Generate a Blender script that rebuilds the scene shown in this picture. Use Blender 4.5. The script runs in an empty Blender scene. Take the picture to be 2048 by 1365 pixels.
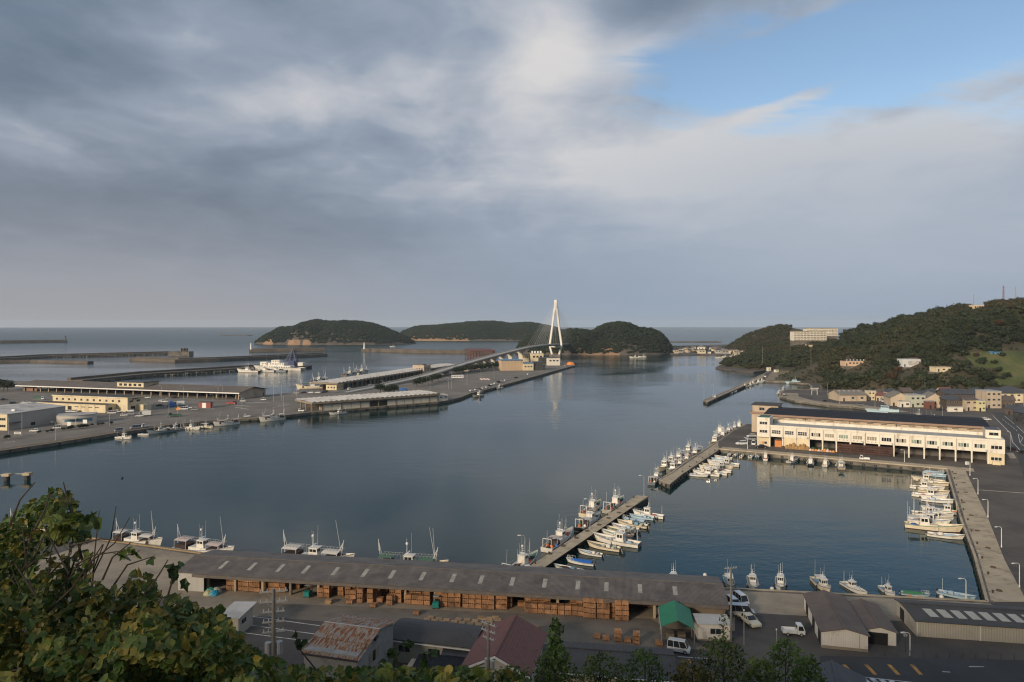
import bpy, math, random
from math import sin, cos, tan, atan2, pi, sqrt, radians, degrees, exp
from mathutils import Vector, Matrix, noise
random.seed(11)
S = bpy.context.scene
COL = S.collection

# ---------------------------------------------------------------- camera
CZ, FP, HX, HY = 52.0, 1400.0, 1024.0, 649.0      # eye height over the water, focal length and horizon in photo pixels
QZ = 1.6                                           # height of the quays above the water
cam_d = bpy.data.cameras.new('camera')
cam_d.sensor_width = 36.0
cam_d.lens = 36.0 * FP / 2048.0
cam_d.shift_y = -(682.5 - HY) / 2048.0
cam_d.clip_start = 0.1
cam_d.clip_end = 60000.0
cam = bpy.data.objects.new('camera', cam_d)
cam.location = (0, 0, CZ)
cam.rotation_euler = (pi / 2, 0, 0)
COL.objects.link(cam)
S.camera = cam

# ---------------------------------------------------------------- sky, sun, exposure
SUN_AZ, SUN_EL = 220.0, 17.0                        # clockwise from +Y, degrees
S.view_settings.view_transform = 'Standard'
S.view_settings.look = 'None'
S.view_settings.gamma = 1.0
S.view_settings.use_curve_mapping = False
S.view_settings.exposure = 0.4

def make_world():
    w = bpy.data.worlds.new('World'); S.world = w; w.use_nodes = True
    nt = w.node_tree; nt.nodes.clear(); N = nt.nodes; L = nt.links
    def val(x):
        return x
    def mth(op, a, b=None, c=None, clamp=False):
        n = N.new('ShaderNodeMath'); n.operation = op; n.use_clamp = clamp
        for i, x in enumerate((a, b, c)):
            if x is None: continue
            if isinstance(x, (int, float)): n.inputs[i].default_value = x
            else: L.new(x, n.inputs[i])
        return n.outputs[0]
    def mix(f, a, b):
        n = N.new('ShaderNodeMix'); n.data_type = 'RGBA'
        if isinstance(f, (int, float)): n.inputs[0].default_value = f
        else: L.new(f, n.inputs[0])
        for i, x in ((6, a), (7, b)):
            if isinstance(x, tuple): n.inputs[i].default_value = (*x, 1)
            else: L.new(x, n.inputs[i])
        return n.outputs[2]
    def sstep(x, a, b):
        n = N.new('ShaderNodeMapRange'); n.interpolation_type = 'SMOOTHSTEP'
        L.new(x, n.inputs[0]); n.inputs[1].default_value = a; n.inputs[2].default_value = b
        return n.outputs[0]
    tc = N.new('ShaderNodeTexCoord'); sx = N.new('ShaderNodeSeparateXYZ'); L.new(tc.outputs['Generated'], sx.inputs[0])
    X, Y, Z = sx.outputs
    az = mth('ARCTAN2', X, Y)
    hor = mth('SQRT', mth('ADD', mth('MULTIPLY', X, X), mth('MULTIPLY', Y, Y)))
    el = mth('ARCTAN2', Z, hor)
    # cloud deck coordinates: the direction cut with a flat layer overhead, eased near the horizon
    zz = mth('ADD', mth('MAXIMUM', Z, 0.0), 0.16)
    cx = mth('DIVIDE', X, zz); cy = mth('DIVIDE', Y, zz)
    cv = N.new('ShaderNodeCombineXYZ'); L.new(cx, cv.inputs[0]); L.new(cy, cv.inputs[1]); cv.inputs[2].default_value = 3.7
    def fbm(scale, detail, rough, dist, vec=cv.outputs[0], off=(0, 0, 0), sc=(1, 1, 1), rot=0):
        m = N.new('ShaderNodeMapping'); L.new(vec, m.inputs[0]); m.inputs[1].default_value = off; m.inputs[2].default_value = (0, 0, rot); m.inputs[3].default_value = sc
        n = N.new('ShaderNodeTexNoise'); n.inputs['Scale'].default_value = scale; n.inputs['Detail'].default_value = detail
        n.inputs['Roughness'].default_value = rough; n.inputs['Distortion'].default_value = dist
        L.new(m.outputs[0], n.inputs['Vector']); return n.outputs[0]
    def lobe(px, py, rx, ry, amp, tilt=0.0):
        a0 = math.atan((px - HX) / FP); e0 = math.atan((HY - py) / FP * cos(a0))
        da = mth('SUBTRACT', az, a0); de = mth('SUBTRACT', el, e0)
        c, s = cos(tilt), sin(tilt)
        u = mth('ADD', mth('MULTIPLY', da, c), mth('MULTIPLY', de, s)); v = mth('SUBTRACT', mth('MULTIPLY', de, c), mth('MULTIPLY', da, s))
        q = mth('ADD', mth('POWER', mth('ABSOLUTE', mth('DIVIDE', u, rx / FP)), 2.0), mth('POWER', mth('ABSOLUTE', mth('DIVIDE', v, ry / FP)), 2.0))
        return mth('MULTIPLY', mth('POWER', 2.718, mth('MULTIPLY', q, -1.0)), amp)
    def total(xs):
        r = xs[0]
        for x in xs[1:]: r = mth('ADD', r, x)
        return r
    big = fbm(1.25, 2.0, 0.5, 0.8, off=(2.3, 0.4, 0), sc=(0.75, 0.6, 1))
    med = fbm(2.7, 3.5, 0.5, 0.9, off=(5.1, 1.2, 0), sc=(0.85, 0.6, 1), rot=0.5)
    puf = fbm(7.0, 4.0, 0.55, 0.5, off=(1.1, 7.2, 0), sc=(0.9, 0.8, 1), rot=0.2)
    # stretched towards the right-hand horizon: feathered edges
    fib = fbm(4.0, 6.0, 0.6, 0.4, off=(0.7, 3.3, 0), sc=(0.5, 1.6, 1), rot=-0.45)
    calm = mth('ADD', mth('MULTIPLY', sstep(el, 0.03, 0.24), 0.85), 0.15)          # low clouds melt into the haze
    nse = total([mth('MULTIPLY', mth('SUBTRACT', big, 0.5), 0.9), mth('MULTIPLY', mth('SUBTRACT', med, 0.5), 0.66), mth('MULTIPLY', mth('SUBTRACT', puf, 0.5), 0.34), mth('MULTIPLY', mth('SUBTRACT', fib, 0.5), 0.12)])
    tone = total([mth('MULTIPLY', nse, calm)] + [lobe(*a) for a in (
        (120, 395, 560, 90, -0.44), (650, 330, 280, 85, -0.22), (150, 180, 300, 60, -0.12), (60, 120, 330, 110, -0.10), (760, 60, 160, 70, -0.06), (1330, 25, 240, 40, -0.10), (560, 195, 110, 45, 0.22), (100, 20, 500, 40, 0.08),
        (1110, 130, 95, 130, 0.40, -0.4), (960, 190, 200, 80, 0.20), (1270, 125, 75, 45, 0.30), (840, 375, 220, 45, 0.20), (360, 240, 150, 50, 0.16), (50, 285, 110, 35, 0.14), (1500, 300, 420, 100, 0.42, 0.12), (1370, 374, 140, 20, 0.20), (1230, 330, 160, 60, 0.12),
        (1200, 560, 330, 80, -0.10), (700, 500, 330, 60, -0.10), (1660, 205, 280, 26, 0.26, 0.12), (1820, 262, 190, 30, 0.22, 0.05), (1750, 450, 480, 150, 0.24), (380, 470, 420, 40, 0.08), (2000, 130, 150, 45, 0.22))])
    tone = mth('ADD', tone, 0.525, clamp=True)
    ramp = N.new('ShaderNodeValToRGB'); L.new(tone, ramp.inputs[0]); e = ramp.color_ramp.elements
    e[0].position = 0.0; e[0].color = (0.082, 0.122, 0.172, 1)
    e[1].position = 1.0; e[1].color = (0.53, 0.52, 0.515, 1)
    for p, c in ((0.3, (0.142, 0.186, 0.246)), (0.55, (0.228, 0.272, 0.340)), (0.78, (0.378, 0.398, 0.440))):
        k = e.new(p); k.color = (*c, 1)
    cloud = ramp.outputs[0]
    # haze towards the horizon: warm on the left, blue on the right
    hz = mth('POWER', 2.718, mth('MULTIPLY', mth('DIVIDE', mth('MAXIMUM', el, 0.0), 0.12), -1.0))
    side = sstep(az, -0.55, 0.25)
    hcol = mix(side, (0.285, 0.265, 0.26), (0.222, 0.275, 0.350))
    cloud = mix(mth('MULTIPLY', hz, 0.85), cloud, hcol)
    cloud = mix(lobe(1760, 420, 560, 170, 0.75), cloud, (0.305, 0.350, 0.415))
    # the opening to blue sky, upper right, with feathered lower edge
    gap = total([lobe(1720, 95, 330, 85, 1.05, -0.05), lobe(1470, 165, 230, 75, 1.0, -0.1), lobe(2020, 20, 330, 70, 0.9), lobe(2400, 20, 500, 120, 0.8), lobe(1760, 60, 170, 24, -0.7, 0.2), lobe(1540, 60, 150, 18, -0.45, 0.3), lobe(1900, 40, 90, 14, -0.5, 0.1), lobe(2000, 130, 170, 40, -0.75, 0.2), lobe(1620, 190, 150, 14, -0.8, 0.22), lobe(1730, 130, 200, 9, -0.4, 0.28), lobe(1560, 110, 120, 8, -0.35, 0.35), lobe(1860, 170, 120, 26, 0.35, 0.15)])
    gn = total([mth('MULTIPLY', mth('SUBTRACT', fib, 0.5), 1.9), mth('MULTIPLY', mth('SUBTRACT', med, 0.5), 0.7), mth('MULTIPLY', mth('SUBTRACT', puf, 0.5), 0.8)])
    gap = mth('ADD', gap, mth('MULTIPLY', gn, sstep(gap, 0.05, 0.6)))
    gap = mth('MULTIPLY', sstep(gap, 0.16, 1.05), 0.97)
    sky = N.new('ShaderNodeTexSky'); sky.sky_type = 'NISHITA'; sky.sun_disc = False
    sky.sun_elevation = radians(SUN_EL); sky.sun_rotation = radians(SUN_AZ); sky.altitude = 50; sky.air_density = 1.0; sky.dust_density = 0.25; sky.ozone_density = 1.5
    b1 = N.new('ShaderNodeBackground'); L.new(sky.outputs[0], b1.inputs[0]); b1.inputs[1].default_value = 0.105
    b2 = N.new('ShaderNodeBackground'); L.new(cloud, b2.inputs[0]); b2.inputs[1].default_value = 1.0
    ms = N.new('ShaderNodeMixShader'); L.new(gap, ms.inputs[0]); L.new(b2.outputs[0], ms.inputs[1]); L.new(b1.outputs[0], ms.inputs[2])
    out = N.new('ShaderNodeOutputWorld'); L.new(ms.outputs[0], out.inputs[0])
    w.cycles.sampling_method = 'MANUAL'; w.cycles.sample_map_resolution = 512
make_world()

sun_d = bpy.data.lights.new('sun', 'SUN')
sun_d.energy = 3.2; sun_d.angle = radians(10.0); sun_d.color = (1.0, 0.84, 0.64)
sun = bpy.data.objects.new('sun', sun_d); COL.objects.link(sun)
SD = Vector((sin(radians(SUN_AZ)) * cos(radians(SUN_EL)), cos(radians(SUN_AZ)) * cos(radians(SUN_EL)), sin(radians(SUN_EL))))
sun.rotation_euler = SD.to_track_quat('Z', 'Y').to_euler()
sun.location = (-60, -80, 150)
S.cycles.use_denoising = True
S.cycles.max_bounces = 6; S.cycles.diffuse_bounces = 3; S.cycles.glossy_bounces = 3; S.cycles.transmission_bounces = 3; S.cycles.transparent_max_bounces = 6
S.cycles.filter_width = 1.2; S.cycles.volume_bounces = 0; S.cycles.caustics_reflective = False; S.cycles.caustics_refractive = False

# ---------------------------------------------------------------- helpers
def P(px, py, z=QZ):
    """photo pixel -> point of the horizontal plane at height z"""
    y = (CZ - z) * FP / (py - HY)
    return Vector(((px - HX) * y / FP, y, z))
def D(px, py, y):
    """photo pixel -> point at distance y"""
    return Vector(((px - HX) * y / FP, y, CZ - (py - HY) * y / FP))

class MB:
    def __init__(s): s.v = []; s.f = []
    def add(s, vs, fs):
        b = len(s.v); s.v += [tuple(v) for v in vs]; s.f += [tuple(b + i for i in f) for f in fs]; return s
    def box(s, x0, x1, y0, y1, z0, z1, rz=0, c=None):
        vs = [(x, y, z) for z in (z0, z1) for x, y in ((x0, y0), (x1, y0), (x1, y1), (x0, y1))]
        if rz:
            cx, cy = c or ((x0 + x1) / 2, (y0 + y1) / 2); k, h = cos(rz), sin(rz)
            vs = [(cx + (x - cx) * k - (y - cy) * h, cy + (x - cx) * h + (y - cy) * k, z) for x, y, z in vs]
        return s.add(vs, [(3, 2, 1, 0), (4, 5, 6, 7), (0, 1, 5, 4), (1, 2, 6, 5), (2, 3, 7, 6), (3, 0, 4, 7)])
    def quad(s, a, b, c, d): return s.add([a, b, c, d], [(0, 1, 2, 3)])
    def prism(s, pts, z0, z1, top=True, bottom=True):
        n = len(pts); ar = sum(pts[i][0] * pts[(i + 1) % n][1] - pts[(i + 1) % n][0] * pts[i][1] for i in range(n))
        if ar < 0: pts = list(reversed(pts))
        vs = [(p[0], p[1], z0) for p in pts] + [(p[0], p[1], z1) for p in pts]
        fs = [(i, (i + 1) % n, n + (i + 1) % n, n + i) for i in range(n)]
        if top: fs.append(tuple(range(n, 2 * n)))
        if bottom: fs.append(tuple(range(n - 1, -1, -1)))
        return s.add(vs, fs)
    def tube(s, p, q, r, r2=None, n=6, cap=True):
        p = Vector(p); q = Vector(q); r2 = r if r2 is None else r2
        d = (q - p).normalized(); a = d.orthogonal().normalized(); b = d.cross(a)
        vs = [p + (a * cos(2 * pi * i / n) + b * sin(2 * pi * i / n)) * r for i in range(n)] + [q + (a * cos(2 * pi * i / n) + b * sin(2 * pi * i / n)) * r2 for i in range(n)]
        fs = [(i, (i + 1) % n, n + (i + 1) % n, n + i) for i in range(n)]
        if cap: fs += [tuple(range(n - 1, -1, -1)), tuple(range(n, 2 * n))]
        return s.add(vs, fs)
    def path(s, pts, r, n=5):
        for a, b in zip(pts[:-1], pts[1:]): s.tube(a, b, r, n=n)
        return s
    def ball(s, c, rx, ry=None, rz=None, n=8, m=5, half=False):
        ry = rx if ry is None else ry; rz = rx if rz is None else rz; vs = []; fs = []
        for j in range(m + 1):
            t = (pi / 2 if half else pi) * j / m
            for i in range(n):
                a = 2 * pi * i / n; vs.append((c[0] + rx * sin(t) * cos(a), c[1] + ry * sin(t) * sin(a), c[2] + rz * cos(t)))
        for j in range(m):
            for i in range(n): fs.append((j * n + i, (j + 1) * n + i, (j + 1) * n + (i + 1) % n, j * n + (i + 1) % n))
        return s.add(vs, fs)
    def grid(s, rows, closed=False):
        n = len(rows[0]); vs = [v for r in rows for v in r]; fs = []
        for j in range(len(rows) - 1):
            for i in range(n if closed else n - 1):
                fs.append((j * n + i, j * n + (i + 1) % n, (j + 1) * n + (i + 1) % n, (j + 1) * n + i))
        return s.add(vs, fs)
    def mesh(s, name, m, smooth=False):
        me = bpy.data.meshes.new(name); me.from_pydata(s.v, [], s.f); me.validate(); 
        if m: me.materials.append(m)
        if smooth: me.polygons.foreach_set('use_smooth', [True] * len(me.polygons))
        me.update(); return me
    def ob(s, name, m, parent=None, smooth=False, **kw):
        o = bpy.data.objects.new(name, s.mesh(name, m, smooth)); COL.objects.link(o)
        if parent is not None: o.parent = parent; CH.setdefault(parent.as_pointer(), []).append(o)
        for k, v in kw.items(): o[k] = v
        return o
CH = {}
def thing(name, label, cat, loc=(0, 0, 0), rz=0, group=None):
    o = bpy.data.objects.new(name, None); COL.objects.link(o); o.empty_display_size = 0.5
    o.location = loc; o.rotation_euler = (0, 0, rz); tag(o, label, cat, group); return o
def tag(o, label, cat, group=None):
    o['label'] = label; o['category'] = cat
    if group: o['group'] = group
    return o
def link_mesh(name, me, parent, loc=(0, 0, 0), rot=(0, 0, 0), scale=(1, 1, 1)):
    o = bpy.data.objects.new(name, me); COL.objects.link(o); o.location = loc; o.rotation_euler = rot; o.scale = scale
    if parent is not None: o.parent = parent; CH.setdefault(parent.as_pointer(), []).append(o)
    return o
def base_name(o):
    n = o.name
    return n[:-4] if len(n) > 4 and n[-4] == '.' and n[-3:].isdigit() else n
def copy_tree(o, loc=None, rz=None, label=None, group=None, parent=None, name=None):
    c = o.copy(); COL.objects.link(c)
    c.name = name or base_name(o)
    if parent is not None: c.parent = parent; CH.setdefault(parent.as_pointer(), []).append(c)
    if loc is not None: c.location = loc
    if rz is not None: c.rotation_euler = (0, 0, rz)
    if label: c['label'] = label
    if group: c['group'] = group
    for k in CH.get(o.as_pointer(), []): copy_tree(k, parent=c)
    return c
ORD = ['first', 'second', 'third', 'fourth', 'fifth', 'sixth', 'seventh', 'eighth', 'ninth', 'tenth', 'eleventh', 'twelfth', 'thirteenth', 'fourteenth', 'fifteenth', 'sixteenth', 'seventeenth', 'eighteenth', 'nineteenth', 'twentieth', 'twenty-first', 'twenty-second', 'twenty-third', 'twenty-fourth', 'twenty-fifth', 'twenty-sixth', 'twenty-seventh', 'twenty-eighth', 'twenty-ninth', 'thirtieth'] + ['thirty-' + x for x in ('first', 'second', 'third', 'fourth', 'fifth', 'sixth', 'seventh', 'eighth', 'ninth')] + ['fortieth'] + ['forty-' + x for x in ('first', 'second', 'third', 'fourth', 'fifth', 'sixth', 'seventh', 'eighth', 'ninth')] + ['fiftieth'] + ['fifty-' + x for x in ('first', 'second', 'third', 'fourth', 'fifth', 'sixth', 'seventh', 'eighth', 'ninth')]

# ---------------------------------------------------------------- materials
MATS = {}
def M(name, col=None, rough=0.75, var=0.18, scale=0.6, bump=0.0, metal=0.0, dirt=None, dirt_amt=0.0, dirt_scale=0.25, wave=None, spec=0.5, objrand=0.0, stretch=None, coat=0.0):
    """paint, concrete, metal ... : base colour with two scales of wear; wave=(axis, per metre, depth) gives corrugation in the object's own axes"""
    if name in MATS: return MATS[name]
    m = bpy.data.materials.new(name); m.use_nodes = True; nt = m.node_tree; N = nt.nodes; L = nt.links
    b = N['Principled BSDF']; b.inputs['Roughness'].default_value = rough; b.inputs['Metallic'].default_value = metal
    b.inputs['Specular IOR Level'].default_value = spec
    if coat: b.inputs['Coat Weight'].default_value = coat
    geo = N.new('ShaderNodeNewGeometry'); pos = geo.outputs['Position']
    if stretch:
        mp = N.new('ShaderNodeMapping'); mp.inputs[3].default_value = stretch; L.new(pos, mp.inputs[0]); pos = mp.outputs[0]
    def nz(sc, det=5, ro=0.6):
        n = N.new('ShaderNodeTexNoise'); n.inputs['Scale'].default_value = sc; n.inputs['Detail'].default_value = det; n.inputs['Roughness'].default_value = ro
        L.new(pos, n.inputs['Vector']); return n.outputs[0]
    def mixc(f, a, c, mode='MIX'):
        n = N.new('ShaderNodeMix'); n.data_type = 'RGBA'; n.blend_type = mode
        if isinstance(f, float): n.inputs[0].default_value = f
        else: L.new(f, n.inputs[0])
        for i, x in ((6, a), (7, c)):
            if isinstance(x, tuple): n.inputs[i].default_value = (*x[:3], 1)
            else: L.new(x, n.inputs[i])
        return n.outputs[2]
    def ramp(x, a, c):
        n = N.new('ShaderNodeMapRange'); L.new(x, n.inputs[0]); n.inputs[1].default_value = a; n.inputs[2].default_value = c; return n.outputs[0]
    n1 = nz(scale); lo = tuple(max(0, c * (1 - var)) for c in col); hi = tuple(min(1, c * (1 + var)) for c in col)
    c = mixc(ramp(n1, 0.3, 0.7), lo, hi)
    n2 = nz(scale * 9, 4); k = 1 - var * 0.5
    c = mixc(ramp(n2, 0.35, 0.65), mixc(1.0, c, (k, k, k), 'MULTIPLY'), c)
    if dirt is not None:
        n3 = nz(dirt_scale, 7, 0.65); c = mixc(ramp(n3, 0.62 - 0.3 * dirt_amt, 0.72), c, dirt)
    if objrand:
        oi = N.new('ShaderNodeObjectInfo'); c = mixc(ramp(oi.outputs['Random'], 0, 1), mixc(1.0, c, (1 - objrand,) * 3, 'MULTIPLY'), c)
    L.new(c, b.inputs['Base Color'])
    h = None
    if bump: h = n2
    if wave:
        ax, per, dep = wave
        tco = N.new('ShaderNodeTexCoord'); sp = N.new('ShaderNodeSeparateXYZ'); L.new(tco.outputs['Object'], sp.inputs[0])
        sn = N.new('ShaderNodeMath'); sn.operation = 'MULTIPLY'; L.new(sp.outputs['XYZ'.index(ax)], sn.inputs[0]); sn.inputs[1].default_value = per * 2 * pi
        s2 = N.new('ShaderNodeMath'); s2.operation = 'SINE'; L.new(sn.outputs[0], s2.inputs[0])
        bw = N.new('ShaderNodeBump'); bw.inputs['Distance'].default_value = dep; bw.inputs['Strength'].default_value = 0.6; L.new(s2.outputs[0], bw.inputs['Height'])
        L.new(bw.outputs[0], b.inputs['Normal'])
    elif h is not None:
        bw = N.new('ShaderNodeBump'); bw.inputs['Distance'].default_value = bump; bw.inputs['Strength'].default_value = 0.5; L.new(h, bw.inputs['Height']); L.new(bw.outputs[0], b.inputs['Normal'])
    MATS[name] = m; return m

concrete = M('concrete', (0.34, 0.275, 0.195), 0.9, 0.2, 0.12, 0.01, dirt=(0.16, 0.135, 0.11), dirt_amt=0.45, dirt_scale=0.09)
concrete_pale = M('concrete_pale', (0.45, 0.365, 0.25), 0.9, 0.16, 0.2, 0.01, dirt=(0.17, 0.14, 0.105), dirt_amt=0.35, dirt_scale=0.12)
concrete_wall = M('concrete_wall', (0.20, 0.175, 0.14), 0.9, 0.3, 0.3, 0.02, dirt=(0.035, 0.033, 0.028), dirt_amt=0.7, dirt_scale=0.25)
wet_wall = M('wet_wall', (0.030, 0.028, 0.024), 0.6, 0.5, 0.8, 0.03, dirt=(0.07, 0.06, 0.05), dirt_amt=0.3)
asphalt = M('asphalt', (0.082, 0.070, 0.060), 0.9, 0.22, 0.10, 0.006, dirt=(0.125, 0.105, 0.085), dirt_amt=0.55, dirt_scale=0.05)
asphalt_pale = M('asphalt_pale', (0.19, 0.165, 0.135), 0.9, 0.22, 0.06, 0.006, dirt=(0.125, 0.108, 0.09), dirt_amt=0.55, dirt_scale=0.05)
road_paint = M('road_paint', (0.62, 0.61, 0.58), 0.8, 0.25, 1.5, dirt=(0.16, 0.15, 0.14), dirt_amt=0.35, dirt_scale=0.8)
road_orange = M('road_orange', (0.55, 0.27, 0.06), 0.8, 0.25, 1.5, dirt=(0.16, 0.11, 0.08), dirt_amt=0.3, dirt_scale=0.8)
white_wall = M('white_wall', (0.72, 0.66, 0.55), 0.8, 0.08, 0.35, dirt=(0.42, 0.36, 0.28), dirt_amt=0.25, dirt_scale=0.5, stretch=(1, 1, 0.25))
cream_wall = M('cream_wall', (0.66, 0.55, 0.36), 0.85, 0.10, 0.3, dirt=(0.40, 0.33, 0.22), dirt_amt=0.3, dirt_scale=0.4, stretch=(1, 1, 0.25))
tan_wall = M('tan_wall', (0.47, 0.38, 0.28), 0.85, 0.12, 0.3, dirt=(0.28, 0.22, 0.16), dirt_amt=0.3, dirt_scale=0.4, stretch=(1, 1, 0.25))
grey_wall = M('grey_wall', (0.36, 0.335, 0.30), 0.75, 0.08, 0.3, wave=('X', 3.0, 0.03))
grey_wall_y = M('grey_wall_side', (0.40, 0.375, 0.335), 0.75, 0.08, 0.3, wave=('Y', 3.0, 0.03))
offwhite_wall = M('offwhite_wall', (0.76, 0.70, 0.60), 0.7, 0.07, 0.4, wave=('X', 4.0, 0.02), dirt=(0.40, 0.36, 0.30), dirt_amt=0.2)
beige_siding = M('beige_siding', (0.44, 0.40, 0.32), 0.7, 0.08, 0.4, wave=('X', 2.5, 0.03), dirt=(0.30, 0.26, 0.2), dirt_amt=0.2)
slate_roof = M('slate_roof', (0.17, 0.142, 0.12), 0.7, 0.16, 0.35, wave=('X', 5.0, 0.035), dirt=(0.105, 0.088, 0.076), dirt_amt=0.5, dirt_scale=0.3)
brown_roof = M('brown_roof', (0.155, 0.115, 0.092), 0.7, 0.16, 0.35, wave=('Y', 5.0, 0.035), dirt=(0.105, 0.078, 0.064), dirt_amt=0.5, dirt_scale=0.3)
dark_roof = M('dark_roof', (0.062, 0.057, 0.054), 0.7, 0.2, 0.3, wave=('X', 4.0, 0.03), dirt=(0.07, 0.066, 0.06), dirt_amt=0.35)
black_roof = M('black_roof', (0.014, 0.015, 0.020), 0.75, 0.25, 0.4, wave=('X', 2.0, 0.02), spec=0.25)
flat_roof = M('flat_roof', (0.40, 0.39, 0.37), 0.9, 0.12, 0.3, dirt=(0.28, 0.27, 0.26), dirt_amt=0.4)
tile_dark = M('tile_dark', (0.060, 0.062, 0.070), 0.6, 0.2, 0.5, wave=('Y', 3.5, 0.04))
tile_red = M('tile_red', (0.21, 0.085, 0.068), 0.75, 0.30, 0.9, 0.03, dirt=(0.075, 0.040, 0.036), dirt_amt=0.6, dirt_scale=0.9)
tile_brown = M('tile_brown', (0.12, 0.09, 0.075), 0.7, 0.2, 0.5, wave=('Y', 3.5, 0.04))
pale_roof = M('pale_roof', (0.52, 0.49, 0.45), 0.7, 0.14, 0.2, dirt=(0.27, 0.25, 0.22), dirt_amt=0.45, dirt_scale=0.15)
skylight = M('skylight_sheet', (0.40, 0.37, 0.30), 0.5, 0.15, 0.8, dirt=(0.17, 0.15, 0.12), dirt_amt=0.4, dirt_scale=1.0)
fascia = M('fascia_brown', (0.27, 0.175, 0.125), 0.7, 0.12, 0.5)
glass = M('window_glass', (0.020, 0.024, 0.028), 0.12, 0.3, 0.5, spec=0.6)
glass_green = M('blind_green', (0.24, 0.29, 0.21), 0.35, 0.2, 0.4)
glass_beige = M('blind_beige', (0.30, 0.26, 0.18), 0.4, 0.2, 0.4)
glass_blue = M('glass_blue', (0.10, 0.22, 0.30), 0.12, 0.3, 0.3, spec=0.7)
interior_dark = M('interior_dark', (0.02, 0.018, 0.016), 0.9, 0.2)
frame_metal = M('frame_metal', (0.35, 0.34, 0.32), 0.5, 0.1)
galv = M('galvanised', (0.42, 0.42, 0.41), 0.45, 0.12, 1.0, metal=0.3)
white_metal = M('white_metal', (0.74, 0.72, 0.68), 0.4, 0.08, 0.6)
dark_metal = M('dark_metal', (0.05, 0.05, 0.055), 0.5, 0.2)
rubber = M('rubber', (0.018, 0.018, 0.018), 0.8, 0.2)
wood = M('crate_wood', (0.52, 0.265, 0.125), 0.85, 0.35, 0.7, 0.01, objrand=0.45, dirt=(0.17, 0.085, 0.045), dirt_amt=0.35, dirt_scale=1.2)
wood_pale = M('pallet_wood', (0.60, 0.38, 0.20), 0.85, 0.25, 1.0, 0.01, objrand=0.3)
wood_pole = M('pole_concrete', (0.21, 0.19, 0.165), 0.85, 0.15, 0.8)
green_sheet = M('green_tarpaulin', (0.012, 0.20, 0.09), 0.55, 0.12, 0.8)
bridge_paint = M('bridge_paint', (0.74, 0.70, 0.62), 0.6, 0.08, 0.05, dirt=(0.6, 0.55, 0.47), dirt_amt=0.3, dirt_scale=0.05)
bridge_concrete = M('bridge_concrete', (0.58, 0.53, 0.45), 0.85, 0.12, 0.06, dirt=(0.38, 0.33, 0.27), dirt_amt=0.35, dirt_scale=0.06)
red_steel = M('red_steel', (0.13, 0.045, 0.035), 0.7, 0.2, 0.5)
# ---------------------------------------------------------------- water
def water_mat():
    m = bpy.data.materials.new('sea_water'); m.use_nodes = True; nt = m.node_tree; N = nt.nodes; L = nt.links
    b = N['Principled BSDF']; b.inputs['Base Color'].default_value = (0.0006, 0.024, 0.025, 1); b.inputs['Roughness'].default_value = 0.045; b.inputs['IOR'].default_value = 1.333
    g = N.new('ShaderNodeNewGeometry')
    def nz(sc, st, det=3, rot=0.0):
        mp = N.new('ShaderNodeMapping'); mp.inputs[2].default_value = (0, 0, rot); mp.inputs[3].default_value = st; L.new(g.outputs['Position'], mp.inputs[0])
        n = N.new('ShaderNodeTexNoise'); n.inputs['Scale'].default_value = sc; n.inputs['Detail'].default_value = det; L.new(mp.outputs[0], n.inputs['Vector']); return n.outputs[0]
    rip = nz(0.55, (1, 1.6, 1), 4, 0.5); swell = nz(0.07, (1, 2.2, 1), 3, -0.3); patch = nz(0.006, (1, 1.7, 1), 4, 0.2)
    # ruffled and calm patches; the open sea beyond the breakwaters is rougher
    sp = N.new('ShaderNodeSeparateXYZ'); L.new(g.outputs['Position'], sp.inputs[0])
    sea = N.new('ShaderNodeMapRange'); L.new(sp.outputs[1], sea.inputs[0]); sea.inputs[1].default_value = 220; sea.inputs[2].default_value = 1300; sea.inputs[3].default_value = 0.42; sea.inputs[4].default_value = 2.2
    mr = N.new('ShaderNodeMapRange'); L.new(patch, mr.inputs[0]); mr.inputs[1].default_value = 0.40; mr.inputs[2].default_value = 0.62; mr.inputs[3].default_value = 0.2; mr.inputs[4].default_value = 1.1
    st = N.new('ShaderNodeMath'); st.operation = 'MULTIPLY'; L.new(mr.outputs[0], st.inputs[0]); L.new(sea.outputs[0], st.inputs[1])
    ad = N.new('ShaderNodeMath'); ad.operation = 'MULTIPLY_ADD'; L.new(swell, ad.inputs[0]); ad.inputs[1].default_value = 2.5; L.new(rip, ad.inputs[2])
    bp = N.new('ShaderNodeBump'); bp.inputs['Distance'].default_value = 0.10; L.new(ad.outputs[0], bp.inputs['Height']); L.new(st.outputs[0], bp.inputs['Strength'])
    far = N.new('ShaderNodeMapRange'); far.interpolation_type = 'SMOOTHSTEP'; L.new(sp.outputs[1], far.inputs[0]); far.inputs[1].default_value = 700; far.inputs[2].default_value = 2000; far.inputs[3].default_value = 0.045; far.inputs[4].default_value = 0.26; L.new(far.outputs[0], b.inputs['Roughness'])
    fs = N.new('ShaderNodeMapRange'); fs.interpolation_type = 'SMOOTHSTEP'; L.new(sp.outputs[1], fs.inputs[0]); fs.inputs[1].default_value = 700; fs.inputs[2].default_value = 2000; fs.inputs[3].default_value = 0.30; fs.inputs[4].default_value = 0.38; L.new(fs.outputs[0], b.inputs['Specular IOR Level'])
    L.new(bp.outputs[0], b.inputs['Normal']); return m
RS = 13200.0
w = MB(); w.add([(RS * cos(2 * pi * i / 720), RS * sin(2 * pi * i / 720), 0) for i in range(720)], [tuple(range(720))])
w.ob('sea', water_mat(), kind='structure')

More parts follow.
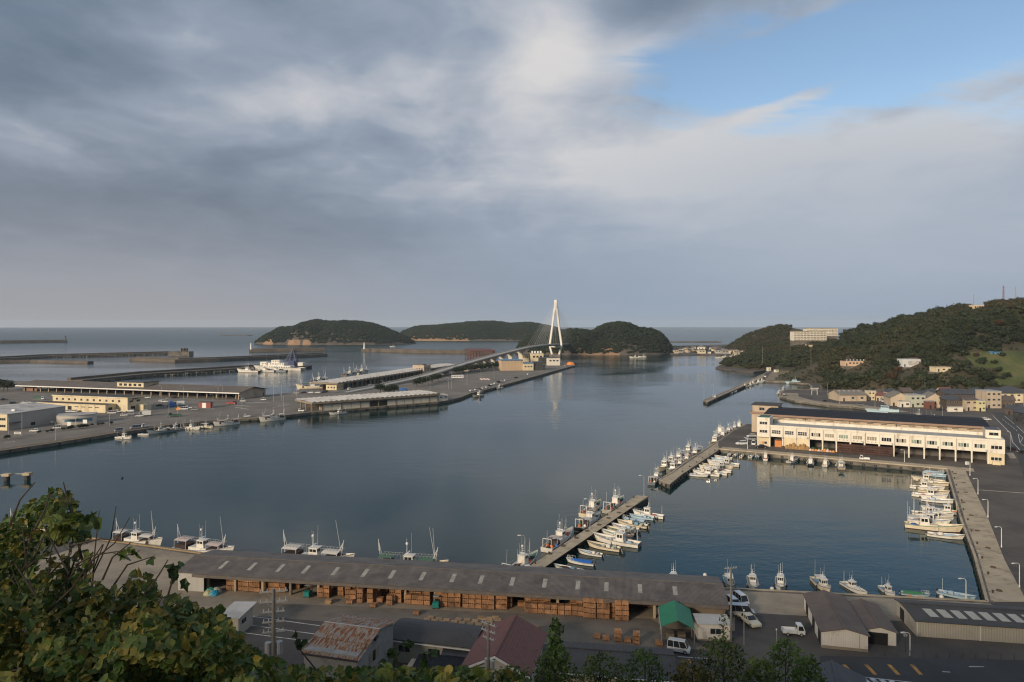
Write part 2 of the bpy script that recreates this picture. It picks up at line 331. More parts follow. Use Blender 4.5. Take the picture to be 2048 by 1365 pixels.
# ---------------------------------------------------------------- land
def px_path(pts, z=QZ): return [P(a, b, z).to_2d() for a, b in pts]
EDGE_NEAR = [(-600, 1000), (200, 1080), (450, 1115), (700, 1141), (1060, 1165), (1480, 1179), (1976, 1204)]
EDGE_RIGHT = [(1976, 1204), (1950, 1110), (1924, 1041), (1894, 939)]
EDGE_NORTH = [(1894, 939), (1438, 899)]
PIER2 = [(1438, 899), (1361, 950), (1339, 969), (1320, 960), (1344, 946), (1371, 925), (1397, 908), (1435, 884)]
WHARF = [(1435, 884), (1467, 862), (1494, 848)]
e_near, e_right, e_north, e_pier2, e_wharf = [px_path(x) for x in (EDGE_NEAR, EDGE_RIGHT, EDGE_NORTH, PIER2, WHARF)]
BU = (e_north[0] - e_north[1]).normalized(); BN = Vector((-BU.y, BU.x))
if BN.y < 0: BN = -BN
wh = e_wharf[-1]
e_back = [wh, wh + BU * 72, Vector((217, 358)), Vector((217.5, 377))]
e_far = [Vector((217.5, 377))] + px_path([(1781, 825), (1742, 818), (1705, 813), (1655, 810), (1617, 805), (1592, 802), (1560, 793), (1561, 786), (1576, 779), (1620, 779), (1624, 774), (1617, 768), (1574, 764), (1530, 762)])
e_pier3 = px_path([(1530, 762), (1530, 754), (1486, 773), (1444, 791), (1415, 805), (1407, 801), (1459, 780), (1527, 748), (1546, 739)])
e_shore = px_path([(1546, 739), (1508, 744), (1473, 741), (1431, 735), (1458, 722), (1480, 714), (1440, 710), (1400, 709), (1340, 710), (1345, 692), (1500, 688)])
outline = []
for seg in (e_near, e_right, e_north, e_pier2, e_wharf, e_back, e_far, e_pier3, e_shore):
    for p in seg:
        if not outline or (outline[-1] - p).length > 0.05: outline.append(p)
outline += [Vector((1300, 1800)), Vector((1300, 60)), Vector((-420, 60))]
MB().prism(outline, -2.5, QZ).ob('ground', asphalt, kind='structure')

LEFT_FRONT = [(-400, 955), (0, 902), (102, 887), (220, 868), (276, 860), (352, 848), (428, 841), (514, 836), (570, 831), (621, 825), (658, 822), (700, 818), (876, 804), (896, 801), (920, 795), (940, 787), (970, 780), (1000, 772), (1080, 750), (1150, 731)]
LEFT_BACK = [(1146, 728), (1120, 725), (1060, 721), (1000, 724), (930, 731), (905, 732), (640, 768), (602, 777), (587, 785), (540, 790), (524, 791), (480, 786), (330, 772), (200, 765), (160, 762), (-50, 763), (-600, 766)]
e_lf, e_lb = px_path(LEFT_FRONT), px_path(LEFT_BACK)
MB().prism(e_lf + e_lb, -2.5, QZ).ob('port_ground', asphalt_pale, kind='structure')

def offset_line(pts, d):
    out = []
    for i, p in enumerate(pts):
        a = (p - pts[i - 1]).normalized() if i else (pts[1] - p).normalized()
        b = (pts[i + 1] - p).normalized() if i < len(pts) - 1 else a
        na, nb = Vector((a.y, -a.x)), Vector((b.y, -b.x)); n = (na + nb)
        n = n / max(0.4, n.length_squared / 2) if n.length > 1e-4 else na
        out.append(p + n * d)
    return out
def strip(pts, d0, d1, z0, z1, mb=None):
    """a wall that follows a polyline; d is measured to the right of the line"""
    a, b = offset_line(pts, d0), offset_line(pts, d1); mb = mb or MB(); n = len(pts)
    vs = [(p.x, p.y, z0) for p in a] + [(p.x, p.y, z0) for p in b] + [(p.x, p.y, z1) for p in a] + [(p.x, p.y, z1) for p in b]
    fs = [(0, n, 3 * n, 2 * n), (n - 1, 3 * n - 1, 4 * n - 1, 2 * n - 1)]
    for i in range(n - 1):
        fs += [(i, i + 1, n + i + 1, n + i), (2 * n + i, 3 * n + i, 3 * n + i + 1, 2 * n + i + 1), (i, 2 * n + i, 2 * n + i + 1, i + 1), (n + i, n + i + 1, 3 * n + i + 1, 3 * n + i)]
    return mb.add(vs, fs)
def tyre(r, n=10):
    mb = MB(); rows = []
    for i in range(n + 1):
        a = 2 * pi * i / n; rows.append([((r + 0.13 * cos(t)) * cos(a), 0.13 * sin(t), (r + 0.13 * cos(t)) * sin(a)) for t in [2 * pi * k / 5 for k in range(6)]])
    return mb.grid(rows).mesh('tyre_fender', rubber)
TYRE = tyre(0.36)
def quay(pts, side, label, fenders=0, kerb=0.12, kerb_mat=None, z=QZ):
    """side +1: water to the right of the line"""
    t = thing('quay_wall', label, 'quay wall', (0, 0, 0))
    strip(pts, -0.9 * side, 0.35 * side, 0.35, z + 0.02).ob('wall_face', concrete_wall, t)
    strip(pts, -0.9 * side, 0.38 * side, -2.0, 0.35).ob('wet_band', wet_wall, t)
    strip(pts, -0.15 * side, 0.36 * side, z + 0.02, z + 0.02 + kerb).ob('kerb', kerb_mat or concrete_pale, t)
    if fenders:
        for a, b in zip(pts[:-1], pts[1:]):
            l = (b - a).length; u = (b - a) / l; n = Vector((u.y, -u.x)) * side
            for k in range(int(l / fenders)):
                p = a + u * (fenders * (k + 0.5)) + n * 0.5
                link_mesh('tyre_fender', TYRE, t, (p.x, p.y, random.uniform(0.5, 0.95)), (0, 0, atan2(u.y, u.x)))
    return t
kerb_stripe = M('kerb_yellow_black', (0.34, 0.24, 0.12), 0.8, 0.3, 2.0)
quay(e_near[:3], -1, 'concrete quay edge with striped kerb beside the two moored squid boats', 0, 0.25, kerb_stripe)
quay(e_near[2:], -1, 'low concrete quay edge along the near side of the boat basin', 4)
quay(e_right, -1, 'dark stained quay wall on the right side of the boat basin', 3)
quay(e_north, -1, 'straight quay wall below the long white market building', 4, 0.35)
quay(e_pier2[:-1] + [e_pier2[-1]], -1, 'walls of the concrete pier jutting from the market wharf', 3)
quay(e_wharf, -1, 'wharf edge left of the white market building with boats', 4)
quay(e_far, -1, 'curved quay edge of the far inlet beside the road', 0)
quay(e_pier3, -1, 'walls of the long narrow pier at the inlet mouth', 5)
quay(e_lf, 1, 'long quay wall of the fishing port across the harbour', 7)

def patch(name, pts, m, dz=0.004, z=QZ):
    pts = [p if isinstance(p, Vector) else P(*p).to_2d() for p in pts]
    return MB().prism(pts, z - 0.3, z + dz, bottom=False).ob(name, m, kind='structure')
def cut(a, d): return offset_line(a, d)
# concrete aprons along the quays
patch('quay_apron', e_near[1:4] + list(reversed(offset_line(e_near[1:4], 22))), concrete)
patch('quay_apron', e_near[3:] + list(reversed(offset_line(e_near[3:], 11.0))), concrete, 0.006)
patch('pier_deck', e_pier2, concrete_pale, 0.006)
patch('quay_apron', e_right + [P(1928, 935).to_2d(), P(1953, 989).to_2d(), P(1976, 1037).to_2d(), P(2009, 1120).to_2d(), P(2052, 1204).to_2d()][0:], concrete_pale, 0.005) if False else None
patch('quay_apron', [(1976, 1204), (1950, 1110), (1924, 1041), (1894, 939), (1928, 935), (1953, 989), (1976, 1037), (2009, 1120), (2054, 1204)], concrete_pale, 0.009)
patch('quay_apron', [e_north[0] + BU * 8, e_north[1], e_north[1] + BN * 6.5, e_north[0] + BU * 8 + BN * 6.5], concrete_pale, 0.012)
patch('pier_deck', e_pier3[1:-1], concrete, 0.006)
patch('shed_yard', [(340, 1225), (1470, 1262), (1470, 1212), (352, 1150)], concrete, 0.015)
patch('shed_yard', [(500, 1205), (1300, 1238), (1420, 1300), (1120, 1292), (760, 1252), (500, 1232)], M('yard_concrete', (0.20, 0.165, 0.125), 0.9, 0.2, 0.15, 0.01, dirt=(0.12, 0.10, 0.08), dirt_amt=0.4), 0.02)
patch('shore_road', e_far[1:9] + list(reversed(offset_line(e_far[1:9], 12))), concrete, 0.01)
patch('beach', [(1530, 760), (1574, 762), (1612, 766), (1660, 752), (1640, 742), (1546, 742)], M('sand', (0.25, 0.20, 0.13), 0.95, 0.25, 0.08), 0.02)
patch('dry_grass', [(1556, 751), (1640, 752), (1660, 742), (1600, 739), (1552, 741)], M('dry_grass', (0.19, 0.145, 0.06), 0.95, 0.3, 0.1, 0.05), 0.05)
patch('port_road', e_lf[1:9] + list(reversed(offset_line(e_lf[1:9], -16))), M('port_road', (0.17, 0.15, 0.125), 0.9, 0.2, 0.08, dirt=(0.11, 0.10, 0.085), dirt_amt=0.4), 0.01)
patch('quay_apron', e_lf[:6] + list(reversed(offset_line(e_lf[:6], -5))), M('rough_ground', (0.16, 0.115, 0.075), 0.95, 0.35, 0.2, 0.03, dirt=(0.10, 0.085, 0.04), dirt_amt=0.5), 0.02)
# near pier
NA, NQ = Vector((1.0, 141.0)), Vector((0.484, 0.875)); NR = Vector((0.875, -0.484))
pier1 = [P(1030, 1151).to_2d(), P(1051, 1138).to_2d(), P(1178, 1056).to_2d(), P(1273, 991).to_2d(), P(1297, 993).to_2d(), P(1268, 1010).to_2d(), P(1092, 1119).to_2d(), P(1066, 1151).to_2d()]
pt = thing('pier', 'narrow concrete pier reaching from behind the long shed into the basin', 'pier')
MB().prism(pier1, 1.05, QZ).ob('deck', concrete_pale, pt)
MB().prism(offset_line(pier1, 0.25) if False else pier1, -2, 1.05).ob('pier_wall', wet_wall, pt)
for k in range(16):
    for s, off in ((-1, -0.15), (1, 4.5)):
        pass
for a, b, sgn in ((pier1[1], pier1[3], 1), (pier1[6], pier1[5], -1)):
    l = (b - a).length; u = (b - a) / l; n = Vector((-u.y, u.x)) * sgn
    for k in range(int(l / 3.4)):
        p = a + u * (3.4 * (k + 0.5)) + n * 0.16
        link_mesh('tyre_fender', TYRE, pt, (p.x, p.y, random.uniform(0.5, 0.9)), (0, 0, atan2(u.y, u.x)))

# cast slabs of the decks, with open joints
slab_m = M('cast_slab', (0.47, 0.38, 0.26), 0.9, 0.14, 0.25, 0.01, objrand=0.14, dirt=(0.20, 0.16, 0.115), dirt_amt=0.35, dirt_scale=0.3)
def slabs(parent, a, b, n, z):
    def walk(p, t):
        L_ = [(q - o).length for o, q in zip(p[:-1], p[1:])]; d = t * sum(L_)
        for k, l in enumerate(L_):
            if d <= l or k == len(L_) - 1: return p[k] + (p[k + 1] - p[k]) * (d / l)
            d -= l
    for i in range(n):
        t0, t1 = i / n + .0012, (i + 1) / n - .0012; q = [walk(a, t0), walk(b, t0), walk(b, t1), walk(a, t1)]
        MB().prism(q, z - .02, z + .022 + random.uniform(0, .006)).ob('slab', slab_m, parent)
aprons = [o for o in bpy.data.objects if o.name.startswith('quay_apron')]
slabs(aprons[2], [P(1982, 1202).to_2d(), P(1956, 1110).to_2d(), P(1930, 1041).to_2d(), P(1901, 940).to_2d()], [P(2054, 1204).to_2d(), P(2009, 1120).to_2d(), P(1976, 1037).to_2d(), P(1928, 936).to_2d()], 26, QZ + .012)
slabs(pt, [pier1[1] + Vector((.15, 0)), pier1[3] + Vector((.1, -.1))], [pier1[7], pier1[4] + Vector((-.1, 0))], 15, QZ)
pd = [o for o in bpy.data.objects if o.name.startswith('pier_deck')]
slabs(pd[0], [e_pier2[3] + Vector((.4, .3)), e_pier2[4] + Vector((.4, 0)), e_pier2[7] + Vector((.4, 0))], [e_pier2[2], e_pier2[1] + Vector((-.4, 0)), e_pier2[0] + Vector((-.5, 0))], 14, QZ + .008)
# ---------------------------------------------------------------- road markings
def line_px(a, b, w, m=road_paint, dz=0.03):
    A, B = P(*a).to_2d(), P(*b).to_2d(); u = (B - A).normalized(); n = Vector((-u.y, u.x)) * w / 2
    return patch('road_marking', [A - n, B - n, B + n, A + n], m, dz)
patch('road', [(1640, 1312), (2100, 1322), (2100, 1400), (1640, 1400)], M('road_asphalt', (0.052, 0.050, 0.049), 0.88, 0.18, 0.12, 0.006), 0.012)
for x in (845, 975, 1110, 1243): line_px((1400 + x / 2.935, 1330), (1400 + (x + 55) / 2.935, 1350), 0.55, road_orange)
line_px((1885, 1344), (1900, 1345), 0.2); line_px((1938, 1334), (1968, 1334), 0.2)
for i in range(5): line_px((1705 + i * 19, 1353 + i * 2.2), (1718 + i * 19, 1364 + i * 2), 0.7)
line_px((1700, 1352), (1830, 1366), 0.16)
for a, b in (((487, 1231), (640, 1252)), ((487, 1249), (640, 1270)), ((487, 1266), (625, 1284))): line_px(a, b, 0.14)
line_px((180, 1196), (280, 1214), 0.14); line_px((160, 1205), (230, 1217), 0.14)
line_px((1356, 1314), (1420, 1318), 0.14); line_px((1376, 1319), (1380, 1327), 0.5, road_orange)
# road east of the market building
patch('road', [(1985, 826), (2010, 826), (2130, 950), (2048, 960), (2022, 866)], M('road_asphalt', None), 0.012) if 'road_asphalt' in MATS else None
for a, b, w in (((1986, 832), (2021, 867), 0.25), ((2021, 867), (2025, 884), 0.25), ((2025, 884), (2040, 901), 0.25), ((2009, 832), (2028, 848), 0.2), ((2033, 852), (2050, 868), 0.2)): line_px(a, b, w)
for i in range(6): line_px((2005 + i * 5.3, 839 + i * 4.2), (2008 + i * 5.3, 841.5 + i * 4.2), 0.2)
for a, b in (((2036, 868), (2046, 876)), ((2046, 876), (2040, 886)), ((2040, 886), (2036, 868)), ((2040, 886), (2052, 896))): line_px(a, b, 0.2)
for i in range(4): line_px((2033 + i * 7, 902.5), (2037 + i * 7, 904), 0.6)
line_px((1955, 980), (2060, 987.5), 0.5, concrete_pale, 0.02)
patch('pavement_slab', [(2012, 906), (2026, 906), (2033, 917), (2020, 917)], concrete_pale, 0.02)
# markings of the far port
for a, b, w in (((216, 845), (264, 838.5), 0.8), (( 330, 833), (385, 826), 0.3), ((464, 808), (520, 806), 0.5), ((470, 815), (497, 819), 0.5), ((490, 806), (540, 805), 0.5), ((556, 812), (575, 809), 0.5), ((472, 811), (500, 813), 0.5), ((545, 816), (580, 809.5), 0.4), ((240, 850), (258, 848), 0.3), ((8, 885), (30, 884), 0.4), ((512, 790.5), (525, 791), 0.5)):
    line_px(a, b, w)
verge = patch('grass_verge', [(594, 806), (607, 803), (624, 804), (622, 808), (600, 808)], M('grass_green', (0.055, 0.085, 0.02), 0.95, 0.3, 0.4, 0.05), 0.12)

# ---------------------------------------------------------------- foliage
def leaf_mat(name, cols, rough=0.6, patch_scale=0.012, trans=0.25, bright=1.0, lo=-0.2, hi=0.42):
    """leaf colour: differs leaf by leaf (object random), in patches over the wood, and shines a little"""
    m = bpy.data.materials.new(name); m.use_nodes = True; nt = m.node_tree; N = nt.nodes; L = nt.links
    b = N['Principled BSDF']; b.inputs['Roughness'].default_value = rough; b.inputs['Specular IOR Level'].default_value = 0.35
    g = N.new('ShaderNodeNewGeometry'); oi = N.new('ShaderNodeObjectInfo')
    n = N.new('ShaderNodeTexNoise'); n.inputs['Scale'].default_value = patch_scale; n.inputs['Detail'].default_value = 3; L.new(g.outputs['Position'], n.inputs['Vector'])
    a = N.new('ShaderNodeMath'); a.operation = 'MULTIPLY_ADD'; L.new(oi.outputs['Random'], a.inputs[0]); a.inputs[1].default_value = 0.3
    il = N.new('ShaderNodeMath'); il.operation = 'MULTIPLY_ADD'; L.new(g.outputs['Random Per Island'], il.inputs[0]); il.inputs[1].default_value = 0.35
    mr = N.new('ShaderNodeMapRange'); L.new(n.outputs[0], mr.inputs[0]); mr.inputs[1].default_value = 0.3; mr.inputs[2].default_value = 0.7; mr.inputs[3].default_value = lo; mr.inputs[4].default_value = hi
    L.new(mr.outputs[0], il.inputs[2]); L.new(il.outputs[0], a.inputs[2])
    r = N.new('ShaderNodeValToRGB'); L.new(a.outputs[0], r.inputs[0]); e = r.color_ramp.elements
    while len(e) < len(cols): e.new(0.5)
    for i, c in enumerate(cols): e[i].position = i / (len(cols) - 1); e[i].color = (*[x * bright for x in c], 1)
    at = N.new('ShaderNodeMix'); at.data_type = 'RGBA'; at.blend_type = 'MULTIPLY'; at.inputs[0].default_value = 1.0
    n2 = N.new('ShaderNodeTexNoise'); n2.inputs['Scale'].default_value = 0.9; L.new(g.outputs['Position'], n2.inputs['Vector'])
    m2 = N.new('ShaderNodeMapRange'); L.new(n2.outputs[0], m2.inputs[0]); m2.inputs[1].default_value = 0.3; m2.inputs[2].default_value = 0.7; m2.inputs[3].default_value = 0.45; m2.inputs[4].default_value = 1.4
    L.new(r.outputs[0], at.inputs[6]); L.new(m2.outputs[0], at.inputs[7]); L.new(at.outputs[2], b.inputs['Base Color'])
    if trans:
        t = N.new('ShaderNodeBsdfTranslucent'); L.new(at.outputs[2], t.inputs[0]); mx = N.new('ShaderNodeMixShader'); mx.inputs[0].default_value = trans
        L.new(b.outputs[0], mx.inputs[1]); L.new(t.outputs[0], mx.inputs[2]); L.new(mx.outputs[0], N['Material Output'].inputs[0])
    return m
wood_leaf = leaf_mat('wood_leaf', [(0.015, 0.023, 0.010), (0.022, 0.032, 0.012), (0.028, 0.040, 0.014), (0.036, 0.046, 0.015), (0.050, 0.052, 0.018), (0.064, 0.050, 0.022), (0.095, 0.052, 0.022)], lo=-0.15, hi=0.52)
island_leaf = leaf_mat('island_leaf', [(0.016, 0.028, 0.013), (0.022, 0.036, 0.016), (0.03, 0.044, 0.017), (0.04, 0.048, 0.02), (0.055, 0.045, 0.02)], patch_scale=0.008)
dark_leaf = leaf_mat('dark_leaf', [(0.012, 0.022, 0.008), (0.020, 0.034, 0.010), (0.030, 0.046, 0.014)], patch_scale=0.05)
bark = M('bark', (0.075, 0.055, 0.04), 0.9, 0.3, 2.0, 0.02)

def crown_mb(seed, R=1.0, H=0.85, lobes=7, n=130, leaf=0.26, core=True, rnd=None):
    r = random.Random(seed); mb = MB()
    cs = [(0, 0, 0.1, 0.62)]
    for i in range(lobes):
        a = 2 * pi * (i + r.random() * 0.6) / lobes; d = r.uniform(0.35, 0.62); cs.append((d * cos(a), d * sin(a), r.uniform(-0.25, 0.5), r.uniform(0.3, 0.46)))
    for i in range(n):
        c = cs[r.randrange(len(cs))]
        z = r.uniform(-0.75, 1); a = r.uniform(0, 2 * pi); s = sqrt(max(0, 1 - z * z)); d = Vector((s * cos(a), s * sin(a), z))
        p = Vector(c[:3]) + d * c[3] * r.uniform(0.85, 1.12)
        u = (d + Vector((r.uniform(-.7, .7), r.uniform(-.7, .7), r.uniform(-.4, .7)))).normalized(); t = u.orthogonal().normalized(); t.rotate(Matrix.Rotation(r.uniform(0, 6.28), 3, u)); b = u.cross(t)
        l = leaf * r.uniform(0.6, 1.25); w = l * r.uniform(0.45, 0.8)
        q = [p - t * l * .5, p + b * w * .5 + u * l * .12, p + t * l * .5, p - b * w * .5 + u * l * .12]
        mb.add([(v.x * R, v.y * R, v.z * R * H) for v in q], [(0, 1, 2), (0, 2, 3)])
    if core:
        for c in cs:
            rr = c[3] * 0.82; b0 = len(mb.v); mb.ball((c[0] * R, c[1] * R, c[2] * R * H), rr * R, rr * R, rr * R * H, 7, 4)
            for k in range(b0, len(mb.v)):
                v = mb.v[k]; f = 1 + 0.18 * r.uniform(-1, 1); mb.v[k] = (c[0] * R + (v[0] - c[0] * R) * f, c[1] * R + (v[1] - c[1] * R) * f, v[2])
    return mb
def crown_collection(name, mat, variants, **kw):
    c = bpy.data.collections.new(name)
    for i in range(variants):
        o = bpy.data.objects.new(name + '_crown', crown_mb(100 + i, **kw).mesh(name + '_crown', mat)); c.objects.link(o)
    return c
def scatter_group():
    g = bpy.data.node_groups.new('crowns_on_points', 'GeometryNodeTree'); N = g.nodes; L = g.links
    g.interface.new_socket('Geometry', in_out='INPUT', socket_type='NodeSocketGeometry'); g.interface.new_socket('Crowns', in_out='INPUT', socket_type='NodeSocketCollection'); g.interface.new_socket('Geometry', in_out='OUTPUT', socket_type='NodeSocketGeometry')
    gi = N.new('NodeGroupInput'); go = N.new('NodeGroupOutput'); ci = N.new('GeometryNodeCollectionInfo'); ci.inputs['Separate Children'].default_value = True; ci.inputs['Reset Children'].default_value = True
    L.new(gi.outputs[1], ci.inputs[0]); ip = N.new('GeometryNodeInstanceOnPoints'); ip.inputs['Pick Instance'].default_value = True
    L.new(gi.outputs[0], ip.inputs['Points']); L.new(ci.outputs[0], ip.inputs['Instance'])
    na = N.new('GeometryNodeInputNamedAttribute'); na.data_type = 'FLOAT_VECTOR'; na.inputs[0].default_value = 'sc'; L.new(na.outputs[0], ip.inputs['Scale'])
    rv = N.new('FunctionNodeRandomValue'); rv.data_type = 'FLOAT_VECTOR'; rv.inputs[0].default_value = (-0.15, -0.15, 0); rv.inputs[1].default_value = (0.15, 0.15, 6.28); L.new(rv.outputs[0], ip.inputs['Rotation'])
    L.new(ip.outputs[0], go.inputs[0]); return g
SCATTER = scatter_group()
def scatter(name, pts, coll, label, cat):
    """pts: (x, y, z, sx, sz)"""
    me = bpy.data.meshes.new(name); me.from_pydata([p[:3] for p in pts], [], [])
    at = me.attributes.new('sc', 'FLOAT_VECTOR', 'POINT'); at.data.foreach_set('vector', [c for p in pts for c in (p[3], p[3], p[4])])
    o = bpy.data.objects.new(name, me); COL.objects.link(o); md = o.modifiers.new('crowns', 'NODES'); md.node_group = SCATTER
    for it in SCATTER.interface.items_tree:
        if it.item_type == 'SOCKET' and it.in_out == 'INPUT' and it.name == 'Crowns': md[it.identifier] = coll
    o['kind'] = 'stuff'; o['label'] = label; o['category'] = cat; return o
C_WOOD = crown_collection('wood', wood_leaf, 6)
C_ISLAND = crown_collection('island', island_leaf, 5, n=90, leaf=0.32)
C_SHRUB = crown_collection('shrub', dark_leaf, 3)

# ---------------------------------------------------------------- islands
def interp(pts, x):
    if x <= pts[0][0]: return pts[0][1]
    for (a, b), (c, d) in zip(pts[:-1], pts[1:]):
        if x <= c: return b + (d - b) * (x - a) / (c - a)
    return pts[-1][1]
def rock_mat():
    m = M('cliff_rock', (0.105, 0.086, 0.068), 0.9, 0.35, 0.06, 0.4, dirt=(0.055, 0.046, 0.038), dirt_amt=0.55, dirt_scale=0.05); return m
rock = rock_mat()
rock_warm = M('cliff_rock_ochre', (0.36, 0.22, 0.12), 0.9, 0.3, 0.08, 0.4, dirt=(0.16, 0.10, 0.07), dirt_amt=0.5, dirt_scale=0.08)
def island(name, prof, Yc, hd, tree_h, label, cliffs=(), skirt=5.0, seed=3, density=26.0, rmin=3.0, rmax=5.0):
    """prof: silhouette in photo pixels; Yc: distance of the crest; hd: half depth"""
    r = random.Random(seed); x0, x1 = prof[0][0], prof[-1][0]; nc = max(24, int((x1 - x0) / 4)); nr = 22; rows = []
    def h(px, v, wob=True):
        top = max(1.0, CZ - (interp(prof, px) - HY) * Yc / FP - tree_h)
        e = max(0.0, 1 - abs(v) ** 1.9); z = -2 + (top + 2) * e ** 0.75
        if v < -0.6: z = max(z, 0) if z > 0 else z
        X = (px - HX) * Yc / FP
        z += 2.2 * noise.noise(Vector((X * 0.02, v * 4, seed))) + 1.2 * noise.noise(Vector((X * 0.07, v * 9, seed)))
        for cx, cw, ch in cliffs:      # steep bare faces on the near side
            k = exp(-((px - cx) / cw) ** 2)
            if -1 < v < -0.5: z += ch * k * min(1, (v + 1) / 0.12) * (1 if v < -0.72 else max(0, (-0.5 - v) / 0.22))
        return z
    def depth(px):
        t = (px - x0) / (x1 - x0); return hd * max(0.06, (1 - abs(2 * t - 1) ** 3)) ** 0.55
    for j in range(nr + 1):
        v = -1.05 + 2.1 * j / nr; row = []
        for i in range(nc + 1):
            px = x0 + (x1 - x0) * i / nc; X = (px - HX) * Yc / FP + 3 * noise.noise(Vector((i * .7, j * .9, seed)))
            row.append((X, Yc + v * depth(px), h(px, v)))
        rows.append(row)
    g = MB().grid(rows).ob(name, rock, None, True, kind='structure')
    if cliffs: g.data.materials.append(rock_warm)
    if cliffs:
        for p in g.data.polygons:
            c = p.center; px = HX + c.x * FP / Yc
            if c.y < Yc - hd * 0.5 and c.z < 20 and any(abs(px - cx) < cw * 1.05 for cx, cw, ch in cliffs) : p.material_index = 1
    pts = []; area = (x1 - x0) * Yc / FP * 2 * hd * 0.8; n = int(area / density)
    for k in range(n):
        px = r.uniform(x0, x1); v = r.uniform(-0.99, 0.6)
        z = h(px, v)
        lim = skirt + 3 * noise.noise(Vector((px * 0.05, 0, seed)))
        for cx, cw, ch in cliffs:
            if v < -0.6: lim += (ch * 0.9) * exp(-((px - cx) / cw) ** 2)
        if z < lim: continue
        s = r.uniform(rmin, rmax); X = (px - HX) * Yc / FP
        pts.append((X, Yc + v * depth(px), z + s * 0.45, s, s * r.uniform(0.8, 1.15)))
    scatter('woodland', pts, C_ISLAND, label, 'woodland')
    return h
island('island', [(512, 688), (530, 672), (560, 655), (590, 652), (605, 645), (632, 639), (660, 643), (700, 641), (740, 645), (770, 655), (800, 668), (822, 680), (832, 687)], 1880, 105, 5, 'dense dark wood covering the left island with ochre cliffs', ((612, 13, 17), (636, 8, 12), (556, 12, 5)), 2.4, 3, 17, 3.6, 6.2)
island('island', [(800, 682), (806, 663), (830, 653), (880, 650), (930, 645), (985, 642), (1020, 647), (1060, 645), (1100, 652), (1150, 668), (1180, 680)], 2330, 150, 5, 'dark wood on the long low island behind the bridge pylon', ((880, 60, 2),), 1.8, 5, 22, 4, 7)
island('island', [(1032, 700), (1040, 683), (1060, 668), (1085, 663), (1110, 662), (1140, 656), (1165, 657), (1185, 660), (1205, 648), (1232, 641), (1258, 644), (1275, 652), (1300, 655), (1318, 662), (1332, 676), (1342, 704)], 1290, 105, 6, 'dark autumn wood on the round island at the bridge end', ((1180, 40, 1.0),), 1.2, 8, 14, 3.0, 5.2)
# far spit of land with reefs
for a in ((440, 500, 672), (1340, 1440, 685.5)):
    y = 52 * FP / (a[2] - HY); MB().prism([((a[0] - HX) * y / FP, y), ((a[1] - HX) * y / FP, y - 20), ((a[1] - HX) * y / FP, y + 30), ((a[0] - HX) * y / FP, y + 20)], -1, 3).ob('reef', rock, kind='structure')

# ---------------------------------------------------------------- the wooded hill on the right
RIDGE = [(395, 820, 24), (415, 780, 47), (433, 730, 58), (457, 690, 64), (476, 650, 69), (515, 560, 78), (620, 420, 84)]
BUMPS = [(318, 545, 74, 44, 12), (392, 548, 90, 50, 12), (330, 838, 80, 62, 14), (405, 855, 95, 110, 19), (302, 792, 42, 32, 5), (392, 930, 90, 90, 27), (492, 1270, 108, 120, 45, 1.25), (414, 1240, 34, 50, 14), (370, 720, 70, 60, 7), (400, 620, 118, 105, 16)]
def hill(x, y):
    best = -3.0
    for (ax, ay, ah), (bx, by, bh) in zip(RIDGE[:-1], RIDGE[1:]):
        dx, dy = bx - ax, by - ay; t = max(0, min(1, ((x - ax) * dx + (y - ay) * dy) / (dx * dx + dy * dy)))
        d = sqrt((x - ax - dx * t) ** 2 + (y - ay - dy * t) ** 2); hh = ah + (bh - ah) * t; wd = 155 + 1.1 * hh
        if x < ax + dx * t and y > 640: wd *= 1 - .58 * min(1, (y - 640) / 120)
        k = d / wd
        if k < 1: best = max(best, hh * (1 - k * k) ** 1.25)
    for bx, by, rx, ry, bh, *ex in BUMPS:
        q = ((x - bx) / rx) ** 2 + ((y - by) / ry) ** 2
        if q < 1: best = max(best, bh * (1 - q) ** (ex[0] if ex else 0.75) + 0.2 * max(0, best))
    lim = (y - 478) / 26.0                                 # the hill starts behind the houses
    if x > 225: best = min(best, max(-3, lim * 14 + (0 if y > 500 else -1)))
    return best + ((2.6 * noise.noise(Vector((x * 0.025, y * 0.025, 1))) + 1.2 * noise.noise(Vector((x * .07, y * .07, 4)))) * min(1, best / 8) if best > 1 else 0)
def on_hill(px, py):
    y = 484.0
    while y < 1400:
        if CZ - (py - HY) * y / FP <= hill((px - HX) * y / FP, y) + QZ - 0.4: break
        y += 2.0
    return y
soil = M('hill_soil', (0.055, 0.05, 0.026), 0.95, 0.35, 0.05, 0.3, dirt=(0.085, 0.055, 0.03), dirt_amt=0.5, dirt_scale=0.03)
rows = []
for j in range(108):
    y = 482 + 8.5 * j; rows.append([(180 + 8 * i, y, hill(180 + 8 * i, y) + QZ - 0.6) for i in range(100)])
MB().grid(rows).ob('hillside', soil, None, True, kind='structure')
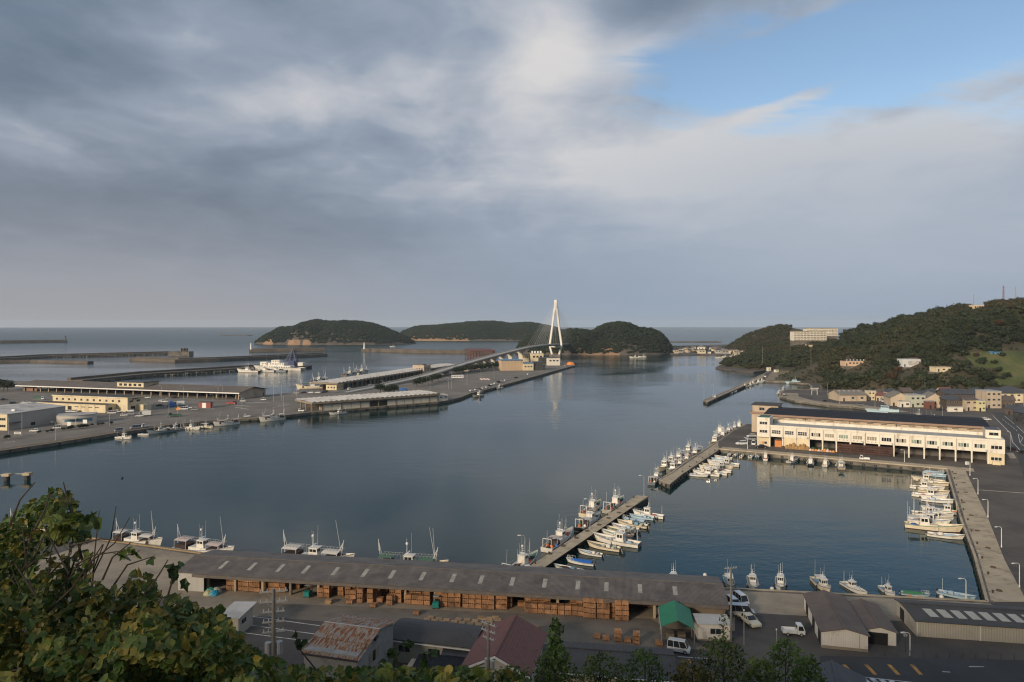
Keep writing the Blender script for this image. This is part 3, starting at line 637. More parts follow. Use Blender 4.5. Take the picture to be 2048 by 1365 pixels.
# grass terraces on the slope at the right edge
def px_of(x, y, z): return HX + FP * x / y, HY + (CZ - z) * FP / y
def in_meadow(px, py): return 1905 + (py - 700) * 0.15 < px < 2110 and 701 < py < 772 and not (1925 < px < 1990 and py > 738 and py - 738 > (1990 - px) * 0.3 - 10)
rows = []
for j in range(41):
    y = 486 + 5 * j; rows.append([(340 + 6 * i, y, hill(340 + 6 * i, y) + QZ + (0.35 if in_meadow(*px_of(340 + 6 * i, y, hill(340 + 6 * i, y) + QZ)) else -3)) for i in range(40)])
meadow = MB().grid(rows).ob('meadow', M('meadow_grass', (0.075, 0.092, 0.026), 0.95, 0.35, 0.05, 0.2, dirt=(0.13, 0.10, 0.045), dirt_amt=0.45, dirt_scale=0.05), None, True, kind='structure')
CLEAR = [(1686, 1744, 714, 750), (1798, 1850, 712, 752), (1868, 1908, 726, 760), (1580, 1682, 650, 683), (1940, 1975, 606, 618), (1560, 1640, 738, 756), (1978, 2004, 700, 722), (2000, 2048, 682, 700)]
r = random.Random(21); pts = []; near = []
while len(pts) < 9000:
    x, y = r.uniform(190, 900), r.uniform(486, 1380)
    if x > 0.85 * y or x < 0.26 * y: continue
    if 590 < y < 775 and x < 0.44 * y: continue
    z = hill(x, y)
    if z < 1.0: continue
    px, py = px_of(x, y, z + QZ + 2)
    if any(a < px < b and c < py < d for a, b, c, d in CLEAR) or (in_meadow(px, py) and r.random() < .88): continue
    s = r.uniform(2.2, 4.6) * (0.85 if z < 3 else 1)
    if r.random() < .10: s = r.uniform(4.6, 6.4)
    if y < 575 and z > 2 and px < 2060 and len(near) < 46 and r.random() < 0.14 and all((x - q[0]) ** 2 + (y - q[1]) ** 2 > 90 for q in near): near.append((x, y, z + QZ - 0.6, s * 1.12)); continue
    pts.append((x, y, z + QZ + s * 0.35, s, s * r.uniform(0.75, 1.15)))
while len(pts) < 12500:
    x, y = r.uniform(200, 640), r.uniform(486, 820); z = hill(x, y)
    if z < 1.0 or x > .8 * y or in_meadow(*px_of(x, y, z + QZ)): continue
    s = r.uniform(.7, 1.5); pts.append((x, y, z + QZ + s * .3, s, s))
scatter('hill_woodland', pts, C_WOOD, 'mixed green and rusty wood covering the hill on the right', 'woodland')

# single trees: tapered trunk, limbs and a leafy crown
def tree_meshes(seed, h, R, leafm, n=420, leaf=0.2, H=0.9):
    r = random.Random(seed); t = MB(); t.tube((0, 0, -0.6), (0.1 * R, 0.05 * R, h * 0.45), 0.055 * h * 0.55, 0.03 * h, 7); t.tube((0.1 * R, 0.05 * R, h * 0.45), (0, 0, h * 0.8), 0.03 * h, 0.012 * h, 6)
    for i in range(6):
        a = i * 1.05 + r.random(); t.tube((0.08 * R, 0.04 * R, h * r.uniform(0.32, 0.55)), (R * 0.62 * cos(a), R * 0.62 * sin(a), h * r.uniform(0.6, 0.85)), 0.018 * h, 0.006 * h, 5)
    c = crown_mb(seed, R, H, 8, n, leaf, False)
    k = crown_mb(seed + 1, R * 0.86, H, 6, int(n * 0.6), leaf * 1.2, False); c.add(k.v, k.f)
    zc = h - R * H * 0.75; c.v = [(x, y, z + zc) for x, y, z in c.v]
    return t.mesh('trunk', bark), c.mesh('crown', leafm)
TREE_MATS = [leaf_mat('tree_leaf_dark', [(0.015, 0.026, 0.010), (0.026, 0.040, 0.014), (0.036, 0.050, 0.017)], patch_scale=0.3), leaf_mat('tree_leaf_olive', [(0.035, 0.042, 0.014), (0.052, 0.055, 0.018), (0.07, 0.062, 0.02)], patch_scale=0.3), leaf_mat('tree_leaf_rust', [(0.075, 0.040, 0.018), (0.10, 0.050, 0.02), (0.085, 0.055, 0.024)], patch_scale=0.3)]
TM = [tree_meshes(300 + i, 1.55, 1.0, TREE_MATS[[0, 0, 1, 2][i]]) for i in range(4)]
near.sort(key=lambda q: q[0] / q[1])
tcol = ['dark evergreen', 'dense dark', 'olive green', 'rust brown']
for i, (x, y, z, s) in enumerate(near):
    k = r.choice([0, 0, 1, 1, 2, 2, 3]); t = thing('hill_tree', '%s tree on the hill foot above the houses, %s from the left' % (tcol[k], ORD[i]), 'tree', (x, y, z), r.uniform(0, 6), 'trees at the foot of the right hill'); t.scale = (s, s, s * r.uniform(0.9, 1.15))
    link_mesh('trunk', TM[k][0], t); link_mesh('crown', TM[k][1], t)

for i, (px, y, s) in enumerate(((1697, 812, 4.2), (1752, 786, 4.6), (1785, 768, 6.2), (1836, 738, 4.2), (1880, 716, 5.0), (1862, 724, 3.6), (1925, 700, 4.0), (2040, 655, 4.6))):
    x = (px - HX) * y / FP; k = i % 2; t = thing('ridge_tree', 'tall dark tree standing out on the hill skyline, %s from the left' % ORD[sorted([1697, 1752, 1785, 1836, 1880, 1862, 1925, 2040]).index(px)], 'tree', (x, y, hill(x, y) + QZ - .5), i, 'trees on the hill skyline'); t.scale = (s, s, s * 1.15); link_mesh('trunk', TM[k][0], t); link_mesh('crown', TM[k][1], t)
# ---------------------------------------------------------------- the camera's own hill (its crest behind keeps the low sun off the shore)
def own_hill(x, y):
    if y >= 0: z = 50.2 - 0.60 * y - 0.5 * noise.noise(Vector((x * .2, y * .2, 0)))
    else: z = 50.2 + min(8.5, -y * 0.55) + max(0, -y - 22) * 0.05
    z += 1.6 * noise.noise(Vector((x * 0.035, y * 0.04, 5))) * min(1, abs(y) / 12 + 0.0)
    return z
ys = [-140, -110, -85, -65, -50, -40, -32, -26, -22, -18, -14, -10, -6, -3, 0, 2, 4, 6, 9, 13, 18, 24, 32, 42, 54, 66, 76, 84]
rows = [[(x, y, own_hill(x, y)) for x in range(-260, 262, 6)] for y in ys]
MB().grid(rows).ob('near_hillside', M('leaf_litter', (0.032, 0.028, 0.016), 0.95, 0.4, 0.6, 0.05), None, True, kind='structure')
# ---------------------------------------------------------------- building kit (local axes: x along the front, y towards the back, z up from the ground)
def at(A, B, name, label, cat='building', group=None):
    A = Vector(A); B = Vector(B); d = B - A; t = thing(name, label, cat, (A.x, A.y, A.z if len(A) > 2 else QZ), atan2(d.y, d.x), group)
    return t, sqrt(d.x ** 2 + d.y ** 2)
def win(t, a, b, z0, z1, face='f', off=0.0, panes=2, gm=None, fm=None, rows=1):
    gm = gm or glass
    def bx(mb, u0, u1, w0, w1, d0, d1):
        if face == 'f': mb.box(u0, u1, off - d1, off - d0, w0, w1)
        elif face == 'b': mb.box(u0, u1, off + d0, off + d1, w0, w1)
        elif face == 'r': mb.box(off + d0, off + d1, u0, u1, w0, w1)
        else: mb.box(off - d1, off - d0, u0, u1, w0, w1)
        return mb
    f = bx(MB(), a, b, z0, z1, -0.06, 0.03).ob('window', fm or frame_metal, t)
    w = (b - a) / panes; hh = (z1 - z0) / rows
    for i in range(panes):
        for j in range(rows):
            g = gm[(i + j) % len(gm)] if isinstance(gm, (list, tuple)) else gm
            bx(MB(), a + i * w + 0.06, a + (i + 1) * w - 0.06, z0 + j * hh + 0.06, z0 + (j + 1) * hh - 0.06, 0.0, 0.045).ob('pane', g, f)
    return f
def gable(t, x0, x1, y0, y1, ze, zr, axis='x', over=0.5, th=0.15, m=None, ridge_at=0.5, name='roof'):
    mb = MB(); x0 -= over; x1 += over; y0 -= over; y1 += over
    if axis == 'x':
        ym = y0 + (y1 - y0) * ridge_at; pr = [(y0, ze), (ym, zr), (y1, ze)]
        vs = [(x, y, z + dz) for dz in (0, th) for x in (x0, x1) for y, z in pr]
    else:
        xm = x0 + (x1 - x0) * ridge_at; pr = [(x0, ze), (xm, zr), (x1, ze)]
        vs = [(x, y, z + dz) for dz in (0, th) for y in (y0, y1) for x, z in pr]
    mb.add(vs, [(0, 1, 4, 3), (1, 2, 5, 4), (6, 9, 10, 7), (7, 10, 11, 8), (0, 3, 9, 6), (2, 8, 11, 5), (0, 6, 7, 1), (1, 7, 8, 2), (3, 4, 10, 9), (4, 5, 11, 10)])
    rf = mb.ob(name, m, t)
    rc = MB()
    if axis == 'x': rc.box(x0, x1, ym - 0.16, ym + 0.16, zr + th - 0.06, zr + th + 0.08)
    else: rc.box(xm - 0.16, xm + 0.16, y0, y1, zr + th - 0.06, zr + th + 0.08)
    rc.ob('ridge_cap', m, rf)
    return rf
def hip(t, x0, x1, y0, y1, ze, zr, over=0.6, m=None, th=0.15):
    x0 -= over; x1 += over; y0 -= over; y1 += over; w, d = x1 - x0, y1 - y0; k = min(w, d) / 2
    if w >= d: a, b = (x0 + k, (y0 + y1) / 2), (x1 - k, (y0 + y1) / 2)
    else: a, b = ((x0 + x1) / 2, y0 + k), ((x0 + x1) / 2, y1 - k)
    vs = [(x0, y0, ze), (x1, y0, ze), (x1, y1, ze), (x0, y1, ze), (*a, zr), (*b, zr)]; vs += [(x, y, z - th) for x, y, z in vs[:4]]
    fs = [(0, 1, 5, 4), (1, 2, 5), (2, 3, 4, 5), (3, 0, 4)] if w >= d else [(0, 1, 4), (1, 2, 5, 4), (2, 3, 5), (3, 0, 4, 5)]
    fs += [(0, 6, 7, 1), (1, 7, 8, 2), (2, 8, 9, 3), (3, 9, 6, 0), (9, 8, 7, 6)]
    return MB().add(vs, fs).ob('roof', m, t)
def walls(t, x0, x1, y0, y1, h, m, name='wall', zr=None, axis='x'):
    """four walls as one closed shell, with gable ends up to zr"""
    mb = MB(); mb.box(x0, x1, y0, y1, -0.5, h)
    if zr:
        if axis == 'x': mb.add([(x0, y0, h), (x0, y1, h), (x0, (y0 + y1) / 2, zr), (x1, y0, h), (x1, y1, h), (x1, (y0 + y1) / 2, zr)], [(0, 2, 1), (3, 4, 5), (0, 3, 5, 2), (1, 2, 5, 4)])
        else: mb.add([(x0, y0, h), (x1, y0, h), ((x0 + x1) / 2, y0, zr), (x0, y1, h), (x1, y1, h), ((x0 + x1) / 2, y1, zr)], [(0, 1, 2), (3, 5, 4), (0, 2, 5, 3), (1, 4, 5, 2)])
    return mb.ob(name, m, t)

# ---------------------------------------------------------------- near long crate shed
SA, SB = Vector((-63.4, 132.7, QZ)), Vector((35.8, 117.2, QZ))
t, SL = at(SA, SB, 'crate_shed', 'long low shed with brown corrugated roof full of wooden crates', 'shed')
SHED = t
ze, zr, dr = 3.45, 4.5, 6.0
rf = gable(t, 0, SL, 0, 12.5, ze, zr, 'x', 0.45, 0.12, slate_roof, name='roof')
sheet_m = M('slate_sheet', (0.175, 0.146, 0.123), 0.7, 0.2, 0.5, wave=('X', 5.0, 0.035), objrand=.22, dirt=(0.10, 0.084, 0.072), dirt_amt=0.5, dirt_scale=0.4)
for i in range(70):
    x0, x1 = -.45 + i * (SL + .9) / 70, -.45 + (i + 1) * (SL + .9) / 70 - .02; zz = lambda y: ze + .12 + (zr - ze) * (y + .45) / 6.7
    for ya, yb, up in ((-.5, 3.0, .010), (2.9, 6.1, .018)):
        u_ = up + .004 * (i % 2); MB().add([(x0, ya, zz(ya) + u_), (x1, ya, zz(ya) + u_), (x1, yb, zz(yb) + u_), (x0, yb, zz(yb) + u_), (x0, ya, zz(ya) - .02), (x1, ya, zz(ya) - .02)], [(0, 1, 2, 3), (0, 4, 5, 1)]).ob('roof_sheet', sheet_m, rf)
MB().box(3.5, SL + 0.4, -0.85, -0.42, ze - 0.5, ze + 0.02).ob('eave_beam', M('eave_beam', (0.15, 0.125, 0.105), 0.8, 0.2, 0.8), t)
for px in (448, 505, 561, 612, 671, 730, 784, 845, 906, 962, 1024, 1089, 1155, 1212, 1279, 1349):
    u = (P(px, 649 + 600 / 1.26, 5.6) if False else None)
    # skylight column x on the front slope: cut the view ray with the shed's long axis
    dx, dy = (SB - SA).normalized().to_2d(); k = (px - HX) / FP; n = Vector((-dy, dx)) * 3.3
    ax, ay = SA.x + n.x, SA.y + n.y; s = (k * ay - ax) / (dx - k * dy)
    y0, y1 = 1.7, 4.6; z = lambda y: ze + 0.12 + (zr - ze) * (y + 0.45) / (6.25 + 0.45) + 0.035
    s -= 0.3
    MB().add([(s, y0, z(y0)), (s + 0.75, y0, z(y0)), (s + 0.75, y1, z(y1)), (s, y1, z(y1)), (s, y0, z(y0) - .03), (s + 0.75, y0, z(y0) - .03), (s + 0.75, y1, z(y1) - .03), (s, y1, z(y1) - .03)], [(0, 1, 2, 3), (0, 4, 5, 1), (1, 5, 6, 2), (2, 6, 7, 3), (3, 7, 4, 0)]).ob('skylight', skylight, rf)
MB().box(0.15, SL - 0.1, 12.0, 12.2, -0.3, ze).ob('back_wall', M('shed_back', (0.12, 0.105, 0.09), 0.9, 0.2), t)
MB().box(0.1, 5.4, 0.0, 0.15, -0.3, ze - 0.02).ob('end_wall', M('sheet_wall', (0.50, 0.48, 0.43), 0.7, 0.08, 0.5, wave=('X', 4, .02), dirt=(0.30, 0.26, 0.2), dirt_amt=0.3), t)
MB().box(0.1, 0.25, 0.16, 12.2, -0.3, ze).ob('side_wall', beige_siding, t)
MB().box(SL - 0.25, SL - 0.1, 0.3, 12.2, -0.3, ze).ob('side_wall', M('brown_panel', (0.22, 0.165, 0.115), 0.8, 0.2, 0.5), t)
MB().box(SL - 8.5, SL - 0.3, 0.5, 0.7, 0.6, ze - 0.05).ob('front_panel', M('brown_panel', None), t)
for i in range(18):
    x = 5.6 + i * (SL - 6.2) / 17; MB().box(x - 0.22, x + 0.22, 1.0, 1.45, -0.3, ze - 0.1).ob('column', concrete_pale, t)

# crates: slatted wooden fish bins
def crate_mesh(w, d, h, m, seed):
    r = random.Random(seed); mb = MB()
    mb.box(-w / 2 + .04, w / 2 - .04, -d / 2 + .04, d / 2 - .04, 0.12, h - 0.05)
    for k in range(4):
        z0 = 0.12 + k * (h - 0.14) / 4; g = 0.03
        mb.box(-w / 2, w / 2, -d / 2, -d / 2 + .03, z0 + g / 2, z0 + (h - .14) / 4 - g / 2); mb.box(-w / 2, w / 2, d / 2 - .03, d / 2, z0 + g / 2, z0 + (h - .14) / 4 - g / 2)
        mb.box(-w / 2, -w / 2 + .03, -d / 2 + .03, d / 2 - .03, z0 + g / 2, z0 + (h - .14) / 4 - g / 2); mb.box(w / 2 - .03, w / 2, -d / 2 + .03, d / 2 - .03, z0 + g / 2, z0 + (h - .14) / 4 - g / 2)
    for x in (-w / 2 + .08, -.05, w / 2 - .16): mb.box(x, x + .1, -d / 2, d / 2, 0, 0.11)
    for k in range(5):
        x = -w / 2 + k * w / 5; mb.box(x + .01, x + w / 5 - .015, -d / 2, d / 2, h - .05, h - .02 + r.uniform(-.01, .01))
    for x in (-w / 2 - .012, w / 2 - .08): mb.box(x, x + .09, -d / 2 - .02, -d / 2, 0.1, h - .03)
    return mb.mesh('crate', m)
CRATES = [crate_mesh(1.08, 1.05, 0.86, wood, i) for i in range(3)] + [crate_mesh(1.05, 1.0, 0.62, wood, 7)]
PAL = MB()
for k in range(6): PAL.box(-.55 + k * .185, -.55 + k * .185 + .15, -.5, .5, .10, .125)
for y in (-.5, -.06, .38): PAL.box(-.55, .55, y, y + .12, 0, .10)
PALLET = PAL.mesh('pallet', wood_pale); PALLET_DARK = PALLET.copy(); PALLET_DARK.materials.clear(); PALLET_DARK.materials.append(wood)
su = (SB - SA).normalized(); sv = Vector((-su.y, su.x, 0)); srz = atan2(su.y, su.x)
def shed_x(px, y=0.0, z=QZ):
    k = (px - HX) / FP; n = sv * y; return (k * (SA.y + n.y) - (SA.x + n.x)) / (su.x - k * su.y)
rc = random.Random(5); stacks = []
def stack_run(px0, px1, y, lev, jitter=0.05, step=1.16, skip=0.0):
    s, e = shed_x(px0, y), shed_x(px1, y)
    while s < e:
        if rc.random() >= skip: stacks.append((s + .55 + rc.uniform(-jitter, jitter), y + rc.uniform(-jitter, jitter) * 2, lev if isinstance(lev, int) else rc.choice(lev)))
        s += step
for a in ((455, 512, 1.8, 4), (528, 572, 2.4, 4), (590, 600, 4.5, 2), (637, 652, 1.2, [2, 4]), (655, 690, 3.0, [1, 2], .3), (693, 735, 1.4, [2, 3], .25), (700, 800, 3.4, [3, 4], .2, 1.3), (720, 805, 0.3, [1, 2, 3], .3, 1.7), (808, 862, 2.2, 4), (812, 855, 0.7, [2, 3]), (868, 921, 1.9, 4), (872, 921, 0.6, 4), (926, 986, 0.5, 4), (930, 986, 1.7, 4), (990, 1005, 0.9, 4), (1012, 1024, 2.0, 3), (1036, 1050, 2.6, 1), (1050, 1095, 1.4, 4), (1050, 1165, 0.2, 2), (1140, 1170, 1.5, 4), (1166, 1216, -0.3, 4), (1215, 1232, 0.5, 4), (1230, 1245, -0.5, 4), (1260, 1300, 6.0, [1, 3])): stack_run(*a)
stacks.sort(key=lambda q: q[0])
lv = ['bottom', 'second', 'third', 'top']
for i, (x, y, n) in enumerate(stacks):
    for k in range(n):
        p = SA + su * x + sv * y
        o = link_mesh('wooden_crate', CRATES[rc.randrange(3)], None, (p.x, p.y, QZ + 0.03 + k * 0.865), (0, 0, srz + rc.uniform(-.06, .06) + (pi if rc.random() < .5 else 0)))
        tag(o, 'slatted wooden fish crate, %s in the %s stack from the shed\'s left end' % ((lv[k] if k < n - 1 or n == 1 else 'topmost'), ORD[i] if i < len(ORD) else '%dth' % (i + 1)), 'crate', 'crates stacked under the long shed')
# pale pallets laid out on the yard
pal_px = [(854, 1240), (862, 1236), (869, 1243), (878, 1239), (884, 1244), (893, 1241), (908, 1245), (917, 1240), (924, 1247), (934, 1241), (940, 1249), (950, 1243), (957, 1250), (966, 1238), (972, 1252), (980, 1243), (986, 1251), (996, 1240), (1004, 1245), (991, 1236), (962, 1236), (978, 1238)]
pal_px.sort()
for i, (a, b) in enumerate(pal_px):
    o = link_mesh('wooden_pallet', PALLET, None, P(a, b) + Vector((0, 0, 0.025)), (0, 0, srz + rc.uniform(-.15, .15))); tag(o, 'pale wooden pallet lying on the yard, %s from the left behind the dark curved roof' % ORD[i], 'pallet', 'pale pallets on the yard')
for i, (a, b, n) in enumerate(((1195, 1276, 1), (1212, 1280, 1), (1236, 1282, 3), (1256, 1284, 1), (1273, 1287, 3), (1318, 1290, 1), (1075, 1262, 1), (748, 1214, 1), (700, 1207, 1), (834, 1229, 1))):
    for k in range(n):
        o = link_mesh('wooden_crate', CRATES[3], None, P(a, b) + Vector((0, 0, 0.03 + 0.6 * k)), (0, 0, srz + rc.uniform(-.2, .2))); tag(o, 'loose wooden crate on the open yard, %s from the left, %s' % (ORD[sorted([748, 700, 834, 1075, 1195, 1212, 1236, 1256, 1273, 1318]).index(a)], lv[k] + ' of its pile' if n > 1 else 'standing alone'), 'crate', 'loose crates on the yard')
for i in range(5):
    o = link_mesh('wooden_pallet', PALLET, None, P(657, 1207) + Vector((rc.uniform(-.08, .08), rc.uniform(-.08, .08), 0.03 + .128 * i)), (0, 0, rc.uniform(-.2, .2))); tag(o, 'pale pallet, %s up in the leaning pile in front of the shed' % ORD[i], 'pallet', 'leaning pallet pile')
# tarpaulins by the left end of the shed
def heap(name, c, rx, ry, rz, m, label, cat, seed, n=14):
    rows = []
    for j in range(6):
        tt = j / 5; rows.append([(rx * sin(pi / 2 * tt + .001) * cos(2 * pi * i / n) * (1 + .22 * noise.noise(Vector((i * .9, j, seed)))), ry * sin(pi / 2 * tt + .001) * sin(2 * pi * i / n) * (1 + .22 * noise.noise(Vector((i * .7, j, seed + 3)))), rz * cos(pi / 2 * tt) * (1 + .3 * noise.noise(Vector((i * 1.1, j * 1.3, seed + 5))))) for i in range(n)])
    rows.reverse(); o = MB().grid(rows, True).ob(name, m); o.location = c; tag(o, label, cat); return o
for i, (a, b, col, nm) in enumerate(((428, 1190, (0.02, 0.28, 0.42), 'blue'), (421, 1185, (0.05, 0.30, 0.22), 'green'), (417, 1190, (0.45, 0.42, 0.22), 'yellow'), (434, 1184, (0.42, 0.44, 0.38), 'grey'))):
    heap('tarpaulin', P(a, b) + Vector((0, 0, -.05)), 1.0, 0.8, 0.9, M('tarp_' + nm, col, 0.5, 0.2, 1.0), 'crumpled %s plastic sheet heaped at the left end of the long shed' % nm, 'tarpaulin', i)

# ---------------------------------------------------------------- green canopy, site cabin
A = P(1322, 1292); t = thing('green_canopy', 'green gabled tarpaulin canopy on posts in front of the long shed', 'canopy', A, srz)
vs = [(0, 0, 2.95), (2.6, 0, 4.1), (5.2, 0, 2.85), (0, 8.0, 2.95), (2.6, 8.0, 4.1), (5.2, 8.0, 2.85)]
MB().add(vs + [(x, y, z + .06) for x, y, z in vs], [(0, 1, 4, 3), (1, 2, 5, 4), (6, 9, 10, 7), (7, 10, 11, 8), (0, 6, 7, 1), (1, 7, 8, 2), (0, 3, 9, 6), (2, 8, 11, 5), (3, 4, 10, 9), (4, 5, 11, 10)]).ob('canopy_sheet', green_sheet, t)
MB().quad((-.02, 0, 2.95), (-.02, 8, 2.95), (-.02, 8, 2.3), (-.02, 0, 2.3)).ob('side_flap', white_metal, t)
for x in (0.1, 5.1):
    for y in (0.15, 4, 7.85): MB().tube((x, y, -.1), (x, y, 2.9), .05).ob('post', galv, t)
for i in range(2):
    MB().box(1 + i * 1.8, 2.2 + i * 1.8, 2.5, 3.6, 0, .9).ob('storage_box', M('brown_panel', None), t)
A = P(1396, 1281); B = P(1464, 1283); t, l = at(A, B, 'site_cabin', 'white flat-roofed site cabin with one window beside the green canopy', 'cabin')
walls(t, 0, l, 0, 4.0, 2.5, offwhite_wall); MB().box(-.1, l + .1, -.1, 4.1, 2.5, 2.62).ob('roof', M('cabin_roof', (0.52, 0.49, 0.43), 0.7, 0.12, 0.6, dirt=(0.33, 0.29, 0.24), dirt_amt=0.4), t)
win(t, l * .36, l * .36 + 1.7, 1.05, 1.95); MB().box(0, l, -.05, 0.0, -.2, .25).ob('plinth', concrete, t)

# ---------------------------------------------------------------- rusty-roofed building
def rust_mat():
    m = bpy.data.materials.new('rusty_sheet'); m.use_nodes = True; nt = m.node_tree; N = nt.nodes; L = nt.links; b = N['Principled BSDF']; b.inputs['Roughness'].default_value = 0.75
    tc = N.new('ShaderNodeTexCoord'); mp = N.new('ShaderNodeMapping'); mp.inputs[3].default_value = (2.3, 0.62, 0.3); L.new(tc.outputs['Object'], mp.inputs[0])
    def nz(sc, det, ro):
        n = N.new('ShaderNodeTexNoise'); n.inputs['Scale'].default_value = sc; n.inputs['Detail'].default_value = det; n.inputs['Roughness'].default_value = ro; L.new(mp.outputs[0], n.inputs['Vector']); return n.outputs[0]
    r = N.new('ShaderNodeValToRGB'); L.new(nz(1.6, 5, 0.62), r.inputs[0]); e = r.color_ramp.elements
    e[0].position = 0.36; e[0].color = (0.27, 0.28, 0.275, 1); e[1].position = 0.60; e[1].color = (0.17, 0.055, 0.026, 1)
    for p, c in ((0.44, (0.31, 0.29, 0.255)), (0.475, (0.34, 0.22, 0.13)), (0.54, (0.28, 0.125, 0.06))): k = e.new(p); k.color = (*c, 1)
    L.new(r.outputs[0], b.inputs['Base Color'])
    sp = N.new('ShaderNodeSeparateXYZ'); L.new(tc.outputs['Object'], sp.inputs[0]); s1 = N.new('ShaderNodeMath'); s1.operation = 'MULTIPLY'; s1.inputs[1].default_value = 2 * pi * 5; L.new(sp.outputs[0], s1.inputs[0]); s2 = N.new('ShaderNodeMath'); s2.operation = 'SINE'; L.new(s1.outputs[0], s2.inputs[0])
    bp = N.new('ShaderNodeBump'); bp.inputs['Distance'].default_value = .03; L.new(s2.outputs[0], bp.inputs['Height']); L.new(bp.outputs[0], b.inputs['Normal']); return m
rusty = rust_mat()
RL, RR = D(651, 1245, 101.0), D(757, 1259, 98.7); du = (RR - RL); du.z = 0; RLEN = du.length; du.normalize(); dv = Vector((-du.y, du.x, 0))
o0 = RL - dv * 6.2; t = thing('rusty_building', 'grey building with rust-streaked corrugated gable roof near the bottom', 'building', (o0.x, o0.y, QZ), atan2(du.y, du.x))
zrdg = RL.z - QZ; zev = zrdg - 1.55; zbk = zrdg - 0.95
bx = MB(); bx.box(.15, RLEN - .15, .4, 11.2, -.5, zbk - .25); bx.add([(RLEN - .15, .4, zbk - .25), (RLEN - .15, 11.2, zbk - .25), (RLEN - .15, 6.2, zrdg - .05), (.15, .4, zbk - .25), (.15, 11.2, zbk - .25), (.15, 6.2, zrdg - .05)], [(0, 1, 2), (3, 5, 4)])
bx.ob('wall', M('weathered_plaster', (0.33, 0.32, 0.30), 0.85, 0.2, 0.5, dirt=(0.13, 0.12, 0.10), dirt_amt=0.5, dirt_scale=0.5), t)
rf = MB().box(0, RLEN, -.05, .05, zev - .3, zev - .02).ob('roof', dark_metal, t)
nsh = 11
for row, (ya, za, yb, zb) in enumerate(((0, zev, 3.15, (zev + zrdg) / 2), (3.1, (zev + zrdg) / 2 + .03, 6.25, zrdg + .03), (6.25, zrdg, 9.0, (zrdg + zbk) / 2 - .02), (8.95, (zrdg + zbk) / 2 - .04, 11.6, zbk - .1))):
    for i in range(nsh):
        x0, x1 = -.2 + i * (RLEN + .4) / nsh, -.2 + (i + 1) * (RLEN + .4) / nsh + .04; lift = 0.018 * (i % 2) + (0.03 if row in (1, 2) else 0)
        MB().add([(x0, ya, za + lift), (x1, ya, za + lift), (x1, yb, zb + lift), (x0, yb, zb + lift), (x0, ya, za + lift - .03), (x1, ya, za + lift - .03), (x1, yb, zb + lift - .03), (x0, yb, zb + lift - .03)], [(0, 1, 2, 3), (7, 6, 5, 4), (0, 4, 5, 1), (1, 5, 6, 2), (2, 6, 7, 3), (3, 7, 4, 0)]).ob('roof_sheet', rusty, rf)
MB().box(-.2, RLEN + .2, 6.13, 6.37, zrdg + .05, zrdg + .10).ob('ridge_cap', galv, rf)
win(t, 3.6, 6.6, zbk - 3.0, zbk - 1.4, 'r', RLEN - .15, 3, [glass_beige, glass, glass_beige]); win(t, 2.4, 5.0, zbk - 6.2, zbk - 4.7, 'r', RLEN - .15, 2)
win(t, 1.0, 3.0, 2.0, 3.2, 'f', .4, 2)
MB().tube((RLEN + .1, 5.0, zrdg - .95), (RLEN + .1, 5.7, zrdg - .8), .22).ob('ventilator', dark_metal, t)

# ---------------------------------------------------------------- dark curved-roof building and its black lean-to
A, B = D(778, 1277, 104.8), D(945, 1297, 101.6); t, l = at(Vector((A.x, A.y, QZ)), Vector((B.x, B.y, QZ)), 'curved_roof_building', 'cream building with dark curved corrugated roof right of the rusty roof', 'building')
h = A.z - QZ
rows = [[(x, -.35 + 7.4 * k / 8, h - .1 + 1.2 * sin(pi * (.06 + .86 * k / 8))) for k in range(9)] for x in (-.3, l + .3)]
mb = MB().grid(rows); mb.grid([[(x, y, z - .1) for x, y, z in r_] for r_ in rows]); mb.ob('roof', dark_roof, t)
mb = MB(); mb.box(0, l, 0, 6.7, -.5, h - .15)
for x in (0, l): mb.add([(x, 0, h - .15)] + [(x, 6.7 * k / 8, h - .2 + 1.2 * sin(pi * (.06 + .86 * k / 8))) for k in range(9)] + [(x, 6.7, h - .15)], [tuple(range(11))])
mb.ob('wall', M('pale_plaster', (0.40, 0.37, 0.28), 0.85, 0.12, 0.5, dirt=(0.22, 0.2, 0.15), dirt_amt=0.35), t)
MB().box(-.35, l + .35, -.5, -.38, h - .22, h - .08).ob('gutter', white_metal, t)
for x in (1.5, 6.2): win(t, x, x + 1.9, h - 1.75, h - .75, panes=2)
win(t, 9.2, 11.8, h - 2.0, h - .7, panes=3)
MB().add([(8.6, -1.0, h - .95), (12.6, -1.0, h - .95), (12.6, 0, h - .5), (8.6, 0, h - .5), (8.6, -1.0, h - 1.0), (12.6, -1.0, h - 1.0), (12.6, 0, h - .55), (8.6, 0, h - .55)], [(0, 1, 2, 3), (4, 7, 6, 5), (0, 4, 5, 1), (1, 5, 6, 2), (3, 2, 6, 7), (0, 3, 7, 4)]).ob('awning', dark_metal, t)
A, B = D(792, 1352, 94.5), D(925, 1352, 93.0); t, l = at(Vector((A.x, A.y, QZ)), Vector((B.x, B.y, QZ)), 'lean_to', 'low lean-to with flat black roof in front of the curved roof', 'building')
h = D(812, 1302, 102.5).z - QZ; walls(t, 0, l, 0, 7.0, h - .6, tan_wall)
MB().add([(1.0, 0, h - .5), (l, 0, h - .5), (l, 7.4, h), (1.0, 7.4, h), (1.0, 0, h - .6), (l, 0, h - .6), (l, 7.4, h - .1), (1.0, 7.4, h - .1)], [(0, 1, 2, 3), (7, 6, 5, 4), (0, 4, 5, 1), (1, 5, 6, 2), (2, 6, 7, 3), (3, 7, 4, 0)]).ob('roof', black_roof, t)

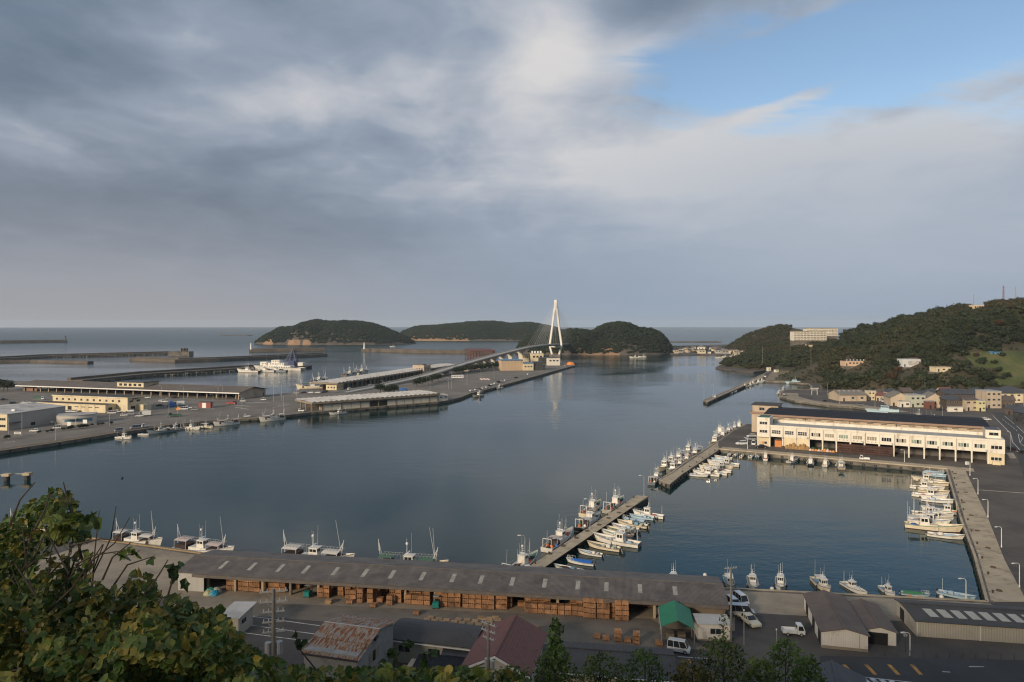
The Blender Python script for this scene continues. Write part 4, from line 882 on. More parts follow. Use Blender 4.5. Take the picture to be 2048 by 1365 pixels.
# ---------------------------------------------------------------- red-roofed house
F0, F1 = D(989, 1314, 93.0), D(1031, 1231, 106.0); yy = (F1 - F0); yy.z = 0; LEN = yy.length; yy.normalize(); xx = Vector((yy.y, -yy.x, 0))
hw = 4.9; o0 = F0 - xx * hw; t = thing('red_roof_house', 'house with large weathered red-brown gable roof and white bargeboards', 'house', (o0.x, o0.y, QZ), atan2(xx.y, xx.x))
zr_ = F0.z - QZ; ze_ = zr_ - 2.3
walls(t, .7, 2 * hw - .7, .5, LEN - .3, ze_ - .05, M('house_plaster', (0.52, 0.48, 0.41), 0.85, 0.1, 0.5), zr=zr_ - .3, axis='y')
rf = gable(t, 0, 2 * hw, 0, LEN, ze_, zr_, 'y', 0.0, 0.14, tile_red)
# courses of tiles: long strips, each lapped over the one below
for s in (-1, 1):
    for k in range(13):
        u0, u1 = k / 13, (k + 1) / 13 + .012
        xa, xb = hw + s * hw * (1 - u0), hw + s * hw * (1 - u1); za, zb = ze_ + (zr_ - ze_) * u0 + .2, ze_ + (zr_ - ze_) * u1 + .16
        MB().add([(xa, -.03, za), (xb, -.03, zb), (xb, LEN + .03, zb), (xa, LEN + .03, za), (xa, -.03, za - .06), (xa, LEN + .03, za - .06)], [(0, 1, 2, 3) if s < 0 else (3, 2, 1, 0), (0, 3, 5, 4)]).ob('tile_course', tile_red, rf)
    MB().add([(hw + s * hw, -.12, ze_ - .22), (hw, -.12, zr_ - .2), (hw, -.12, zr_ + .12), (hw + s * hw, -.12, ze_ + .1), (hw + s * hw, -.02, ze_ - .22), (hw, -.02, zr_ - .2), (hw, -.02, zr_ + .12), (hw + s * hw, -.02, ze_ + .1)], [(0, 1, 2, 3), (7, 6, 5, 4), (0, 4, 5, 1), (3, 2, 6, 7)]).ob('bargeboard', white_metal, t)
win(t, 6.2, 8.0, 2.6, 4.0, 'f', .5, 2)

# ---------------------------------------------------------------- dark corrugated roof at the bottom centre, small corner house, pole-side cabin
A, B = D(1118, 1344, 97.5), D(1350, 1360, 95.0); t, l = at(Vector((A.x, A.y, QZ)), Vector((B.x, B.y, QZ)), 'dark_roof_building', 'long building with dark corrugated roof half hidden by shrubs', 'building')
h = A.z - QZ; walls(t, .3, l - .3, .4, 9.0, h - .1, cream_wall); rf = gable(t, 0, l, 0, 9.0, h, h + .75, 'x', .3, .12, dark_roof, ridge_at=.62)
MB().box(-.3, l + .3, -.45, -.32, h - .1, h + .04).ob('gutter', white_metal, t)
for x in (1.5, 5, 9, 12.5): win(t, x, x + 1.8, 1.0, 2.0, 'f', .4)
A = D(1640, 1366, 92.5); t = thing('corner_house', 'small house with blue-black tiled roof at the road corner', 'house', (A.x - 3.0, A.y - 3, QZ), radians(-18))
walls(t, .5, 7.5, .5, 9.0, D(1632, 1300, 101).z - QZ - 1.7, offwhite_wall); hz_ = D(1632, 1300, 101).z - QZ
gable(t, 0, 8.0, 0, 9.5, hz_ - 1.6, hz_, 'y', .2, .16, tile_dark)
A, B = D(440, 1262, 113.5), D(476, 1264, 113); t, l = at(Vector((A.x, A.y, QZ)), Vector((B.x, B.y, QZ)), 'roadside_hut', 'small beige hut with pale mono-pitch roof beside the parking bays', 'hut')
h = 3.2; walls(t, 0, 3.2, 0, 4.5, h - .3, beige_siding)
MB().add([(-.4, -.5, h - .2), (3.7, -.5, h), (3.7, 5.0, h + .5), (-.4, 5.0, h + .3), (-.4, -.5, h - .32), (3.7, -.5, h - .12), (3.7, 5.0, h + .38), (-.4, 5.0, h + .18)], [(0, 1, 2, 3), (7, 6, 5, 4), (0, 4, 5, 1), (1, 5, 6, 2), (2, 6, 7, 3), (3, 7, 4, 0)]).ob('roof', pale_roof, t)
win(t, 1.0, 2.4, h - 1.7, h - .9, 'r', 3.2)

# ---------------------------------------------------------------- gable sheds by the basin
A, B = P(1644, 1296), P(1736, 1305); t, l = at(A, B, 'gable_shed', 'white gable-fronted shed with brown roof and dark doors by the basin', 'shed')
walls(t, 0, l, 0, 15.5, 2.55, offwhite_wall, zr=3.3, axis='y'); rf = gable(t, 0, l, 0, 15.5, 2.5, 3.3, 'y', .28, .12, brown_roof)
MB().box(-.02, l + .02, -.04, .0, -.2, .45).ob('plinth', concrete, t)
for y in (0.9, 5.8, 11.6): MB().box(-.05, .02, y, y + 2.0, 0, 2.1).ob('door', interior_dark, t)
MB().tube((l - 1.2, -.06, .2), (l - 1.2, -.06, 2.6), .04).ob('downpipe', frame_metal, t)
A2 = A + (B - A) * 1.04 + Vector((0.6, 3.2, 0)); t, l2 = at(A2, A2 + (B - A) * .72, 'gable_shed', 'lower brown-roofed shed with open dark doorway beside the white gable', 'shed')
walls(t, 0, l2, 0, 11.0, 2.1, offwhite_wall, zr=2.75, axis='y'); gable(t, 0, l2, 0, 11.0, 2.05, 2.75, 'y', .28, .12, brown_roof)
MB().box(.5, l2 - 1.2, -.05, .02, 0, 1.85).ob('doorway', interior_dark, t)
A, B = P(1833, 1273), P(2048, 1288); B = A + (B - A) * 1.35; t, l = at(A, B, 'long_low_shed', 'long beige shed with dark roof and row of pale skylights at right', 'shed')
walls(t, 0, l, 0, 8.6, 2.45, beige_siding); rf = gable(t, 0, l, 0, 8.6, 2.45, 3.15, 'x', .3, .12, dark_roof, ridge_at=.62)
for i in range(9):
    x = 2.6 + i * 2.12; y0, y1 = 1.4, 3.9; zf = lambda y: 2.45 + .12 + .7 * (y + .3) / (9.2 * .62) + .03
    MB().add([(x, y0, zf(y0)), (x + 1.35, y0, zf(y0)), (x + 1.0, y1, zf(y1)), (x - .35, y1, zf(y1)), (x, y0, zf(y0) - .03), (x + 1.35, y0, zf(y0) - .03), (x + 1.0, y1, zf(y1) - .03), (x - .35, y1, zf(y1) - .03)], [(0, 1, 2, 3), (0, 4, 5, 1), (1, 5, 6, 2), (2, 6, 7, 3), (3, 7, 4, 0)]).ob('skylight', M('skylight_pale', (0.42, 0.40, 0.34), 0.5, .12, 1.0), rf)
for x in (.1, 9.4, 18.6): MB().tube((x, -.05, -.1), (x, -.05, 2.4), .06).ob('downpipe', white_metal, t)
MB().box(-.03, .02, 5.2, 7.0, 0, 2.0).ob('door', interior_dark, t)
# posts along the pavement
for i in range(12):
    p = P(1742 + i * 26, 1311 + i * 0.9); o = MB().tube((0, 0, -.1), (0, 0, .95), .055, n=8).add([], []).ob('bollard', M('bollard_brown', (0.12, 0.09, 0.07), .7, .2), None); o.location = p; tag(o, 'slim brown bollard beside the bottom-right road, %s from the left' % ORD[i], 'bollard', 'bollards along the road')

# ---------------------------------------------------------------- the white market building
A3 = P(1514, 892); B3 = P(2010, 931); t, ML = at(A3, B3, 'market_building', 'long cream fish market building with columns and dark rear roof', 'building')
MKT = t; bw = ML / 17; GF, TOP, DEP = 4.2, 9.0, 14.0
MB().box(bw, ML - bw, 0.35, DEP, GF, TOP - .75).ob('upper_wall', white_wall, t)
MB().box(bw, ML - bw, 0.15, 0.5, TOP - .75, TOP).ob('parapet', white_wall, t)
MB().box(bw, ML - bw, DEP - .3, DEP, TOP - .75, TOP + .5).ob('rear_parapet', white_wall, t)
MB().box(bw, ML - bw, 0.5, DEP - .3, TOP - .75, TOP - .6).ob('roof_deck', flat_roof, t)
# end towers
MB().box(0, bw, 0, 9.0, GF - .3, 11.9).ob('tower', white_wall, t); MB().box(0, bw, 0.3, 9.0, -.4, GF - .3).ob('tower_base', cream_wall, t)
MB().box(.35, bw - .35, .35, 8.7, 11.85, 11.93).ob('tower_roof', M('green_roof', (0.02, 0.11, 0.075), .6, .15, .8), t)
MB().box(ML - bw, ML, -.02, 9.0, GF - .2, TOP).ob('end_block', white_wall, t); MB().box(ML - bw + .1, ML - .1, 0.2, 9.0, -.4, GF - .2).ob('end_block_base', cream_wall, t)
MB().box(ML - bw - .5, ML - .8, 3.5, 12.0, TOP, TOP + 2.9).ob('stair_tower', white_wall, t); MB().box(ML - bw - .3, ML - 1, 3.7, 11.8, TOP + 2.88, TOP + 2.95).ob('stair_tower_roof', dark_metal, t)
win(t, ML - bw + .6, ML - 1.5, TOP + .9, TOP + 2.0, 'f', 3.5, 2)
for i in range(1, 17):
    x = i * bw; up = MB().box(x - .18, x + .18, -.22 if i % 2 == 0 else .0, .36, GF - .5, TOP - .04).ob('pilaster', white_wall, t)
    MB().box(x - .24, x + .24, 0.1, .6, -.4, GF - .5).ob('column', white_wall, t); MB().box(x - .3, x + .3, -.1, .66, GF - .5, GF - .1).ob('column_head', white_wall, t) if i % 1 == 0 else None
gsets = [[glass], [glass], [glass], [glass, glass_beige, glass_beige], [glass_beige], [glass_green], [glass_beige, glass_beige], [glass_beige], [glass], [glass, glass_beige], [glass_green, glass_green, glass], [glass_green, glass, glass, glass_green], [glass_green, glass], [glass_green, glass_green, glass], [glass, glass_green], [glass]]
for i in range(1, 17):
    x = i * bw; g = gsets[i - 1]
    if i < 16: win(t, x + .8, x + bw - .8, GF + 1.25, GF + 2.75, 'f', .35, 4, g, white_metal, rows=2 if i < 4 else 1)
for z0 in (5.6, 9.0): win(t, 1.0, bw - .9, z0, z0 + 1.2, 'f', 0.0, 3, glass, white_metal)
win(t, ML - bw + .8, ML - .8, GF + 1.3, GF + 2.6, 'f', -.02, 3, glass, white_metal); win(t, ML - bw + .8, ML - .9, 1.4, 2.6, 'f', .2, 3, glass, white_metal)
win(t, 1.8, 3.9, 1.0, 2.0, 'f', .3, 2, [M('orange_panel', (0.55, 0.20, 0.05), .6, .1), glass])
MB().box(ML - bw + 1.2, ML - bw + 3.6, -1.0, .15, -.2, 1.3).ob('porch', cream_wall, t); MB().box(.5, bw - .3, -.5, .25, GF - .45, GF - .32).ob('awning', tan_wall, t)
# ground floor: bays 3-4 closed, the rest open to a dark hall
MB().box(2 * bw + .25, 4 * bw - .25, .55, .75, -.3, GF).ob('ground_wall', cream_wall, t)
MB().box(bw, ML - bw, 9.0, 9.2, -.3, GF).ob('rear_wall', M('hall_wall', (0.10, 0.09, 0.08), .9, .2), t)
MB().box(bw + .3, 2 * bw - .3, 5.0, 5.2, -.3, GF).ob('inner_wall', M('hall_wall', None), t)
for i in (6, 7, 8):
    for k in range(3):
        x = i * bw + 1.2 + k * 1.3; MB().tube((x, .33, GF + .7), (x, .22, GF + .7), .16, n=8).ob('vent', dark_metal, t)
for i in (2, 5, 6, 9, 11, 13, 15): MB().box(i * bw + .3, i * bw + 1.5, .6, 1.7, TOP - .6, TOP + .05).ob('roof_vent', flat_roof, t)
for i in range(1, 17): MB().box(i * bw - .25, i * bw + .25, DEP - .5, DEP - .02, TOP + .3, TOP + .75).ob('parapet_post', white_wall, t)
for i in (1, 3, 5, 8, 10, 12, 14, 16): MB().tube((i * bw + .42, .26, GF - .2), (i * bw + .42, .26, TOP - .3), .055, n=6).ob('downpipe', tan_wall, t)
for i in (3, 7, 9, 12, 15): MB().box(i * bw + bw - .75, i * bw + bw - .3, -.1, .33, GF + .25, GF + .85).ob('air_conditioner', flat_roof, t)
# rear hall
MB().box(1.5, ML - 4, 16.5, 44, -.4, 11.0).ob('rear_hall_wall', tan_wall, t)
rh = gable(t, 1.5, ML - 4, 16.5, 44, 11.3, 12.2, 'x', 1.2, .2, black_roof)
MB().box(.3, ML - 2.8, 15.1, 15.28, 10.7, 11.5).ob('fascia', fascia, rh)
for i in range(16): win(t, 6 + i * 4.9, 8.4 + i * 4.9, 9.75, 10.1, 'f', 16.5, 1, interior_dark, tan_wall)
for i in (0.2, .4, .6, .8): MB().tube((ML * i, 16.4, 8), (ML * i, 16.4, 11.0), .1).ob('downpipe', dark_metal, t)
MB().box(-8.5, 4.5, 38.5, 52, -.4, 8.6).ob('rear_tower', tan_wall, t); MB().box(-9.2, 5, 37.9, 52.6, 8.6, 9.5).ob('rear_tower_band', fascia, t)
MB().box(-8.3, 3.2, 39, 51, 9.5, 12.6).ob('rear_tower_top', tan_wall, t); MB().box(-8.9, 3.8, 38.4, 51.6, 12.6, 12.8).ob('rear_tower_roof', M('brown_flat', (0.06, .05, .045), .8, .2), t); win(t, -5.2, -2.8, 10.2, 11.6, 'f', 39, 2)
mu = (B3 - A3).normalized(); mv = Vector((-mu.y, mu.x, 0)); mrz = atan2(mu.y, mu.x)
def mk(x, y, z=0.02): p = A3 + mu * x + mv * y; return Vector((p.x, p.y, QZ + z))
# goods under the market building
mb = MB(); mb.box(0, 2.6, 0, 2.4, 0, 2.6); o = mb.ob('orange_container', M('orange_panel', None)); o.location = mk(bw + 1.9, .9); o.rotation_euler = (0, 0, mrz); tag(o, 'orange wooden storage box in the market bay next to the tower', 'container')
dkw = M('stained_crate', (0.085, 0.040, 0.030), .85, .25, .8, objrand=.4); DCR = crate_mesh(1.24, 1.2, 0.86, dkw, 3); DCR.materials.clear(); DCR.materials.append(dkw)
for i in range(15):
    for k in range(4):
        o = link_mesh('stained_crate', DCR, None, mk(6 * bw + .95 + i * 1.29, .1 + .1 * (i % 2), .02 + .865 * k), (0, 0, mrz)); tag(o, 'dark red-brown crate walling the market front, %s from the left, %s row' % (ORD[i], lv[k]), 'crate', 'dark crates walling the market front')
net = M('fishing_net', (0.36, 0.22, 0.09), .95, .4, 2.0, .08); net2 = M('brown_net', (0.09, 0.07, 0.05), .95, .4, 2.0, .08)
for i in range(7): heap('net_heap', mk(2 * bw + 1.8 + i * 1.25, -.6 - .4 * (i % 2), -.05), 1.0, .9, 1.5 + .5 * (i % 3), net, 'heaped ochre fishing net below the market windows, %s from the left' % ORD[i], 'fishing net', i + 20)
heap('net_heap', mk(2 * bw + .3, -1.0, -.05), 1.0, .8, 1.0, net2, 'small dark net heap left of the ochre nets', 'fishing net', 40)
for i in range(9): heap('float_bag', mk(4 * bw + .6 + i * 1.05, -1.2, -.05), .62, .55, .75 + .4 * (i in (5, 6)), M('bag_%d' % (i % 3), [(0.62, .52, .42), (.60, .28, .16), (.62, .24, .05)][i % 3] if i != 5 else (.62, .2, .03), .8, .15), 'bundled pale and orange net floats before the open bays, %s from the left' % ORD[i], 'float bag', i + 50)
for i in range(3): heap('green_net', mk(4 * bw + 1.4 + i * 2.6, 1.4, -.05), 1.3, 1.0, 1.1, M('green_net', (.035, .07, .03), .95, .3, 2, .06), 'green fishing net heaped inside the open bay, %s from the left' % ORD[i], 'fishing net', i + 70)
# ---------------------------------------------------------------- buildings of the port across the water
# grey warehouse at the left edge
A, B = P(14.6, 861.6), P(131, 842); dl = (B - A).normalized(); perp = Vector((-dl.y, dl.x, 0)); A0 = A + perp * 36
t, l = at(A0, A, 'grey_warehouse', 'big grey metal-clad warehouse at the left edge of the port', 'warehouse')
dp = (B - A).length
walls(t, 0, l, 0, dp, 7.6, grey_wall_y, zr=9.0, axis='y'); gable(t, 0, l, 0, dp, 7.65, 9.0, 'y', .3, .15, pale_roof)
MB().box(l - 14, l, -.06, 0, -.3, 7.5).ob('front_cladding', cream_wall, t)
for z in (1.5, 4.7): win(t, l - 4.4, l - .9, z, z + 1.2, 'f', -.06, 3, glass)
for y in (13, 29): win(t, y, y + 2.6, .5, 2.2, 'r', l, 2)
MB().box(l, l + 1.6, 1.0, 6.5, 3.2, 3.45).ob('awning', dark_metal, t)
for x in (l - 6, l - 16, l - 26): MB().box(x, x + 1.8, 8, 9.5, 8.2, 9.0).ob('roof_ventilator', white_metal, t)
# curved office with blue glass
A, B = P(113, 851), P(190, 847); t, l = at(A, B, 'glass_office', 'low pale office with curved band of blue glass by the warehouse', 'office')
pts = [(l * k / 14, -2.2 * sin(pi * k / 14)) for k in range(15)]
MB().prism(pts + [(l, 9), (0, 9)], -.4, 4.6).ob('wall', M('pale_panel', (0.50, 0.46, 0.40), .7, .06), t); MB().prism([(x, y - .25) for x, y in pts] + [(l + .2, 9.2), (-.2, 9.2)], 4.6, 4.85).ob('roof', flat_roof, t)
for k in range(3, 13):
    (a, b), (c, d) = pts[k], pts[k + 1]; MB().add([(a, b - .05, 1.5), (c, d - .05, 1.5), (c, d - .05, 3.1), (a, b - .05, 3.1)], [(0, 1, 2, 3)]).ob('glass_pane', glass_blue, t)
MB().box(3, 9, -4.4, -.5, 3.1, 3.3).ob('canopy', pale_roof, t); win(t, .5, 1.6, 1.5, 3.0, 'f', .0)
for x in (3.3, 8.7): MB().tube((x, -4.1, -.1), (x, -4.1, 3.1), .08).ob('post', white_metal, t)
# cream two-storey building
A, B = P(75, 825.5), P(210, 826.4); A = Vector((-281, 413, QZ)); B = Vector((-231, 397.7, QZ)); t, l = at(A, B, 'cream_market_office', 'cream two-storey building with flat dark roofs and row of square windows', 'building')
MB().box(0, l, 0, 7.5, -.4, 4.1).ob('annex_wall', cream_wall, t); MB().box(-.1, l + .1, -.15, 7.6, 4.1, 4.45).ob('annex_parapet', cream_wall, t); MB().box(.3, l - .3, .2, 7.3, 4.44, 4.5).ob('annex_roof', dark_roof, t)
MB().box(4, l + 8, 7.6, 20, -.4, 7.6).ob('wall', cream_wall, t); MB().box(3.6, l + 8.4, 7.2, 20.4, 7.6, 8.2).ob('parapet', cream_wall, t); MB().box(4.2, l + 7.8, 7.8, 19.8, 8.19, 8.26).ob('roof', dark_roof, t)
for i in range(11): win(t, 6.5 + i * 4.7, 8.0 + i * 4.7, 5.3, 6.6, 'f', 7.6, 2, glass, tan_wall)
for i in range(9): win(t, 4.6 + i * 5.0, 7.6 + i * 5, 2.6, 3.1, 'f', 0, 2, interior_dark, tan_wall)
MB().box(24.5, 27.4, -.05, .02, 0, 3.0).ob('door', interior_dark, t)
for y, z0, z1 in ((9, 5.2, 6.4), (14, 5.2, 6.4)): win(t, y, y + 2.4, z0, z1, 'r', l + 8, 2)
MB().box(l, l + .06, 2, 4.6, 0, 2.8).ob('door', interior_dark, t); MB().box(l + 8, l + 8.06, 10, 13, 0, 2.9).ob('door', interior_dark, t)
for i in range(9): MB().box(l - 9 + i * 1.55, l - 8.2 + i * 1.55, 7.1, 7.19, 7.7, 8.1).ob('sign_letter', white_metal, t)
for i in range(3): MB().box(l + 8.41, l + 8.47, 10.8 + i * 1.5, 11.8 + i * 1.5, 6.7, 7.5).ob('sign_letter', dark_metal, t)
MB().box(l + 8, l + 13, 14, 20, -.4, 3.6).ob('side_annex', cream_wall, t)
# long open market hall
A, B = Vector((-371, 530, QZ)), Vector((-181.6, 471.6, QZ)); t, l = at(A, B, 'open_market_hall', 'very long open-sided market hall with brown roof across the port', 'market hall')
gable(t, 0, l, -3.5, 26, 4.3, 7.2, 'x', 1.0, .25, M('hall_roof', (0.135, .11, .09), .8, .15, .1, dirt=(.10, .08, .065), dirt_amt=.4, dirt_scale=.05), name='roof')
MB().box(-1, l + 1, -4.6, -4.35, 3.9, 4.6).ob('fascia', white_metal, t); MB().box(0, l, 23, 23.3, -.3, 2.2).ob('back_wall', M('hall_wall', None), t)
for i in range(25):
    x = 3 + i * (l - 8) / 24; MB().box(x - .4, x + .4, -.4, .4, -.3, 4.3).ob('column', concrete, t); MB().box(x - .35, x + .35, 17.5, 18.2, -.3, 4.6).ob('column', concrete_wall, t)
mb = MB(); mb.box(l - 1.2, l - .6, -3.0, 25.5, -.4, 4.2); mb.ob('end_wall', tan_wall, t); MB().add([(l - .6, -3, 4.2), (l - .6, 25.5, 4.2), (l - .6, 11.2, 7.0)], [(0, 1, 2)]).ob('gable', tan_wall, t)
MB().box(l * .505 - 10, l * .505 + 14, 1.0, 15, 4.6, 8.9).ob('office_storey', cream_wall, t); MB().box(l * .505 - 11, l * .505 + 15, 0, 16, 8.9, 9.3).ob('office_roof', dark_metal, t)
for i in range(5): win(t, l * .505 - 8 + i * 4.3, l * .505 - 5.4 + i * 4.3, 6.2, 8.0, 'f', 1.0, 2)
MB().box(0.2, 14, .6, 1.0, -.3, 4.3).ob('shutter_wall', M('brick_wall', (.26, .14, .10), .9, .2), t)
# quay store with zigzag roof edge
A, B = Vector((-111, 408, QZ)), Vector((-48.4, 458, QZ)); t, l = at(A, B, 'quay_store', 'waterside store with zigzag roof edge and white shutters', 'warehouse')
def zigzag_roof(t, x0, x1, y0, y1, z, n, amp, m, th=.5):
    xs = [x0 + (x1 - x0) * k / (2 * n) for k in range(2 * n + 1)]; zs = [z + (amp if k % 2 else 0) for k in range(2 * n + 1)]
    rows = [[(x, y0, zz) for x, zz in zip(xs, zs)], [(x, (y0 + y1) / 2, zz + amp * .8) for x, zz in zip(xs, zs)], [(x, y1, zz) for x, zz in zip(xs, zs)]]
    mb = MB().grid(rows); mb.add([(x, y0, zz) for x, zz in zip(xs, zs)] + [(x1, y0, z - th), (x0, y0, z - th)], [tuple(range(2 * n + 3))][:0])
    return mb.ob('roof', m, t)
rf = zigzag_roof(t, -6.5, l + .5, -1.6, 24, 5.2, 26, .55, pale_roof)
band = M('store_band', (0.25, 0.205, 0.15), .85, .15, .3, dirt=(.16, .13, .10), dirt_amt=.4)
n = 26; xs = [-6.5 + (l + 7) * k / (2 * n) for k in range(2 * n + 1)]
mb = MB().grid([[(x, -1.62, 4.2) for x in xs], [(x, -1.62, 5.16 + (.55 if k % 2 else 0)) for k, x in enumerate(xs)]]); mb.box(-6.5, -6.3, -1.6, 24, 4.2, 5.3); mb.box(-6.4, l + .4, -1.6, 24, 4.1, 4.2); mb.ob('roof_band', band, t)
MB().box(0, l, .1, .3, -.3, 4.2).ob('wall', M('store_wall', (.34, .285, .21), .85, .12, .3), t); MB().box(0, l, 22, 22.3, -.3, 4.2).ob('back_wall', tan_wall, t); MB().box(-.1, .1, .1, 3, -.3, 4.2).ob('corner_pier', tan_wall, t); MB().box(l - .2, l, .3, 22, -.3, 4.2).ob('side_wall', tan_wall, t)
shut = M('white_shutter', (.62, .57, .46), .7, .08, .4, wave=('Z', 4, .02)); nb = 13
for i in range(nb):
    x0, x1 = .7 + i * (l - 1) / nb, .7 + (i + 1) * (l - 1) / nb - .5
    if i in (5, 6): MB().box(x0, x1, .04, .12, 0, 3.3).ob('doorway', interior_dark, t)
    else: MB().box(x0, x1, .03, .12, 0, 2.9 + .4 * (i < 4)).ob('shutter', shut, t)
for i in range(0, nb + 1, 2): x = .35 + i * (l - 1) / nb; MB().box(x - .35, x + .35, -.15, .1, -.3, 4.2).ob('pilaster', band, t)
for y in (0, 8, 16): MB().box(-6.2, -5.4, y, y + .8, -.3, 4.2).ob('column', band, t)
MB().box(l + 1.0, l + 8.5, 1.0, 7, -.3, 4.0).ob('white_office', white_wall, t)
for x in (l + 2.2, l + 5.8): win(t, x, x + 1.6, 1.9, 2.8, 'f', 1.0, 2)
# second shed with scalloped roof along the outer quay
A, B = Vector((-134, 534.5, QZ)), Vector((-63, 778, QZ)); t, l = at(A, B, 'scalloped_shed', 'long fish shed with pale scalloped roof running beside the bridge ramp', 'shed')
rf = zigzag_roof(t, -2, l, -2.2, 20, 5.6, 46, .7, pale_roof); MB().box(-2, l, -2.22, -2.0, 4.6, 5.55).ob('roof_band', band, t); MB().box(-2.1, -1.9, -2.2, 20, 4.6, 5.9).ob('roof_band', band, t)
teal = M('teal_panel', (.05, .13, .13), .6, .2, .3)
for i in range(34):
    x = 10 + i * (l - 12) / 33; MB().box(x - .35, x + .35, -.3, .4, -.3, 4.7).ob('column', concrete, t)
    if i % 3: MB().box(x + .5, x + 4.5, 4, 4.2, -.3, 4.6).ob('panel', teal, t)
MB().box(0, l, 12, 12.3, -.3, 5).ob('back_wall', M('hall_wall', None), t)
MB().box(0, 11, 0, 9, -.3, 4.6).ob('end_office', cream_wall, t)
for i in range(4): win(t, 1.2 + i * 2.5, 2.4 + i * 2.5, 1.4, 2.6, 'f', 0, 1)
for i in range(3): win(t, 1.2 + i * 2.6, 2.4 + i * 2.6, 1.4, 2.6, 'l', 0, 1)
xm = l * .62; MB().box(xm, xm + 17, -4, 8, -.3, 10.2).ob('office_tower', tan_wall, t); MB().box(xm + 2, xm + 11, -2, 6, 10.2, 11.0).ob('tower_cap', concrete_wall, t)
for z in (2.2, 5.6):
    for k in range(3): win(t, -2.5 + k * 2.6, -1.3 + k * 2.6, z, z + 1.8, 'l', xm, 1)
for k in range(3): win(t, xm + 3 + k * 4, xm + 4.2 + k * 4, 5, 8.5, 'f', -4, 1)
# blue-roofed building and sheds under the bridge end
A, B = P(1003, 742), P(1066, 741); t, l = at(A, B, 'blue_roof_building', 'orange-tan building with blue roof near the bridge end', 'building')
h = 11; walls(t, 0, l * .68, 0, 16, h, M('orange_plaster', (.50, .36, .23), .85, .1, .1)); MB().box(-.6, l * .69, -.8, 17, h, h + .7).ob('roof', M('blue_roof', (.10, .22, .36), .6, .12, .1), t)
MB().box(l * .68, l, -2, 12, -.3, 7.5).ob('wing', cream_wall, t); MB().box(l * .67, l + .5, -2.6, 12.5, 7.5, 8.2).ob('wing_roof', M('blue_roof', None), t)
for i in range(9): MB().box(i * 3.6 + .5, i * 3.6 + .8, -.12, 0, 0, h).ob('rib', tan_wall, t)
for i in range(3): win(t, l * .72 + i * 3.3, l * .72 + i * 3.3 + 2, 3.5, 5, 'f', -2, 2)
for i, (a, b, w_, d_, hh, m_, lb) in enumerate(((1045, 724, 9, 10, 10, cream_wall, 'small pale tower block behind the blue-roofed building'), (1063, 726, 16, 10, 12, cream_wall, 'pale block with white drums on its roof near the bridge pylon'), (1068, 741, 10, 8, 9, M('dark_shed', (.05, .05, .05), .8, .2), 'dark shed at the right end of the blue-roofed building'), (1096, 731.5, 15, 8, 9, white_wall, 'white two-storey hut on the quay before the pylon'), (1080, 729, 20, 10, 8, M('dark_shed', None), 'dark low shed on the quay left of the white hut'), (1077, 739, 8, 6, 6, tan_wall, 'small tan hut beside the dark shed on the quay'))):
    p = P(a, b); t = thing('quay_block', lb, 'building', p, radians(10)); walls(t, 0, w_, 0, d_, hh, m_); MB().box(-.3, w_ + .3, -.3, d_ + .3, hh, hh + .4).ob('roof', flat_roof if i < 2 else dark_metal, t)
    for k in range(3): win(t, w_ * (.12 + .29 * k), w_ * (.3 + .29 * k), hh * .55, hh * .75, 'f', 0, 1)
    if i == 1:
        for k in range(4): MB().tube((2 + k * 3.8, 4, hh), (2 + k * 3.8, 4, hh + 3.2), 1.3, n=10).ob('roof_drum', white_metal, t)
heap('orange_gear', P(1140, 730) + Vector((0, 0, 0)), 6, 3.5, 3.4, M('orange_gear', (.75, .26, .06), .7, .2, .3), 'bright orange net pile at the tip of the port quay', 'fishing gear', 91)

# ---------------------------------------------------------------- bridge
B0, B1 = Vector((-121, 522)), Vector((71, 1137)); bd = (B1 - B0); BL = bd.length; bd = bd / BL; bn = Vector((bd.y, -bd.x))
prof = [(-.02, 1.5), (.06, 2.0), (.14, 2.9), (.209, 4.2), (.30, 7.6), (.416, 11.6), (.553, 15.6), (.66, 18.2), (.763, 19.9), (.88, 20.2), (1.0, 19.6), (1.1, 18.0), (1.2, 15.8), (1.28, 14)]
def bz(t):
    for k in range(1, len(prof) - 1):
        if t <= prof[k + 1][0] or k == len(prof) - 2:
            a, b = prof[k], prof[k + 1]
            if t < prof[1][0]: a, b = prof[0], prof[1]
            return a[1] + (b[1] - a[1]) * (t - a[0]) / (b[0] - a[0])
def bp(t, off=0, z=None): p = B0 + bd * (BL * t) + bn * off; return Vector((p.x, p.y, bz(t) if z is None else z))
t = thing('cable_stayed_bridge', 'pale cable-stayed road bridge with tall A-shaped pylon and long ramp', 'bridge')
ts = [-.02 + 1.3 * k / 90 for k in range(91)]
def deck_part(name, sect, m, tt=ts):
    MB().grid([[bp(k, o, bz(k) + dz) for k in tt] for o, dz in sect + [sect[0]]]).ob(name, m, t)
deck_part('road_deck', [(-5.5, 0.0), (5.5, 0.0), (5.5, -.5), (3.6, -2.2), (-3.6, -2.2), (-5.5, -.5)], M('deck_road', (.40, .37, .33), .9, .12, .1))
for s in (-1, 1): deck_part('parapet', [(s * 5.5, -.55), (s * 5.5, 1.0), (s * 5.15, 1.0), (s * 5.15, -.55)], bridge_concrete)
lt = [k for k in ts if k < .26]
for s in (-1, 1): MB().grid([[bp(k, s * 5.3, 1.0) for k in lt], [bp(k, s * 5.3, bz(k) - .4) for k in lt]]).ob('ramp_wall', bridge_concrete, t)
